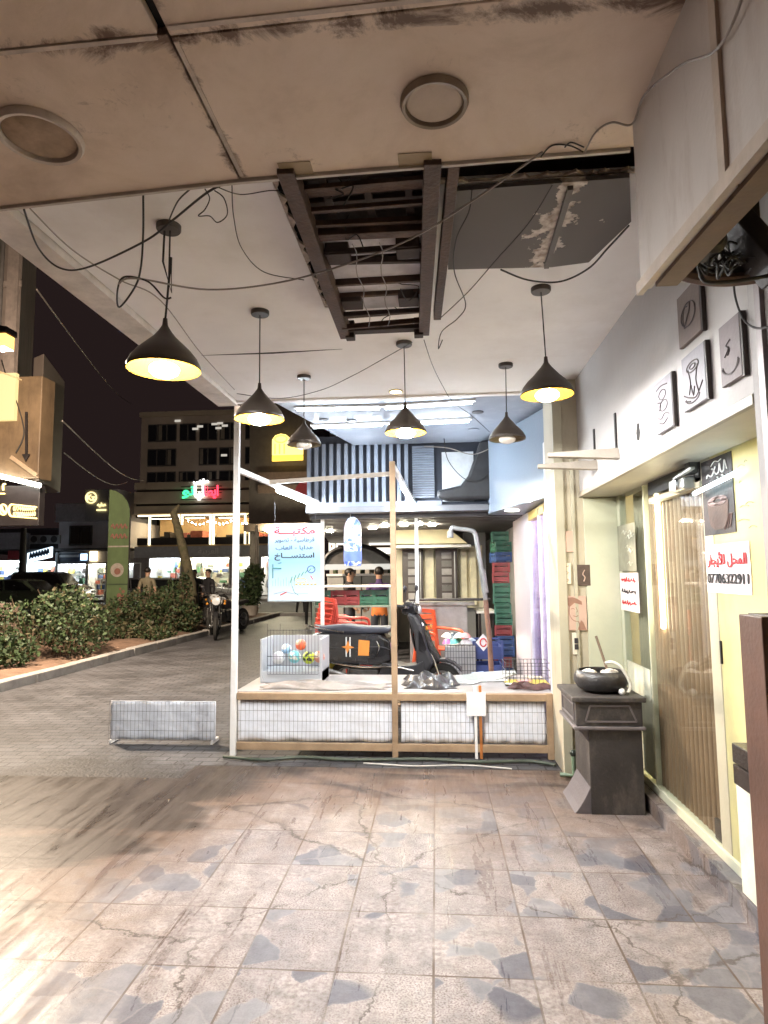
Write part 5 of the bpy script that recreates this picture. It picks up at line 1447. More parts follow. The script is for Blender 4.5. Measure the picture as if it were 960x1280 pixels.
# bulky black awning fold with white panel
MB().box(scx1 + .06, scx1 + .42, Yc, Yc + .03, zb0 + .05, zb0 + .62).build('white_panel', mat('dusty_white_panel', (.52, .54, .56), .6, var=.15), scr)
xk = lambda px, py: (at(px, py, Y=Yc - .05).x, at(px, py, Y=Yc - .05).z)
aw = thing('folded_awning', 'black folded awning bulging beside the slatted screen', 'awning', (xk(590, 625)[0], Yc - .1, xk(590, 625)[1]))
MB().prism([xk(*p) for p in ((546, 616), (575, 610), (584, 598), (592, 575), (598, 556), (616, 553), (616, 626), (560, 627), (547, 624))][::-1], (0, Yc - .06, 0), UX, UZ, .22).build('fabric_fold', mat('awning_black', (.018, .018, .02), .45, var=.5), aw, bevel=.03)
MB().box(xk(545, 0)[0], xk(616, 0)[0], Yc + .12, Yc + .15, zb0, 3.05).build('backing', DARKV, aw)
cable([at(555, 548, Y=Yc - .3), at(560, 575, Y=Yc - .3), at(580, 598, Y=Yc - .3), at(600, 600, Y=Yc - .3), at(616, 585, Y=Yc - .3), at(640, 560, Y=Yc - .4)], .008, 'pair of sagging dark cables in front of the black folded awning', CORD)
cable([at(530, 558, Y=Yc - .3), at(560, 560, Y=Yc - .3), at(590, 568, Y=Yc - .3), at(614, 560, Y=Yc - .3)], .009, 'pale cable strung over the white panel beside the slats', PALEC)
# ledge beam and dark ribbed ceiling under it
lb = thing('ledge_beam', 'grey metal ledge beam below the slatted screen', 'beam', (-.4, Yc, zb0 - .1))
lx0, lx1 = at(383, 635, Y=Yc - .1).x, at(617, 635, Y=Yc - .1).x
MB().box(lx0, lx1, Yc - .14, Yc + .1, at(500, 640, Y=Yc - .1).z, zb0 - .002).build('beam_face', mat('grey_ledge', (.17, .175, .19), .4, metal=.4, var=.12), lb, bevel=.005)
zr0 = at(500, 646, Y=Yc).z
rc = MB()
for k in range(16):
    y = Yc + .12 + k * .22
    rc.box(-1.45 - .95 * (y - Yc) / 7.2, 1.3, y, y + .13, zr0, zr0 + .04)
rc.prism([(-1.45, Yc + .1), (1.3, Yc + .1), (1.3, 14.5), (-2.4, 14.5)], (0, 0, zr0 + .04), (1, 0, 0), (0, 1, 0), .03)
eat = thing('eatery_building', 'open fronted eatery with dark ribbed ceiling and cream hood behind the stall', 'eatery', (-.8, 11, 0))
rc.build('ribbed_ceiling', mat('rib_dark', (.075, .072, .075), .5, metal=.3), eat)
MB().box(-2.4, 1.3, 14.4, 14.5, 0, 2.6).build('back_wall', mat('eatery_wall', (.48, .46, .42), .7, var=.1), eat)
MB().box(1.1, 1.25, 8.4, 14.4, 0, 2.6).build('side_wall', mat('eatery_side', (.36, .35, .35), .7, var=.15), eat)
MB().box(.45, .8, 10.4, 10.6, 0, zr0).build('grey_pier', mat('grey_pier_paint', (.30, .30, .31), .6, var=.1), eat)
# cream hood
CRM = mat('hood_cream', (.72, .66, .42), .45, var=.06)
Yh = 9.6
h0, h1 = at(492, 668, Y=Yh).x, at(572, 668, Y=Yh).x
zh0, zh1 = at(530, 680, Y=Yh).z, at(530, 655, Y=Yh).z
MB().prism([(h0, zh0), (h1 + .15, zh0), (h1 - .1, zh1 - .1), (h1 - .22, zh1), (h0, zh1)], (0, Yh, 0), UX, UZ, -.9).build('hood', CRM, eat, bevel=.01)
MB().box(h0, h1 + .2, Yh - .03, Yh + .9, zh0 - .06, zh0 - .01).build('hood_rim', mat('steel_dull', (.35, .34, .32), .35, metal=.7, var=.2), eat, bevel=.006)
DL = emis('downlight_warm', (1.0, .90, .68), 130)
for px, py in ((481, 657), (505, 656), (523, 655), (540, 656), (466, 660), (412, 664)):
    c = at(px, py, Z=zr0 - .012)
    MB().lathe([(0, -.01), (.05, -.01), (.05, .0)], c, 16).build('downlight', DL, eat)
# cream wall under the hood with two dark glazed cabinets
Yk = 10.3
MB().box(at(495, 700, Y=Yk).x, at(603, 700, Y=Yk).x, Yk, Yk + .1, at(550, 760, Y=Yk).z, zh0).build('cream_wall', mat('kitchen_cream', (.70, .64, .46), .45, var=.06), eat)
NICH = mat('cabinet_brown', (.045, .03, .026), .4, var=.3)
for (a_, b_, lb_) in ((503, 529, 'dark glazed oven cabinet with five lit trays behind the white stall post'), (545, 572, 'dark glazed oven cabinet with six trays beside the cream pillar')):
    X0, X1 = at(a_, 720, Y=Yk - .25).x, at(b_, 720, Y=Yk - .25).x
    z0, z1 = at(540, 753, Y=Yk - .25).z, at(540, 686, Y=Yk - .25).z
    t = thing('oven_cabinet', lb_, 'cabinet', ((X0 + X1) / 2, Yk - .3, z0))
    MB().box(X0, X1, Yk - .24, Yk - .01, z0, z1).build('cabinet_body', NICH, t, bevel=.006)
    nsh = 6
    for k in range(nsh):
        zz = z0 + .05 + (z1 - z0 - .08) * k / nsh
        MB().box(X0 + .09, X1 - .09, Yk - .255, Yk - .241, zz, zz + (z1 - z0) / nsh * .68).build('tray_window', mat('tray_grey_%d' % (k % 3), ((.30, .28, .27), (.12, .11, .10), (.20, .18, .17))[k % 3], .3, var=.2), t)
    MB().box(X1 - .05, X1 - .035, Yk - .27, Yk - .245, z0 + .05, z1 - .05).build('edge_trim', mat('steel_dull', (.35, .34, .32), .35, metal=.7), t)
# pillars of cream light panel
for a_, b_ in ((531, 543), (576, 584), (588, 596)):
    MB().box(at(a_, 720, Y=Yk - .1).x, at(b_, 720, Y=Yk - .1).x, Yk - .1, Yk - .002, at(540, 756, Y=Yk).z, zh0 - .02).build('cream_pillar', mat('pillar_cream', (.76, .70, .50), .4), eat, bevel=.01)
# sheet metal counter with things on it
Yq = 8.7
k0, k1 = at(512, 760, Y=Yq).x, at(584, 760, Y=Yq).x
ct = thing('metal_counter', 'grey sheet metal counter with a dark rail in front of the ovens', 'counter', ((k0 + k1) / 2, Yq, 0))
MB().box(k0, k1, Yq, Yq + .7, 0, at(550, 757, Y=Yq).z).build('counter_body', mat('sheet_metal', (.42, .41, .40), .4, metal=.5, var=.15, dirt=(.2, .19, .18), dirt_amt=.4), ct, bevel=.008)
MB().box(k0 - .06, k1 + .1, Yq - .06, Yq + .74, at(550, 757, Y=Yq).z + .002, at(550, 752, Y=Yq).z).build('counter_top', mat('steel_dull', (.35, .34, .32), .35, metal=.7), ct, bevel=.005)
MB().cyl((k0, Yq - .08, at(550, 752, Y=Yq).z + .03), (k1 + .3, Yq - .08, at(550, 752, Y=Yq).z + .03), .018).build('rail', BLACK, ct)
tb2 = thing('side_table', 'pale topped side table at the right end of the metal counter', 'table', (k1 + .45, 8.9, 0))
MB().box(k1 + .12, .78, 8.6, 9.3, at(600, 764, Y=8.6).z - .03, at(600, 764, Y=8.6).z).build('table_top', mat('table_pale', (.62, .60, .55), .4), tb2, bevel=.004)
for x in (k1 + .16, .74):
    for y in (8.64, 9.26): MB().cyl((x, y, 0), (x, y, at(600, 764, Y=8.6).z - .03), .018).build('leg', DK, tb2)
# left half of the eatery: arched window, bright band, panelled counter
Ya = 12.5
aw0 = [at(x, y, Y=Ya) for x, y in ((404, 707), (410, 694), (424, 686), (445, 682), (466, 686), (486, 698), (494, 710))]
ar = thing('arched_frame', 'black arched metal frame over the back counter of the eatery', 'arch', (aw0[3].x, Ya, 0))
MB().tube(smooth_pts(aw0), .045, 8).build('arch_rim', mat('arch_black', (.02, .02, .022), .4, metal=.3), ar, smooth=True)
ap = smooth_pts(aw0)
MB().prism([(p.x, p.z) for p in ap][::-1], (0, Ya + .04, 0), UX, UZ, .02).build('arch_panel', mat('arch_grey', (.10, .095, .09), .35, var=.3), ar)
for x in (aw0[0].x, aw0[-1].x):
    MB().box(x - .03, x + .03, Ya - .03, Ya + .03, 0, aw0[0].z).build('post', DK, ar)
MB().box(aw0[0].x, aw0[-1].x, Ya - .02, Ya + .02, at(450, 712, Y=Ya).z, at(450, 705, Y=Ya).z).build('lit_band', emis('band_lit', (1, .97, .88), .15), ar)
bc = thing('back_counter', 'grey panelled counter under the arched frame at the back of the eatery', 'counter', (aw0[3].x, 13, 0))
for k in range(4):
    xa2 = aw0[0].x + (aw0[-1].x - aw0[0].x) * k / 4
    MB().box(xa2 + .01, xa2 + (aw0[-1].x - aw0[0].x) / 4 - .01, 12.9, 13.5, .02, at(450, 720, Y=12.9).z).build('panel', mat('counter_grey', (.36, .36, .34), .45, var=.15), bc, bevel=.01)
MB().box(aw0[0].x, aw0[-1].x, 12.86, 13.54, at(450, 720, Y=12.9).z + .002, at(450, 717, Y=12.9).z).build('counter_top', WPAINT, bc)
for k in range(7):
    x = aw0[0].x + .15 + k * (aw0[-1].x - aw0[0].x - .3) / 6
    hh = rnd.uniform(.12, .26)
    tag(MB().lathe([(0, 0), (.05, 0), (.055, hh * .6), (.03, hh * .8), (.025, hh), (0, hh)], (x, 13.1, at(450, 717, Y=12.9).z), 10).build('sauce_bottle', mat('bottle_%d' % (k % 3), ((.05, .07, .03), (.35, .3, .2), (.06, .05, .05))[k % 3], .3), smooth=True), 'small bottle standing on the grey back counter of the eatery', 'bottle', 'bottles on the back counter')
# bright posters behind
for x0, x1, lb_ in ((411, 418, 'narrow bright menu board left of the punch bag'), (420, 431, 'bright menu board just left of the punch bag'), (461, 491, 'wide bright cream menu board right of the punch bag')):
    a, b_ = at(x0, 655, Y=14.2), at(x1, 692, Y=14.2)
    t = thing('menu_board', lb_, 'menu board', ((a.x + b_.x) / 2, 14.2, b_.z))
    MB().box(a.x, b_.x, 14.2, 14.25, b_.z, a.z).build('lit_face', emis('menu_lit', (1, .95, .80), .45), t)
    mb = MB()
    for k in range(3):
        z = b_.z + (a.z - b_.z) * (.2 + .27 * k)
        mb.box(a.x + .04, b_.x - .04 - .05 * (k % 2), 14.19, 14.199, z, z + .06)
    mb.build('menu_print', mat('menu_brown', (.20, .10, .05), .6), t)

# steel rack with coloured boxes and red chairs
Yr = 9.0
GS = mat('rack_green_steel', (.22, .27, .23), .4, metal=.4, var=.2)
r0, r1 = at(392, 750, Y=Yr).x, at(488, 750, Y=Yr).x
rack = thing('steel_rack', 'grey green steel rack holding a row of green and red crates', 'rack', ((r0 + r1) / 2, Yr, 0))
zsA, zsB = at(440, 757, Y=Yr).z, at(440, 736, Y=Yr).z
for x in (r0, r1):
    for y in (Yr, Yr + .55):
        MB().box(x - .018, x + .018, y - .018, y + .018, 0, zsB + .02).build('post', GS, rack)
for z in (.25, zsA):
    MB().box(r0, r1, Yr - .02, Yr + .57, z - .025, z).build('shelf', GS, rack, bevel=.003)
MB().box(r0 - .02, r1 + .02, Yr - .03, Yr + .58, zsB + .022, zsB + .045).build('top_shelf', WPAINT, rack, bevel=.004)


def crate_mesh(w, d, h):
    """open slatted plastic crate"""
    q = MB()
    q.box(-w / 2, w / 2, -d / 2, d / 2, 0, .01)
    for z in (.02, h * .36, h * .68):
        hh = h * .22
        q.box(-w / 2, w / 2, -d / 2, -d / 2 + .012, z, z + hh); q.box(-w / 2, w / 2, d / 2 - .012, d / 2, z, z + hh)
        q.box(-w / 2, -w / 2 + .012, -d / 2 + .0125, d / 2 - .0125, z, z + hh); q.box(w / 2 - .012, w / 2, -d / 2 + .0125, d / 2 - .0125, z, z + hh)
    for sx_ in (-1, 1):
        for sy_ in (-1, 1):
            q.box(sx_ * w / 2 - .012, sx_ * w / 2 + .012, sy_ * d / 2 - .012, sy_ * d / 2 + .012, 0, h)
    q.box(-w / 2 - .008, w / 2 + .008, -d / 2 - .008, -d / 2 + .004, h - .025, h - .001)
    q.box(-w / 2 - .008, w / 2 + .008, d / 2 - .004, d / 2 + .008, h - .025, h - .001)
    return q


CRG, CRR, CRB = mat('crate_green', (.03, .13, .085), .5, var=.3, dirt=(.10, .10, .09), dirt_amt=.6, dscale=8), mat('crate_red', (.26, .04, .045), .5, var=.3, dirt=(.12, .09, .08), dirt_amt=.6, dscale=8), mat('crate_blue', (.04, .09, .25), .5, var=.3, dirt=(.10, .10, .11), dirt_amt=.6, dscale=8)
cw = (r1 - r0 - .06) / 5
for k in range(5):
    m = (CRG, CRR, CRR, CRG, CRG)[k]
    o = crate_mesh(cw - .02, .4, zsB - zsA - .03).xform(Matrix.Translation((r0 + .03 + cw * (k + .5), Yr + .27, zsA + .003))).build('plastic_crate', m)
    tag(o, ['green crate at the street end of the steel rack', 'red crate beside the green end crate on the steel rack', 'red crate in the middle of the steel rack below the man', 'green crate between the red crate and the end on the rack', 'green crate at the eatery end of the steel rack'][k], 'crate', 'crates on the steel rack')
# tall stack of crates by the pier
sx0, sx1 = at(618, 720, Y=8.6).x, at(634, 720, Y=8.6).x
zz = 0.0
order = [(CRR, 'red'), (CRB, 'blue'), (CRR, 'red'), (CRB, 'blue'), (CRB, 'blue'), (CRR, 'red'), (CRG, 'green'), (CRG, 'green'), (CRG, 'green'), (CRG, 'green'), (CRR, 'red'), (CRR, 'red'), (CRB, 'blue'), (CRG, 'green'), (CRG, 'green')]
nth = {}
tot = {c: sum(1 for _, q in order if q == c) for c in ('red', 'blue', 'green')}
ordw = ['lowest', 'second', 'third', 'fourth', 'fifth', 'topmost']
hC = (at(626, 664, Y=8.6).z) / len(order)
for i, (m, cn) in enumerate(order):
    j = nth.get(cn, 0); nth[cn] = j + 1
    w = 'topmost' if j == tot[cn] - 1 else ['lowest', 'second lowest', 'third lowest', 'fourth lowest', 'fifth lowest'][j]
    o = crate_mesh(.20, .30, hC - .004).xform(Matrix.Translation(((sx0 + sx1) / 2 + .02 + rnd.uniform(-.014, .014), 8.75, zz)) @ Matrix.Rotation(rnd.uniform(-.16, .16), 4, 'Z')).build('plastic_crate', m)
    tag(o, f'{w} {cn} crate of the tall crate stack by the white wall', 'crate', 'tall stack of crates')
    zz += hC

# plastic chairs ---------------------------------------------------------------
def chair(name, m, label, loc, rz, group=None):
    t = thing(name, label, 'chair', loc, group)
    o = Vector(loc); rot = Matrix.Translation(o) @ Matrix.Rotation(rz, 4, 'Z')
    # seat faces -Y (front), backrest at +Y
    MB().sheet(lambda u, v: (-.21 + .42 * u, -.22 + .42 * v, .43 - .02 * math.sin(math.pi * u) + .02 * (1 - v) ** 3), 8, 8).xform(rot).build('seat', m, t, smooth=True, solid=.012)
    bk = MB()
    for k in range(5):
        z0 = .50 + k * .07
        bk.sheet(lambda u, v: (-.19 + .38 * u, .20 + .05 * (z0 - .45) / .4 + .05 * math.sin(math.pi * u) + .03 * v, z0 + .048 * v), 8, 2)
    bk.sheet(lambda u, v: (-.20 + .40 * u, .245 + .05 * math.sin(math.pi * u), .84 + .05 * v + .02 * math.sin(math.pi * u)), 8, 2)
    for s_ in (-1, 1): bk.bar((s_ * .20, .19, .42), (s_ * .20, .25, .88), .03, .02)
    bk.xform(rot).build('backrest', m, t, smooth=False, solid=.01)
    for sx_ in (-1, 1):
        for sy_ in (-1, 1):
            MB().tube([(sx_ * .20, sy_ * .19, .43), (sx_ * .24, sy_ * .24, 0)], [.026, .018], 8).xform(rot).build('leg', m, t, smooth=True)
        MB().tube(smooth_pts([(sx_ * .24, -.20, .42), (sx_ * .265, -.18, .62), (sx_ * .265, .05, .65), (sx_ * .22, .22, .66)]), .018, 8).xform(rot).build('armrest', m, t, smooth=True)
    return t


CHR = mat('chair_red', (.50, .065, .045), .35, var=.1)
CHO = mat('chair_orange_red', (.62, .10, .04), .35, var=.1)
cxr = at(426, 780, Y=8.35).x
names = ['lowest', 'second', 'third', 'fourth', 'fifth', 'topmost']
base = chair('plastic_chair', CHR, 'lowest red plastic chair of the stack in front of the crate rack', (cxr, 8.3, 0), R(125), 'stacked red chairs')
for k in range(1, 6):
    c = copy_tree(base)
    c.location = (cxr + .016 * k, 8.3 - .012 * k, .062 * k)
    c['label'] = f'{names[k]} red plastic chair of the stack in front of the crate rack'
cx2_ = at(547, 790, Y=8.25).x
chair('plastic_chair', CHO, 'single orange red plastic chair with slatted back in front of the metal counter', (cx2_, 8.2, .14), R(48))

# goods heap, blue crate, low wire crate right of the scooter
gx = at(580, 800, Y=7.9)
t = thing('goods_table', 'low grey wire mesh table loaded with packets beside the scooter', 'table', (gx.x, 7.9, 0))
u0, u1 = at(556, 800, Y=7.8).x, at(594, 800, Y=7.8).x
ztg = at(575, 806, Y=7.8).z
q = MB()
for k in range(12):
    x = u0 + (u1 - u0) * k / 11
    q.tube([(x, 7.79, .05), (x, 7.79, ztg)], .003, 4)
for k in range(9):
    z = .05 + (ztg - .05) * k / 8
    q.tube([(u0, 7.79, z), (u1, 7.79, z)], .003, 4)
q.build('wire_front', WIRE, t)
MB().box(u0, u1, 7.80, 8.3, .04, ztg - .02).build('table_body', mat('grey_box_paint', (.45, .45, .46), .6, var=.15), t)
packs = [(.62, .25, .55), (.12, .45, .42), (.10, .25, .12), (.65, .66, .70), (.40, .52, .68), (.75, .75, .75), (.08, .10, .12), (.55, .60, .62), (.62, .30, .32)]
plabs = ['violet', 'teal', 'dark green', 'silver', 'pale blue', 'white', 'black', 'grey', 'rose']
for k, c_ in enumerate(packs):
    x = u0 + .03 + (u1 - u0 - .02) * (k % 5) / 4.6; z = ztg + (.07 if k > 4 else .0)
    m = Matrix.Translation((x, 7.95 + rnd.uniform(-.06, .06), z + .005)) @ Matrix.Rotation(rnd.uniform(-.5, .5), 4, 'Z') @ Matrix.Rotation(rnd.uniform(-.2, .2), 4, 'Y')
    w = rnd.uniform(.1, .16)
    o = MB().sheet(lambda u, v: (w * (u - .5), .10 * (v - .5), .06 * math.sin(math.pi * u) ** .5 * math.sin(math.pi * v) ** .5), 8, 6)
    o.sheet(lambda u, v: (w * (.5 - u), .10 * (v - .5), -.0), 1, 1)
    tag(o.xform(m).build('goods_packet', mat('packet_' + plabs[k].replace(' ', '_'), c_, .3, var=.25, scale=14), smooth=True), f'{plabs[k]} packet in the heap on the wire mesh table', 'packet', 'packets on the mesh table')
dx = at(604, 803, Y=7.5)
dsn = thing('diamond_tag', 'white diamond shaped tag with a red mark hanging by the rusty pipe', 'tag', tuple(dx))
MB().prism([(0, -.10), (.085, 0), (0, .10), (-.085, 0)], (dx.x, 7.5, dx.z), UX, UZ, .006).build('card', pc[0], dsn)
MB().tube([(dx.x + .035 * math.cos(a), 7.492, dx.z + .045 * math.sin(a)) for a in [k * .5 for k in range(13)]], .008, 6).build('red_mark', RED, dsn)
bcx0, bcx1 = at(592, 815, Y=7.9).x, at(628, 815, Y=7.9).x
tag(crate_mesh(bcx1 - bcx0, .4, at(610, 801, Y=7.9).z).xform(Matrix.Translation(((bcx0 + bcx1) / 2, 8.1, 0))).build('plastic_crate', mat('crate_navy', (.05, .075, .22), .4)), 'large navy blue crate on the ground by the foot of the crate stack', 'crate')
# bent rusty pipe
pp_ = [at(x, y, Y=7.15) for x, y in ((563, 671), (565, 660), (572, 661), (588, 663), (594, 668), (598, 690), (603, 720), (607, 750), (612, 800), (616, 850))]
pg = thing('bent_pipe', 'tall bent grey pipe with a rusty lower half standing by the counter', 'pipe', (pp_[-1].x, 7.15, 0))
up_ = smooth_pts(pp_[:8], 5); lo_ = [pp_[7], pp_[8], Vector((pp_[9].x, 7.15, 0))]
MB().tube(up_, .026, 10).build('grey_pipe', mat('pipe_grey', (.26, .26, .25), .45, metal=.4, var=.3), pg, smooth=True)
MB().tube(lo_, .028, 10).build('rusty_pipe', mat('pipe_rust', (.22, .12, .08), .7, var=.35, scale=10), pg, smooth=True)
MB().cyl(pp_[0] + Vector((0, 0, -.01)), pp_[0] + Vector((0, 0, .06)), .034).build('pipe_head', mat('pipe_grey', (.26, .26, .25), .45, metal=.4), pg)
MB().cyl(pp_[6] + Vector((-.004, 0, .07)), pp_[7] + Vector((0, 0, .08)), .036).build('pipe_sleeve', mat('pipe_grey', (.26, .26, .25), .45, metal=.4), pg)

# ------------------------------------------------------------------ light box and glazed shop on the right
lbx = thing('light_box_sign', 'pale blue white boxed fascia with two downlights underneath at the neighbouring shop', 'light box', (.8, 6.6, 2.2))
zl = at(614, 641, Y=7.0).z
MB().prism([(.60, 7.0), (1.0, 5.55), (1.24, 5.55), (1.24, 7.3), (.60, 7.3)], (0, 0, zl), (1, 0, 0), (0, 1, 0), .80).build('box_shell', mat('box_pale_blue', (.17, .205, .255), .35, var=.04), lbx, bevel=.006)
for px, py in ((655, 626), (640, 638)):
    c = at(px, py, Z=zl - .004)
    MB().lathe([(0, -.006), (.07, -.006), (.075, 0)], c, 20).build('downlight', emis('down_white', (1, .93, .8), 6), lbx)
MB().box(.985, 1.0, 5.62, 5.66, zl, zl + .6).build('side_slot', DK, lbx)
gs = thing('glazed_shop', 'narrow lilac lit glazed shop front between the crates and the cream column', 'shop', (1.1, 6.5, 0))
MB().box(1.0, 1.06, 7.0, 8.35, 0, zl + .5).build('white_wall', mat('wall_lilac', (.55, .50, .55), .5, var=.04), gs)
FRW = mat('frame_white_lilac', (.80, .78, .86), .35)
for y0 in (6.95, 6.3, 5.95, 5.62):
    MB().box(1.0, 1.07, y0, y0 + .06, .0, zl - .02).build('mullion', FRW, gs, bevel=.004)
MB().box(1.015, 1.025, 5.66, 6.97, .1, zl - .02).build('glass', glassmat('lilac_glass', (.93, .90, .98), .12), gs)
MB().box(1.0, 1.07, 5.62, 7.0, .0, .1).build('sill', FRW, gs)
MB().box(1.0, 1.07, 5.62, 7.0, zl - .10, zl - .01).build('gold_header', mat('gold_header', (.50, .36, .09), .4, metal=.4), gs)
rmw = MB(); rmw.box(1.9, 1.95, 5.5, 8.0, 0, 2.6); rmw.box(1.07, 1.9, 7.02, 7.06, 0, 2.6); rmw.box(1.07, 1.9, 5.48, 5.52, 0, 2.6)
rmw.build('inner_wall', mat('inner_lilac', (.76, .70, .80), .6), gs)
MB().box(1.3, 1.34, 5.7, 6.9, 2.05, 2.09).build('inner_tube', emis('tube_lilac', (.95, .86, 1.0), 9), gs)
for k in range(4):
    MB().box(1.60, 1.88, 5.6, 6.95, .35 + k * .45, .37 + k * .45).build('shelf', FRW, gs)
MB().box(.93, .985, 5.42, 5.5, .0, zl + .45).build('white_post', mat('post_glow_white', (.6, .6, .64), .4), gs, bevel=.004)

# ------------------------------------------------------------------ people ----------------------------------------------------
SKIN = mat('skin', (.42, .25, .17), .55, var=.06, bump=.02)
HAIR = mat('hair_black', (.018, .014, .012), .5, var=.3)


def person(label, loc, rz, h, joints, slots, mats, hair=True, extra=None):
    """one continuous skinned body; joints given for a 1.75 m figure; slots(x,y,z)->material index"""
    J = joints
    edges = [('pel', 'spi'), ('spi', 'che'), ('che', 'nec'), ('nec', 'hd0'), ('hd0', 'hd1'), ('hd1', 'hd2')]
    for s_ in 'lr':
        edges += [('che', 'sh' + s_), ('sh' + s_, 'el' + s_), ('el' + s_, 'wr' + s_), ('pel', 'hi' + s_), ('hi' + s_, 'kn' + s_), ('kn' + s_, 'an' + s_), ('an' + s_, 'to' + s_), ('wr' + s_, 'ha' + s_)]
    rad = dict(pel=(.135, .105), spi=(.125, .095), che=(.15, .105), nec=(.056, .056), hd0=(.066, .075), hd1=(.078, .095), hd2=(.058, .072),
               sh=(.07, .07), el=(.047, .047), wr=(.030, .034), ha=(.024, .040), hi=(.092, .092), kn=(.062, .062), an=(.043, .043), to=(.032, .036))
    keys = list(J); idx = {k_: i for i, k_ in enumerate(keys)}
    me = bpy.data.meshes.new('person')
    me.from_pydata([J[k_] for k_ in keys], [(idx[a], idx[b_]) for a, b_ in edges], [])
    ob = bpy.data.objects.new('person_tmp', me); COL.objects.link(ob)
    md = ob.modifiers.new('s', 'SKIN'); md.use_smooth_shade = True
    sv = me.skin_vertices[0].data
    for k_ in keys:
        r_ = rad.get(k_) or rad[k_[:-1]]
        sv[idx[k_]].radius = r_
    sv[idx['pel']].use_root = True
    sb = ob.modifiers.new('u', 'SUBSURF'); sb.levels = 2; sb.render_levels = 2
    dg = bpy.context.evaluated_depsgraph_get()
    m2 = bpy.data.meshes.new_from_object(ob.evaluated_get(dg))
    vs = [v.co.copy() for v in m2.vertices]; fs = [tuple(p.vertices) for p in m2.polygons]
    bpy.data.objects.remove(ob)
    q = MB()
    q.add(vs, fs)
    # fingers and thumb, rooted in the palm
    for s_ in 'lr':
        w = Vector(J['wr' + s_]); hn = Vector(J['ha' + s_]); d = (hn - w).normalized()
        side = d.cross(Vector((1, 0, 0))).normalized() if abs(d.x) < .9 else Vector((0, 1, 0))
        cur = d.cross(side).normalized() * (1 if s_ == 'l' else -1)
        for f_ in range(4):
            b0_ = hn + side * (.027 - .018 * f_)
            ln_ = (.07, .078, .073, .058)[f_]
            q.tube([b0_, b0_ + d * ln_ * .5 + cur * .006, b0_ + d * ln_ * .85 + cur * .022], [.0095, .0085, .006], 6)
        b0_ = w.lerp(hn, .45) + side * .03
        q.tube([b0_, b0_ + side * .022 + d * .03, b0_ + side * .026 + d * .06 + cur * .01], [.011, .0095, .007], 6)
    # face: nose, ears
    hd = Vector(J['hd1']); fw = (Vector(J.get('face', (0, -1, 0))) if False else J['_f'] if '_f' in J else None)
    q.mi = [slots(*(sum((q.v[i] for i in f), Vector()) / len(f))) for f in q.f]
    k0 = h / 1.75
    mtx = Matrix.Translation(Vector(loc)) @ Matrix.Rotation(rz, 4, 'Z') @ Matrix.Scale(k0, 4)
    head = MB()
    c = Vector(J['hd1'])
    ns = MB()
    ns.ball(c + Vector((0, -.098, -.012)), .016, 8, 6, (.8, 1.2, 1.5))
    for sx_ in (-1, 1): ns.ball(c + Vector((sx_ * .082, .005, -.005)), .026, 8, 6, (.45, .8, 1.2))
    q.v += ns.v; o0 = len(q.v) - len(ns.v); q.f += [tuple(i + o0 for i in f) for f in ns.f]; q.mi += [0] * len(ns.f)
    q.xform(mtx)
    t = q.build('person', mats, smooth=True, origin=loc)
    tag(t, label, 'person')
    if hair:
        hm = MB()
        hm.ball(c + Vector((0, .016, .035)), .098, 18, 12, (.92, 1.08, .92))
        hm.v = [v if not (v.y < c.y - .05 and v.z < c.z + .045) else Vector((v.x, v.y + .05, max(v.z, c.z + .05))) for v in hm.v]
        hm.xform(mtx).build('hair', HAIR, t, smooth=True)
        ey = MB()
        for sx_ in (-1, 1): ey.ball(c + Vector((sx_ * .032, -.085, .012)), .010, 8, 6, (1.3, .6, .7))
        ey.box(c.x - .022, c.x + .022, c.y - .094, c.y - .086, c.z - .052, c.z - .046)
        ey.xform(mtx).build('face_features', HAIR, t)
    return t, mtx, c


def standing(arm=0.0, step=0.0, fwd=0.0):
    J = dict(pel=(0, 0, .93), spi=(0, -.01, 1.10), che=(0, .0, 1.32), nec=(0, .0, 1.49), hd0=(0, -.012, 1.565), hd1=(0, -.015, 1.645), hd2=(0, -.008, 1.70))
    for s_, sg in (('l', -1), ('r', 1)):
        J['sh' + s_] = (sg * .185, .01, 1.41)
        J['el' + s_] = (sg * .25, .02 - fwd * .12 + sg * arm * .05, 1.14)
        J['wr' + s_] = (sg * (.25 - fwd * .05), -.03 - fwd * .30 + sg * arm * .08, .91 + fwd * .17)
        J['ha' + s_] = (sg * (.25 - fwd * .06), -.045 - fwd * .37 + sg * arm * .1, .83 + fwd * .22)
        J['hi' + s_] = (sg * .09, 0, .90)
        J['kn' + s_] = (sg * .10, -.02 - sg * step * .18, .49)
        J['an' + s_] = (sg * .10, .03 - sg * step * .34, .085 + (.05 if sg * step < 0 else 0))
        J['to' + s_] = (sg * .115, -.13 - sg * step * .36, .035)
    return J


def clothes(sleeve=1.22, belt=.95, shoe=.10, hemz=None):
    def f(x, y, z):
        if z > 1.50: return 0
        if z < shoe: return 3
        if abs(x) > .20 and z < sleeve: return 0
        if z > belt: return 1
        return 2
    return f


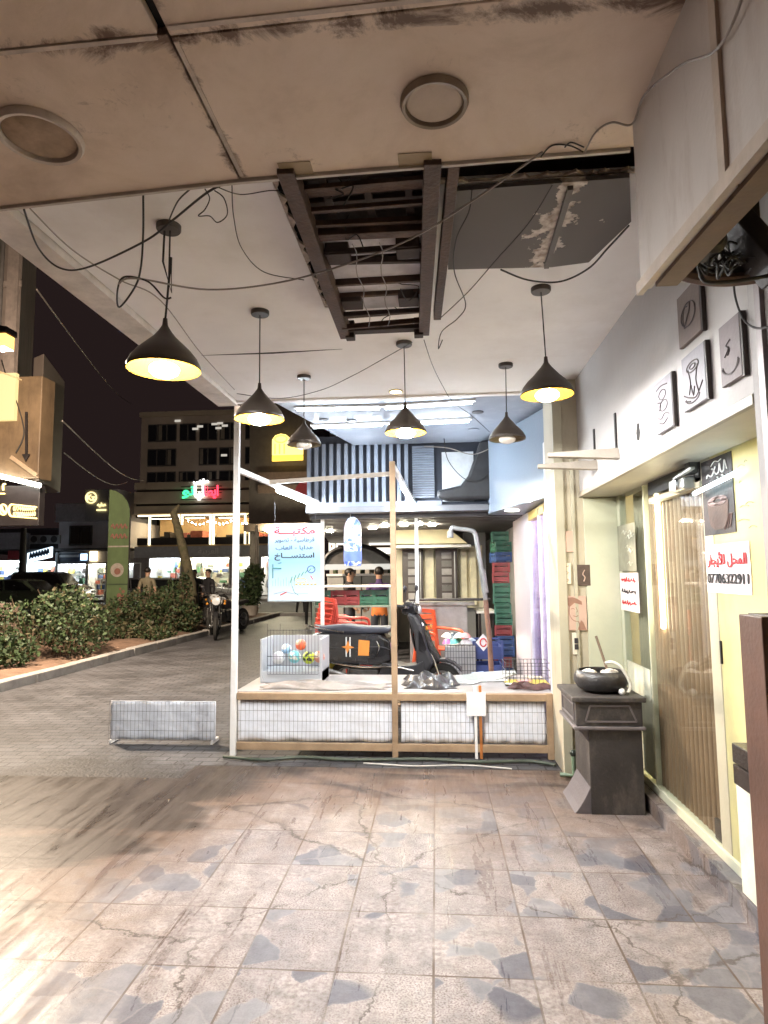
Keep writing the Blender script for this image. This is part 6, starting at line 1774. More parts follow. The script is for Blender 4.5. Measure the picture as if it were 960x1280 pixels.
DENIM = mat('trousers_dark', (.04, .045, .06), .8, var=.2)
SHOE = mat('shoe_dark', (.03, .028, .026), .5)
mm_ = at(437, 730, Y=11.6)
person('man in a black t-shirt with short dark hair, facing sideways behind the crate rack', (mm_.x, 11.6, 0), R(80), 1.60, standing(fwd=.5), clothes(1.24), [SKIN, mat('tee_black', (.03, .028, .03), .8, var=.2), DENIM, SHOE])
m2_ = at(474, 730, Y=11.4)
person('person in a purple hooded top with an orange hem, seen from behind at the counter', (m2_.x, 11.4, 0), R(185), 1.62, standing(fwd=.6), (lambda x, y, z: 0 if z > 1.53 else 3 if z < .1 else (1 if z > 1.18 else 2) if z > .85 else 4), [SKIN, mat('hood_purple', (.07, .04, .13), .8, var=.2), mat('hem_orange', (.65, .18, .04), .7, var=.15), SHOE, DENIM])
f1 = at(387, 785, Z=0); f2 = at(376, 768, Z=0)
person('person in long black clothes walking, partly behind the hanging sign', (f1.x, f1.y, 0), R(10), 1.64, standing(arm=1, step=.6), (lambda x, y, z: 0 if z > 1.53 or (abs(x) > .2 and z < .9) else 3 if z < .1 else 1), [SKIN, mat('robe_black', (.012, .012, .014), .8, var=.2), DENIM, mat('shoe_pale', (.5, .48, .46), .5)])
person('person in dark trousers carrying something pink, behind the hanging sign', (f2.x, f2.y, 0), R(170), 1.66, standing(arm=1, step=-.5), clothes(1.0), [SKIN, mat('top_pink', (.55, .08, .14), .7), mat('trousers_black', (.015, .015, .018), .8), SHOE])

# ================================================================== SCOOTER
TYRE = mat('tyre_rubber', (.022, .021, .02), .8, var=.2)
SCB = mat('scooter_black', (.012, .012, .015), .2, var=.3, coat=.5, dirt=(.05, .045, .04), dirt_amt=.5, dscale=6)
SCG = mat('scooter_grey_plastic', (.035, .035, .04), .4, var=.15)
CHROME = mat('chrome', (.62, .62, .62), .18, metal=1.0, var=.05, bump=0)


def wheel_parts(t, x, y, z, r, w, mtx, spokes=5):
    MB().lathe([(r * .62, -w * .45), (r * .9, -w * .5), (r, -w * .22), (r, w * .22), (r * .9, w * .5), (r * .62, w * .45)], (x, y, z), 28, axis='Y').xform(mtx).build('tyre', TYRE, t, smooth=True)
    q = MB()
    q.lathe([(r * .52, -w * .4), (r * .65, -w * .42), (r * .65, w * .42), (r * .52, w * .4)], (x, y, z), 28, axis='Y')
    q.lathe([(0, -w * .5), (r * .16, -w * .5), (r * .16, w * .5), (0, w * .5)], (x, y, z), 16, axis='Y')
    for k in range(spokes):
        a = 2 * math.pi * k / spokes
        q.bar((x, y, z), (x + r * .58 * math.cos(a), y, z + r * .58 * math.sin(a)), w * .35, r * .12, up=(0, 1, 0))
    q.xform(mtx).build('rim', mat('alloy_grey', (.35, .35, .36), .35, metal=.8), t)


so = Vector((at(487, 800, Y=6.9).x, 6.9, .20))
pal = thing('wooden_pallet', 'low wooden pallet under the scooter behind the counter', 'pallet', (so.x, so.y, 0))
for k in range(5): MB().box(so.x - .85, so.x + .8, so.y - .36 + k * .16, so.y - .25 + k * .16, .175, .198).build('deck_board', WOOD, pal)
for k in range(3): MB().box(so.x - .8 + k * .7, so.x - .7 + k * .7, so.y - .36, so.y + .4, 0, .174).build('bearer', WOOD, pal)
sco = thing('scooter', 'black motor scooter with orange stickers parked behind the counter', 'scooter', so)
ms_ = Matrix.Translation(so) @ Matrix.Rotation(R(-12), 4, 'Z') @ Matrix.Scale(.86, 4)
sp_ = lambda poly, w, y=0.0: MB().prism(poly, (0, y + w / 2, 0), (1, 0, 0), (0, 0, 1), w)
wheel_parts(sco, -.56, 0, .22, .22, .10, ms_)
wheel_parts(sco, .66, 0, .22, .22, .09, ms_)
sp_([(-.90, .50), (-.94, .76), (-.80, .80), (-.10, .78), (.04, .70), (.06, .46), (-.10, .40), (-.76, .41)], .30).xform(ms_).build('rear_body', SCB, sco, bevel=.02)
sp_([(-.92, .80), (-.90, .86), (-.55, .89), (-.30, .865), (-.02, .87), (.04, .84), (.02, .79), (-.3, .785), (-.85, .785)], .27).xform(ms_).build('seat', mat('seat_vinyl', (.05, .055, .075), .5, var=.2), sco, bevel=.03)
sp_([(-.10, .28), (-.06, .45), (.20, .41), (.36, .43), (.46, .48), (.48, .30), (.30, .24)], .30).xform(ms_).build('floorboard', SCG, sco, bevel=.015)
sp_([(.36, .32), (.47, .30), (.58, .44), (.50, .62), (.43, .90), (.36, 1.02), (.26, 1.05), (.26, .98), (.34, .78), (.36, .55)], .26).xform(ms_).build('front_shield', SCG, sco, bevel=.03)
sp_([(.44, .44), (.62, .42), (.64, .50), (.54, .66), (.46, .90), (.40, .98), (.40, .80)], .16).xform(ms_).build('front_nose', SCB, sco, bevel=.03)
sp_([(.44, .42), (.52, .49), (.70, .50), (.88, .40), (.90, .34), (.80, .44), (.64, .46), (.5, .42)], .13).xform(ms_).build('front_fender', SCG, sco, bevel=.015)
for s_ in (-1, 1):
    MB().tube([(.66, s_ * .075, .22), (.58, s_ * .075, .46), (.42, s_ * .04, .8)], .016, 8).xform(ms_).build('fork_leg', CHROME, sco, smooth=True)
    MB().tube(smooth_pts([(.27, 0, 1.08), (.27, s_ * .12, 1.10), (.22, s_ * .34, 1.13)]), .014, 8).xform(ms_).build('handlebar', BLACK, sco, smooth=True)
    MB().cyl((.24, s_ * .26, 1.12), (.20, s_ * .40, 1.135), .021).xform(ms_).build('grip', TYRE, sco)
    MB().tube([(.26, s_ * .22, 1.11), (.28, s_ * .27, 1.30)], .006, 6).xform(ms_).build('mirror_stem', BLACK, sco)
    MB().ball((.28, s_ * .29, 1.33), .055, 14, 8, (.4, 1, .75)).xform(ms_).build('mirror', BLACK, sco, smooth=True)
sp_([(.18, 1.02), (.34, 1.00), (.40, 1.06), (.36, 1.14), (.26, 1.17), (.16, 1.12)], .22).xform(ms_).build('handlebar_cowl', SCB, sco, bevel=.03)
MB().ball((.385, 0, 1.07), .065, 16, 10, (.4, 1.1, .8)).xform(ms_).build('headlight', mat('lamp_glass', (.6, .62, .64), .1, var=.03, coat=.8), sco, smooth=True)
MB().tube([(-.2, -.17, .25), (-.5, -.18, .26), (-.88, -.18, .34)], [.03, .042, .05], 12).xform(ms_).build('exhaust', mat('exhaust_dull', (.16, .15, .14), .4, metal=.8), sco, smooth=True)
MB().box(-.5, -.12, -.12, .12, .16, .36).xform(ms_).build('engine_block', mat('engine_grey', (.11, .105, .10), .5, metal=.6, var=.4, scale=14), sco, bevel=.02)
for s_ in (-1, 1):
    MB().tube(smooth_pts([(-.55, s_ * .13, .80), (-.9, s_ * .13, .84), (-1.04, s_ * .10, .86)]), .012, 8).xform(ms_).build('grab_rail', CHROME, sco, smooth=True)
MB().box(-.935, -.895, -.08, .08, .64, .72).xform(ms_).build('tail_light', mat('tail_red', (.35, .01, .01), .2), sco, bevel=.01)
MB().tube([(-.30, -.1, .2), (-.34, -.2, .02), (-.26, -.22, .012)], .011, 8).xform(ms_).build('side_stand', BLACK, sco)
MB().bar((-.78, 0, .5), (-1.0, 0, .30), .16, .012).xform(ms_).build('number_plate_holder', SCG, sco)
for s_ in (-1, 1):
    MB().ball((.50, s_ * .12, .86), .028, 10, 6, (.6, .6, 1)).xform(ms_).build('indicator', mat('amber', (.6, .25, .03), .3), sco, smooth=True)
MB().tube(smooth_pts([(.30, -.05, 1.08), (.42, -.08, .95), (.46, -.07, .7)]), .006, 5).xform(ms_).build('brake_cable', BLACK, sco)
sp_([(.30, .98), (.33, .70), (.36, .58), (.345, .58), (.305, .72), (.27, .98)], .20).xform(ms_).build('inner_panel', SCB, sco, bevel=.01)
for s_ in (-1, 1):
    MB().tube(smooth_pts([(-.92, s_ * .153, .64), (-.55, s_ * .153, .60), (-.1, s_ * .153, .63), (.04, s_ * .153, .60)]), .006, 6).xform(ms_).build('panel_seam', BLACK, sco)
    MB().tube(smooth_pts([(-.70, s_ * .16, .42), (-.3, s_ * .17, .385), (.05, s_ * .165, .40), (.34, s_ * .15, .36)]), .012, 8).xform(ms_).build('side_bar', CHROME, sco, smooth=True)
    MB().tube([(.24, s_ * .25, 1.125), (.31, s_ * .33, 1.11), (.29, s_ * .38, 1.11)], .006, 6).xform(ms_).build('brake_lever', CHROME, sco)
    MB().box(-.90, -.84, s_ * .15 - .006, s_ * .15 + .006, .66, .70).xform(ms_).build('reflector', mat('amber', (.6, .25, .03), .3), sco)
    sp_([(.40, .60), (.47, .56), (.50, .62), (.44, .80), (.40, .84)], .012, s_ * .135).xform(ms_).build('shield_panel', SCB, sco, bevel=.004)
MB().lathe([(0, .0), (.05, .0), (.055, -.02), (0, -.02)], (.24, 0, 1.165), 16).xform(ms_).build('speedometer', mat('dial_dark', (.05, .05, .05), .15, coat=.6), sco, smooth=True)
ORS = mat('sticker_orange', (.80, .30, .06), .5, var=.08)
stx = MB(); stx.prism([(-.36, .52), (-.22, .52), (-.21, .70), (-.35, .71)], (0, -.156, 0), UX, UZ, .004); stx.xform(ms_).build('square_sticker', ORS, sco)
stx = MB(); stx.prism([(-.50, .54), (-.47, .60), (-.41, .615), (-.47, .635), (-.49, .70), (-.515, .635), (-.575, .62), (-.52, .60)], (0, -.156, 0), UX, UZ, .004); stx.xform(ms_).build('star_sticker', ORS, sco)
stx = MB()
for x in (-.515, -.465): stx.prism([(x - .008, .50), (x + .008, .50), (x + .008, .74), (x - .008, .74)], (0, -.154, 0), UX, UZ, .002)
stx.xform(ms_).build('white_stripe_sticker', pc[0], sco)
MB().tube(smooth_pts([(-.12, -.157, .70), (-.09, -.157, .62), (-.14, -.157, .5)]), .008, 6).xform(ms_).build('side_trim', CHROME, sco, smooth=True)
a = at(412, 800, Y=7.2)
t = thing('yellow_bag', 'small yellow knotted bag under the scooter seat', 'bag', (at(415, 845, Y=7.15).x, 7.15, 0))
c = at(416, 832, Y=7.15)
MB().lathe([(0, -.13), (.08, -.12), (.10, -.05), (.085, .03), (.04, .08), (.018, .10), (.04, .14), (.0, .12)], c, 14).build('bag_body', mat('bag_yellow', (.58, .50, .05), .5, var=.2), t, smooth=True)
MB().box(c.x - .12, c.x + .12, 7.05, 7.25, 0, c.z - .13).build('bag_stand', mat('grey_box_paint', (.45, .45, .46), .6), t)
a = at(403, 815, Y=7.4)
tag(MB().box(a.x - .07, a.x + .06, 7.3, 7.4, 0.0, a.z + .03).build('maroon_box', mat('box_maroon', (.20, .03, .06), .5), bevel=.01), 'maroon upright carton at the rear wheel of the scooter', 'carton')
a = at(402, 800, Y=7.55)
tag(MB().sheet(lambda u, v: (a.x - .08 + .20 * u, 7.36 + .03 * v, a.z - .05 + .12 * v + .03 * math.sin(u * 5)), 10, 6).build('plastic_bag', mat('bag_pale_teal', (.60, .72, .70), .3), smooth=True, solid=.03), 'pale crumpled plastic bag at the tail of the scooter', 'bag')

# ================================================================== MOTORCYCLES BY THE PLANTING BED
def motorcycle(label, loc, rz, col):
    t = thing('motorcycle', label, 'motorcycle', loc, 'motorcycles parked by the planting bed')
    m = Matrix.Translation(Vector(loc)) @ Matrix.Rotation(rz, 4, 'Z')
    wheel_parts(t, -.66, 0, .30, .30, .10, m, 6); wheel_parts(t, .68, 0, .30, .30, .09, m, 6)
    body = mat('bike_' + label.split()[0], col, .3, coat=.4)
    sp_([(-.05, .62), (.0, .84), (.28, .88), (.36, .74), (.2, .62)], .24).xform(m).build('fuel_tank', body, t, bevel=.04)
    sp_([(-.85, .76), (-.80, .84), (-.4, .80), (-.02, .80), (-.04, .70), (-.5, .70)], .22).xform(m).build('seat', TYRE, t, bevel=.02)
    MB().box(-.22, .22, -.13, .13, .30, .60).xform(m).build('engine', mat('engine_grey', (.11, .105, .10), .5, metal=.6), t, bevel=.03)
    fr_ = MB(); fr_.tube([(-.66, .06, .30), (-.2, .08, .40), (.2, .08, .36), (.36, .04, .80)], .018, 6); fr_.tube([(-.66, -.06, .30), (-.2, -.08, .40), (.2, -.08, .36), (.36, -.04, .80)], .018, 6)
    fr_.xform(m).build('frame_tubes', BLACK, t)
    for s_ in (-1, 1):
        MB().tube([(.68, s_ * .09, .30), (.42, s_ * .08, .92)], .02, 8).xform(m).build('fork_leg', CHROME, t, smooth=True)
        MB().tube(smooth_pts([(.40, 0, .98), (.36, s_ * .15, 1.04), (.26, s_ * .38, 1.03)]), .013, 8).xform(m).build('handlebar', CHROME, t, smooth=True)
        MB().tube([(.33, s_ * .24, 1.04), (.34, s_ * .30, 1.22)], .006, 6).xform(m).build('mirror_stem', BLACK, t)
        MB().ball((.34, s_ * .32, 1.24), .05, 12, 8, (.4, 1, .7)).xform(m).build('mirror', BLACK, t, smooth=True)
        MB().ball((.5, s_ * .2, .84), .03, 10, 6).xform(m).build('indicator', mat('amber', (.6, .25, .03), .3), t, smooth=True)
    MB().lathe([(0, -.08), (.06, -.07), (.09, .0), (.095, .03), (0, .04)], (.52, 0, .90), 18, axis='X').xform(m).build('headlight', mat('lamp_glass', (.6, .62, .64), .1, coat=.8), t, smooth=True)
    sp_([(.4, .52), (.55, .66), (.72, .65), (.9, .5), (.72, .61), (.56, .6)], .11).xform(m).build('front_fender', body, t, bevel=.01)
    MB().tube([(.1, -.15, .3), (-.3, -.16, .24), (-.8, -.17, .34)], [.022, .03, .04], 10).xform(m).build('exhaust', CHROME, t, smooth=True)
    return t


for (px, py, rz, lb, col) in ((270, 797, -72, 'black motorcycle parked facing the terrace at the end of the bushes', (.02, .02, .022)), (262, 786, -60, 'charcoal motorcycle parked half hidden behind the black one', (.05, .05, .055)), (286, 790, -105, 'dark motorcycle parked just left of the white corner post', (.03, .025, .03))):
    c = at(px, py, Z=0)
    motorcycle(lb, (c.x, c.y, 0), R(rz), col)
c = at(257, 776, Z=0)
person('person in dark clothes standing behind the parked motorcycles', (c.x - .2, 20.6, 0), R(20), 1.7, standing(fwd=.2), clothes(), [SKIN, mat('jacket_dark', (.025, .024, .028), .8), DENIM, SHOE])
c = at(281, 776, Z=0)
person('person in a dark coat standing close behind the corner post', (c.x, 19.5, 0), R(-30), 1.7, standing(), clothes(1.0, .75), [SKIN, mat('coat_dark', (.018, .017, .02), .8), DENIM, SHOE])
c = at(184, 770, Z=0)
person('person in a khaki shirt standing with the back turned between the bushes', (at(184, 740, Y=17.2).x, 17.2, .08), R(175), 1.66, standing(), clothes(1.2), [SKIN, mat('shirt_khaki', (.20, .17, .11), .8), mat('trousers_khaki', (.13, .10, .07), .8), SHOE])

# ================================================================== PLANTING
LEAF = [mat('leaf_dark', (.034, .060, .022), .6, var=.4, scale=3, bump=0), mat('leaf_mid', (.055, .088, .032), .6, var=.4, scale=3, bump=0), mat('leaf_dry', (.09, .078, .038), .65, var=.4, bump=0)]
TWIG = mat('twig_brown', (.14, .095, .06), .8, var=.3)


def bush(label, c, blobs, n, leaf=.07, dry=.12, stems=9, group='bushes in the planting bed', name='bush'):
    t = thing(name, label, 'bush', c, group)
    c = Vector(c)
    f = MB()
    for _ in range(n):
        bl_ = rnd.choice(blobs)
        while True:
            p = Vector((rnd.uniform(-1, 1), rnd.uniform(-1, 1), rnd.uniform(-1, 1)))
            if p.length < 1 and p.length > rnd.random() * .9: break
        q = c + Vector((bl_[0] + p.x * bl_[3], bl_[1] + p.y * bl_[3] * .9, max(.03, bl_[2] + p.z * bl_[4])))
        d = Vector((rnd.gauss(0, 1), rnd.gauss(0, 1), rnd.gauss(.3, .8))).normalized()
        s_ = d.cross(Vector((rnd.gauss(0, 1), rnd.gauss(0, 1), rnd.gauss(0, 1)))).normalized()
        ln_ = leaf * rnd.uniform(.4, 1.7); w = ln_ * rnd.uniform(.2, .36)
        f.k = 2 if rnd.random() < dry else (1 if rnd.random() < .45 else 0)
        f.add([q, q + d * ln_ * .5 + s_ * w, q + d * ln_, q + d * ln_ * .5 - s_ * w], [(0, 1, 2, 3)])
    f.build('foliage', LEAF, t)
    st_ = MB()
    for _ in range(stems):
        bl_ = rnd.choice(blobs)
        e = c + Vector((bl_[0] + rnd.uniform(-.7, .7) * bl_[3], bl_[1] + rnd.uniform(-.5, .5) * bl_[3], bl_[2] + rnd.uniform(.1, 1.05) * bl_[4]))
        b_ = c + Vector((bl_[0] * .6 + rnd.uniform(-.1, .1), bl_[1] * .6, 0))
        st_.tube(smooth_pts([b_, b_.lerp(e, .5) + Vector((rnd.uniform(-.08, .08), rnd.uniform(-.08, .08), .05)), e], 4), [.014] * 5 + [.009] * 3 + [.005], 5) if False else st_.tube([b_, b_.lerp(e, .5) + Vector((rnd.uniform(-.08, .08), rnd.uniform(-.08, .08), .05)), e], [.014, .009, .004], 5)
    st_.build('stems', TWIG, t)
    return t


bush('broad dense green bush nearest the kerb, in front of the green banner', (at(90, 0, Y=11.5).x, 11.4, .06), [(-.9, 0, .45, .6, .40), (-.3, -.3, .55, .7, .5), (.35, .2, .65, .65, .6), (.75, -.1, .5, .6, .5), (.1, .5, .75, .6, .55), (-1.2, -.4, .3, .4, .3)], 6500, .07, .2, 26)
bush('low sparse bush at the very street end of the kerb with bare twigs', (at(15, 0, Y=9.8).x, 9.8, .06), [(-.3, 0, .2, .5, .2), (.4, .1, .25, .45, .22)], 2600, .07)
bush('loose green brown bush between the banner and the motorcycles', (at(205, 0, Y=16.2).x, 16.0, .06), [(-.6, 0, .5, .6, .45), (.0, .1, .65, .65, .55), (.6, -.1, .55, .6, .5), (1.0, .1, .4, .45, .4)], 5500, .075, .38, 26)
bush('dry low weeds in front of the loose bush along the kerb', (at(180, 0, Y=14.3).x, 14.2, .06), [(-.5, 0, .18, .5, .18), (.2, .1, .2, .5, .2), (.8, 0, .15, .4, .15)], 2600, .07, .55)
bush('tall thin upright clump of twigs just left of the parked motorcycles', (at(238, 0, Y=17.2).x, 17.3, .06), [(-.2, 0, .9, .25, .5), (.1, .1, 1.15, .2, .45), (-.45, .1, .7, .25, .4)], 1500, .07, .3, 18)
bush('dark bush standing far back beyond the parked motorcycles', (at(232, 0, Y=21).x, 21.5, .06), [(-.5, 0, .5, .6, .5), (.4, .1, .6, .7, .55)], 5000, .1)
# potted shrub behind the stall post
c = at(313, 772, Z=0)
pt_ = bush('green shrub in a pale tub behind the white corner post', (c.x, c.y, 0), [(0, 0, 1.0, .42, .5), (.1, .1, 1.5, .35, .4), (-.05, 0, .7, .4, .3)], 3500, .10, .06, 6, None, 'potted_shrub')
MB().lathe([(0, 0), (.22, 0), (.30, .42), (.32, .44), (.28, .44), (.26, .38), (0, .38)], (c.x, c.y, 0), 20).build('tub', mat('tub_pale', (.45, .41, .36), .6), pt_, smooth=True)
# concrete blocks
CON = mat('concrete_pinkish', (.34, .25, .205), .8, var=.2, dirt=(.15, .11, .09), dirt_amt=.5)
c = at(20, 790, Y=13.6)
bl = thing('concrete_bench', 'pinkish concrete bench with a slab top at the street edge of the bed', 'bench', (at(18, 0, Y=13.6).x, 13.6, 0))
x0, x1 = at(-12, 0, Y=13.4).x, at(47, 0, Y=13.4).x
zt5 = at(20, 757, Y=13.4).z
MB().box(x0 - .5, x1 - .35, 13.2, 13.8, zt5 - .12, zt5).build('slab', CON, bl, bevel=.015)
MB().box(x0 - .3, x1 - .55, 13.25, 13.75, 0, zt5 - .122).build('base', CON, bl, bevel=.01)
tag(MB().box(x1 - .30, x1 + .05, 13.25, 13.7, 0, zt5 + .05).build('concrete_block', CON, bevel=.02), 'short concrete block beside the concrete bench', 'block')
c = at(10, 795, Y=12.0)
tag(MB().prism([(-.28, 0), (.28, 0), (.36, .45), (-.36, .45)], (at(12, 0, Y=12.4).x, 12.6, .05), UX, UZ, -.5).build('planter_tub', CON, bevel=.015), 'tapered concrete tub in front of the bench', 'planter')

# green printed banner column
Yb = 17.0
g0, g1 = at(132, 780, Y=Yb), at(156, 780, Y=Yb)
gt = at(140, 612, Y=Yb).z
wB = g1.x - g0.x
BG = mat('banner_green', (.085, .125, .05), .7, var=.18, scale=2.0, dirt=(.05, .07, .03), dirt_amt=.6, dscale=3, streak=.3)
ban = thing('banner', 'tall green printed banner with a slanted rounded top standing in the bed', 'banner', ((g0.x + g1.x) / 2, Yb, 0))
hB = gt
wB = wB * 1.12
out = [(0, .25), (wB, .25), (wB, hB * .80), (wB * .97, hB * .86), (wB * .85, hB * .915), (wB * .62, hB * .96), (wB * .30, hB * .99), (0, hB)]
MB().prism(out, (g0.x, Yb, 0), UX, UZ, .02).build('printed_cloth', BG, ban, bevel=.004)
BP = lambda u, v: Vector((g0.x + wB * u, Yb - .024, hB * v))
PR = mat('banner_red', (.20, .085, .06), .7, var=.3, scale=6); PP = mat('banner_pale', (.30, .26, .22), .7, var=.3, scale=6); PD = mat('banner_dark', (.035, .055, .025), .7)
q = MB(); q.lathe([(0, 0), (.18, 0), (.19, -.004), (0, -.004)], BP(.48, .43), 24, axis='Y'); q.build('round_print', PP, ban)
q = MB(); q.lathe([(0, 0), (.09, 0), (.09, -.003), (0, -.003)], BP(.50, .42) + Vector((0, -.005, 0)), 16, axis='Y'); q.build('inner_print', PR, ban)
for v in (.66, .73):
    q = MB()
    for k in range(4): q.tube(smooth_pts([BP(.15 + .19 * k, v), BP(.22 + .19 * k, v + .022), BP(.29 + .19 * k, v - .008), BP(.33 + .19 * k, v + .006)], 4), .022, 6)
    q.build('writing_print', PR, ban)
for v in (.595, .33):
    q = MB(); q.box(g0.x + .01, g0.x + wB - .01, Yb - .024, Yb - .021, hB * v - .02, hB * v + .02); q.build('stripe_print', PP if v > .5 else PD, ban)
rb = random.Random(8)
q = MB()
for k in range(16): q.lathe([(0, 0), (rb.uniform(.03, .07), 0), (0, -.004)], BP(rb.uniform(.55, .92), rb.uniform(.10, .30)), 7, axis='Y')
q.build('flower_print', PR, ban)
MB().cyl((g1.x + .08, Yb - .03, 0), (g1.x + .08, Yb - .03, hB * .80), .02).build('pole', DK, ban)
MB().lathe([(0, 0), (.25, 0), (.25, .05), (0, .06)], (g1.x + .03, Yb - .03, .05), 16).build('foot', CON, ban)

# leaning bare tree trunk
b0 = at(243, 775, Y=19.0); tp = at(219, 642, Y=19.0)
tr_ = thing('leaning_tree', 'slim leaning tree trunk with pale bark and short cut branches', 'tree', (b0.x, 19, 0))
MB().tube(smooth_pts([(b0.x, 19, 0), at(240, 740, Y=19), at(231, 695, Y=19), at(222, 660, Y=19), at(217, 640, Y=19)], 5), [(.17 - .0035 * k) * (1 + .10 * math.sin(k * 2.3)) for k in range(21)], 10).build('trunk', mat('bark_pale', (.13, .11, .065), .9, var=.45, scale=9, bump=.5, bscale=16, dirt=(.06, .08, .03), dirt_amt=.8, dscale=5), tr_, smooth=True)
for a, b_ in (((217, 641), (224, 631)), ((221, 655), (214, 643))):
    MB().tube([at(*a, Y=19), at(*b_, Y=19)], [.09, .04], 8).build('branch', mat('bark_pale', (.30, .25, .12), .85), tr_, smooth=True)

# ================================================================== CARS
def car(name, label, loc, rz, paint, van=False, lights=False):
    t = thing(name, label, 'car', loc, 'cars on the street')
    m = Matrix.Translation(Vector(loc)) @ Matrix.Rotation(rz, 4, 'Z')
    P = mat('paint_' + paint[0], paint[1], .25, var=.06, coat=.5, bump=0)
    prof = [(-2.25, .45), (-2.27, .70), (-2.15, .92), (-1.45, .98), (-.2, .97), (.95, .95), (1.75, .86), (2.2, .72), (2.28, .52), (2.25, .34), (1.75, .27), (-1.8, .27)] if not van else [(-2.2, .40), (-2.22, 1.1), (-2.0, 1.15), (.9, 1.12), (1.6, 1.05), (2.15, .85), (2.25, .5), (2.2, .33), (1.7, .27), (-1.8, .27)]
    MB().prism(prof, (0, .86, 0), (1, 0, 0), (0, 0, 1), 1.72).xform(m).build('body', P, t, bevel=.07)
    cab = [(-1.55, .95), (-1.0, 1.36), (-.55, 1.44), (.15, 1.44), (.45, 1.38), (1.05, .93)] if not van else [(-2.1, 1.1), (-1.95, 1.75), (-1.6, 1.83), (.3, 1.82), (.75, 1.72), (1.3, 1.08)]
    MB().prism(cab, (0, .72, 0), (1, 0, 0), (0, 0, 1), 1.44).xform(m).build('cabin', P, t, bevel=.06)
    GLD = mat('car_glass', (.02, .023, .024), .06, var=.05, bump=0, spec=.8)
    s1 = [(-1.32, 1.0), (-.92, 1.33), (-.42, 1.385), (-.36, 1.0)] if not van else [(-1.9, 1.2), (-1.8, 1.66), (-.8, 1.7), (-.8, 1.2)]
    s2 = [(-.28, 1.0), (-.33, 1.385), (.12, 1.385), (.40, 1.32), (.84, .99)] if not van else [(-.7, 1.2), (-.7, 1.7), (.25, 1.7), (.65, 1.62), (1.05, 1.15)]
    for sd in (-1, 1):
        for s_ in (s1, s2):
            if sd < 0: MB().prism(s_, (0, -.725, 0), (1, 0, 0), (0, 0, 1), .012).xform(m).build('side_window', GLD, t)
            else: MB().prism(s_, (0, .737, 0), (1, 0, 0), (0, 0, 1), .012).xform(m).build('side_window', GLD, t)
        MB().ball((.95, sd * .93, .98), .09, 12, 8, (.6, .7, .6)).xform(m).build('wing_mirror', P, t, smooth=True)
        for x in (-.5, .25): MB().box(x - .09, x + .09, sd * .865 - .01, sd * .865 + .01, .80, .83).xform(m).build('door_handle', CHROME, t)
        MB().box(2.12, 2.26, sd * .62 - .16, sd * .62 + .16, .58, .72).xform(m).build('headlight', emis('headlamp_lit', (1, .96, .88), 3) if lights else mat('lamp_glass', (.6, .62, .64), .1), t, bevel=.03)
        MB().box(-2.285, -2.2, sd * .62 - .16, sd * .62 + .16, .68, .84).xform(m).build('tail_light', mat('tail_red', (.35, .01, .01), .2), t, bevel=.02)
    e = cab
    wsx = [(.52, 1.35), (1.0, .97)] if not van else [(.78, 1.68), (1.22, 1.14)]
    MB().add([(wsx[0][0] + .03, -.6, wsx[0][1]), (wsx[0][0] + .03, .6, wsx[0][1]), (wsx[1][0] + .03, .66, wsx[1][1]), (wsx[1][0] + .03, -.66, wsx[1][1])], [(0, 1, 2, 3)]).xform(m).build('windscreen', GLD, t, solid=.01)
    for x in (-1.40, 1.38):
        for sd in (-1, 1):
            mm = m @ Matrix.Translation((x, sd * .80, .32))
            w = MB(); w.lathe([(.2, -.1), (.29, -.11), (.32, -.06), (.32, .06), (.29, .11), (.2, .1)], (0, 0, 0), 24, axis='Y')
            tw = w.xform(mm).build('wheel', TYRE, t, smooth=True)
            h_ = MB(); h_.lathe([(0, sd * .08), (.08, sd * .095), (.2, sd * .085), (.21, sd * .06)], (0, 0, 0), 20, axis='Y')
            h_.xform(mm).build('hub_cap', mat('alloy_grey', (.35, .35, .36), .35, metal=.8), tw, smooth=True)
    MB().box(2.2, 2.295, -.45, .45, .42, .56).xform(m).build('grille', BLACK, t)
    return t


def kids_fix():
    pass


c = at(66, 760, Z=0)
car('parked_car', 'dark green saloon standing side on behind the near bush', (at(62, 0, Y=25.2).x, 25.2, 0), 0, ('dark_green', (.16, .20, .13)))
car('parked_car', 'silver saloon behind the dark green one at the left street end', (at(2, 0, Y=29.5).x, 29.5, 0), R(180), ('silver', (.42, .42, .43)))
car('parked_car', 'black van parked across the road below the white house', (at(98, 0, Y=36).x, 35.6, 0), 0, ('black', (.07, .07, .075)), True)
car('parked_car', 'dark saloon with shining lamps turned towards the bushes', (at(207, 0, Y=27).x, 27.0, 0), R(-32), ('dark_grey', (.17, .17, .18)), False, True)
car('parked_car', 'grey saloon standing behind the parked motorcycles', (at(258, 0, Y=30).x, 30.2, 0), R(8), ('grey', (.32, .32, .33)))

# ================================================================== BUILDINGS ACROSS THE STREET
YB = 43.0


def X_(px, Y=YB): return at(px, 700, Y=Y).x
def Z_(py, px=200, Y=YB): return at(px, py, Y=Y).z


GOODS = [mat('goods_%d' % i, c_, .5, var=.3, scale=4) for i, c_ in enumerate([(.55, .50, .40), (.12, .14, .12), (.40, .12, .08), (.55, .45, .10), (.10, .22, .12), (.62, .62, .62), (.08, .12, .25), (.04, .035, .03)])]


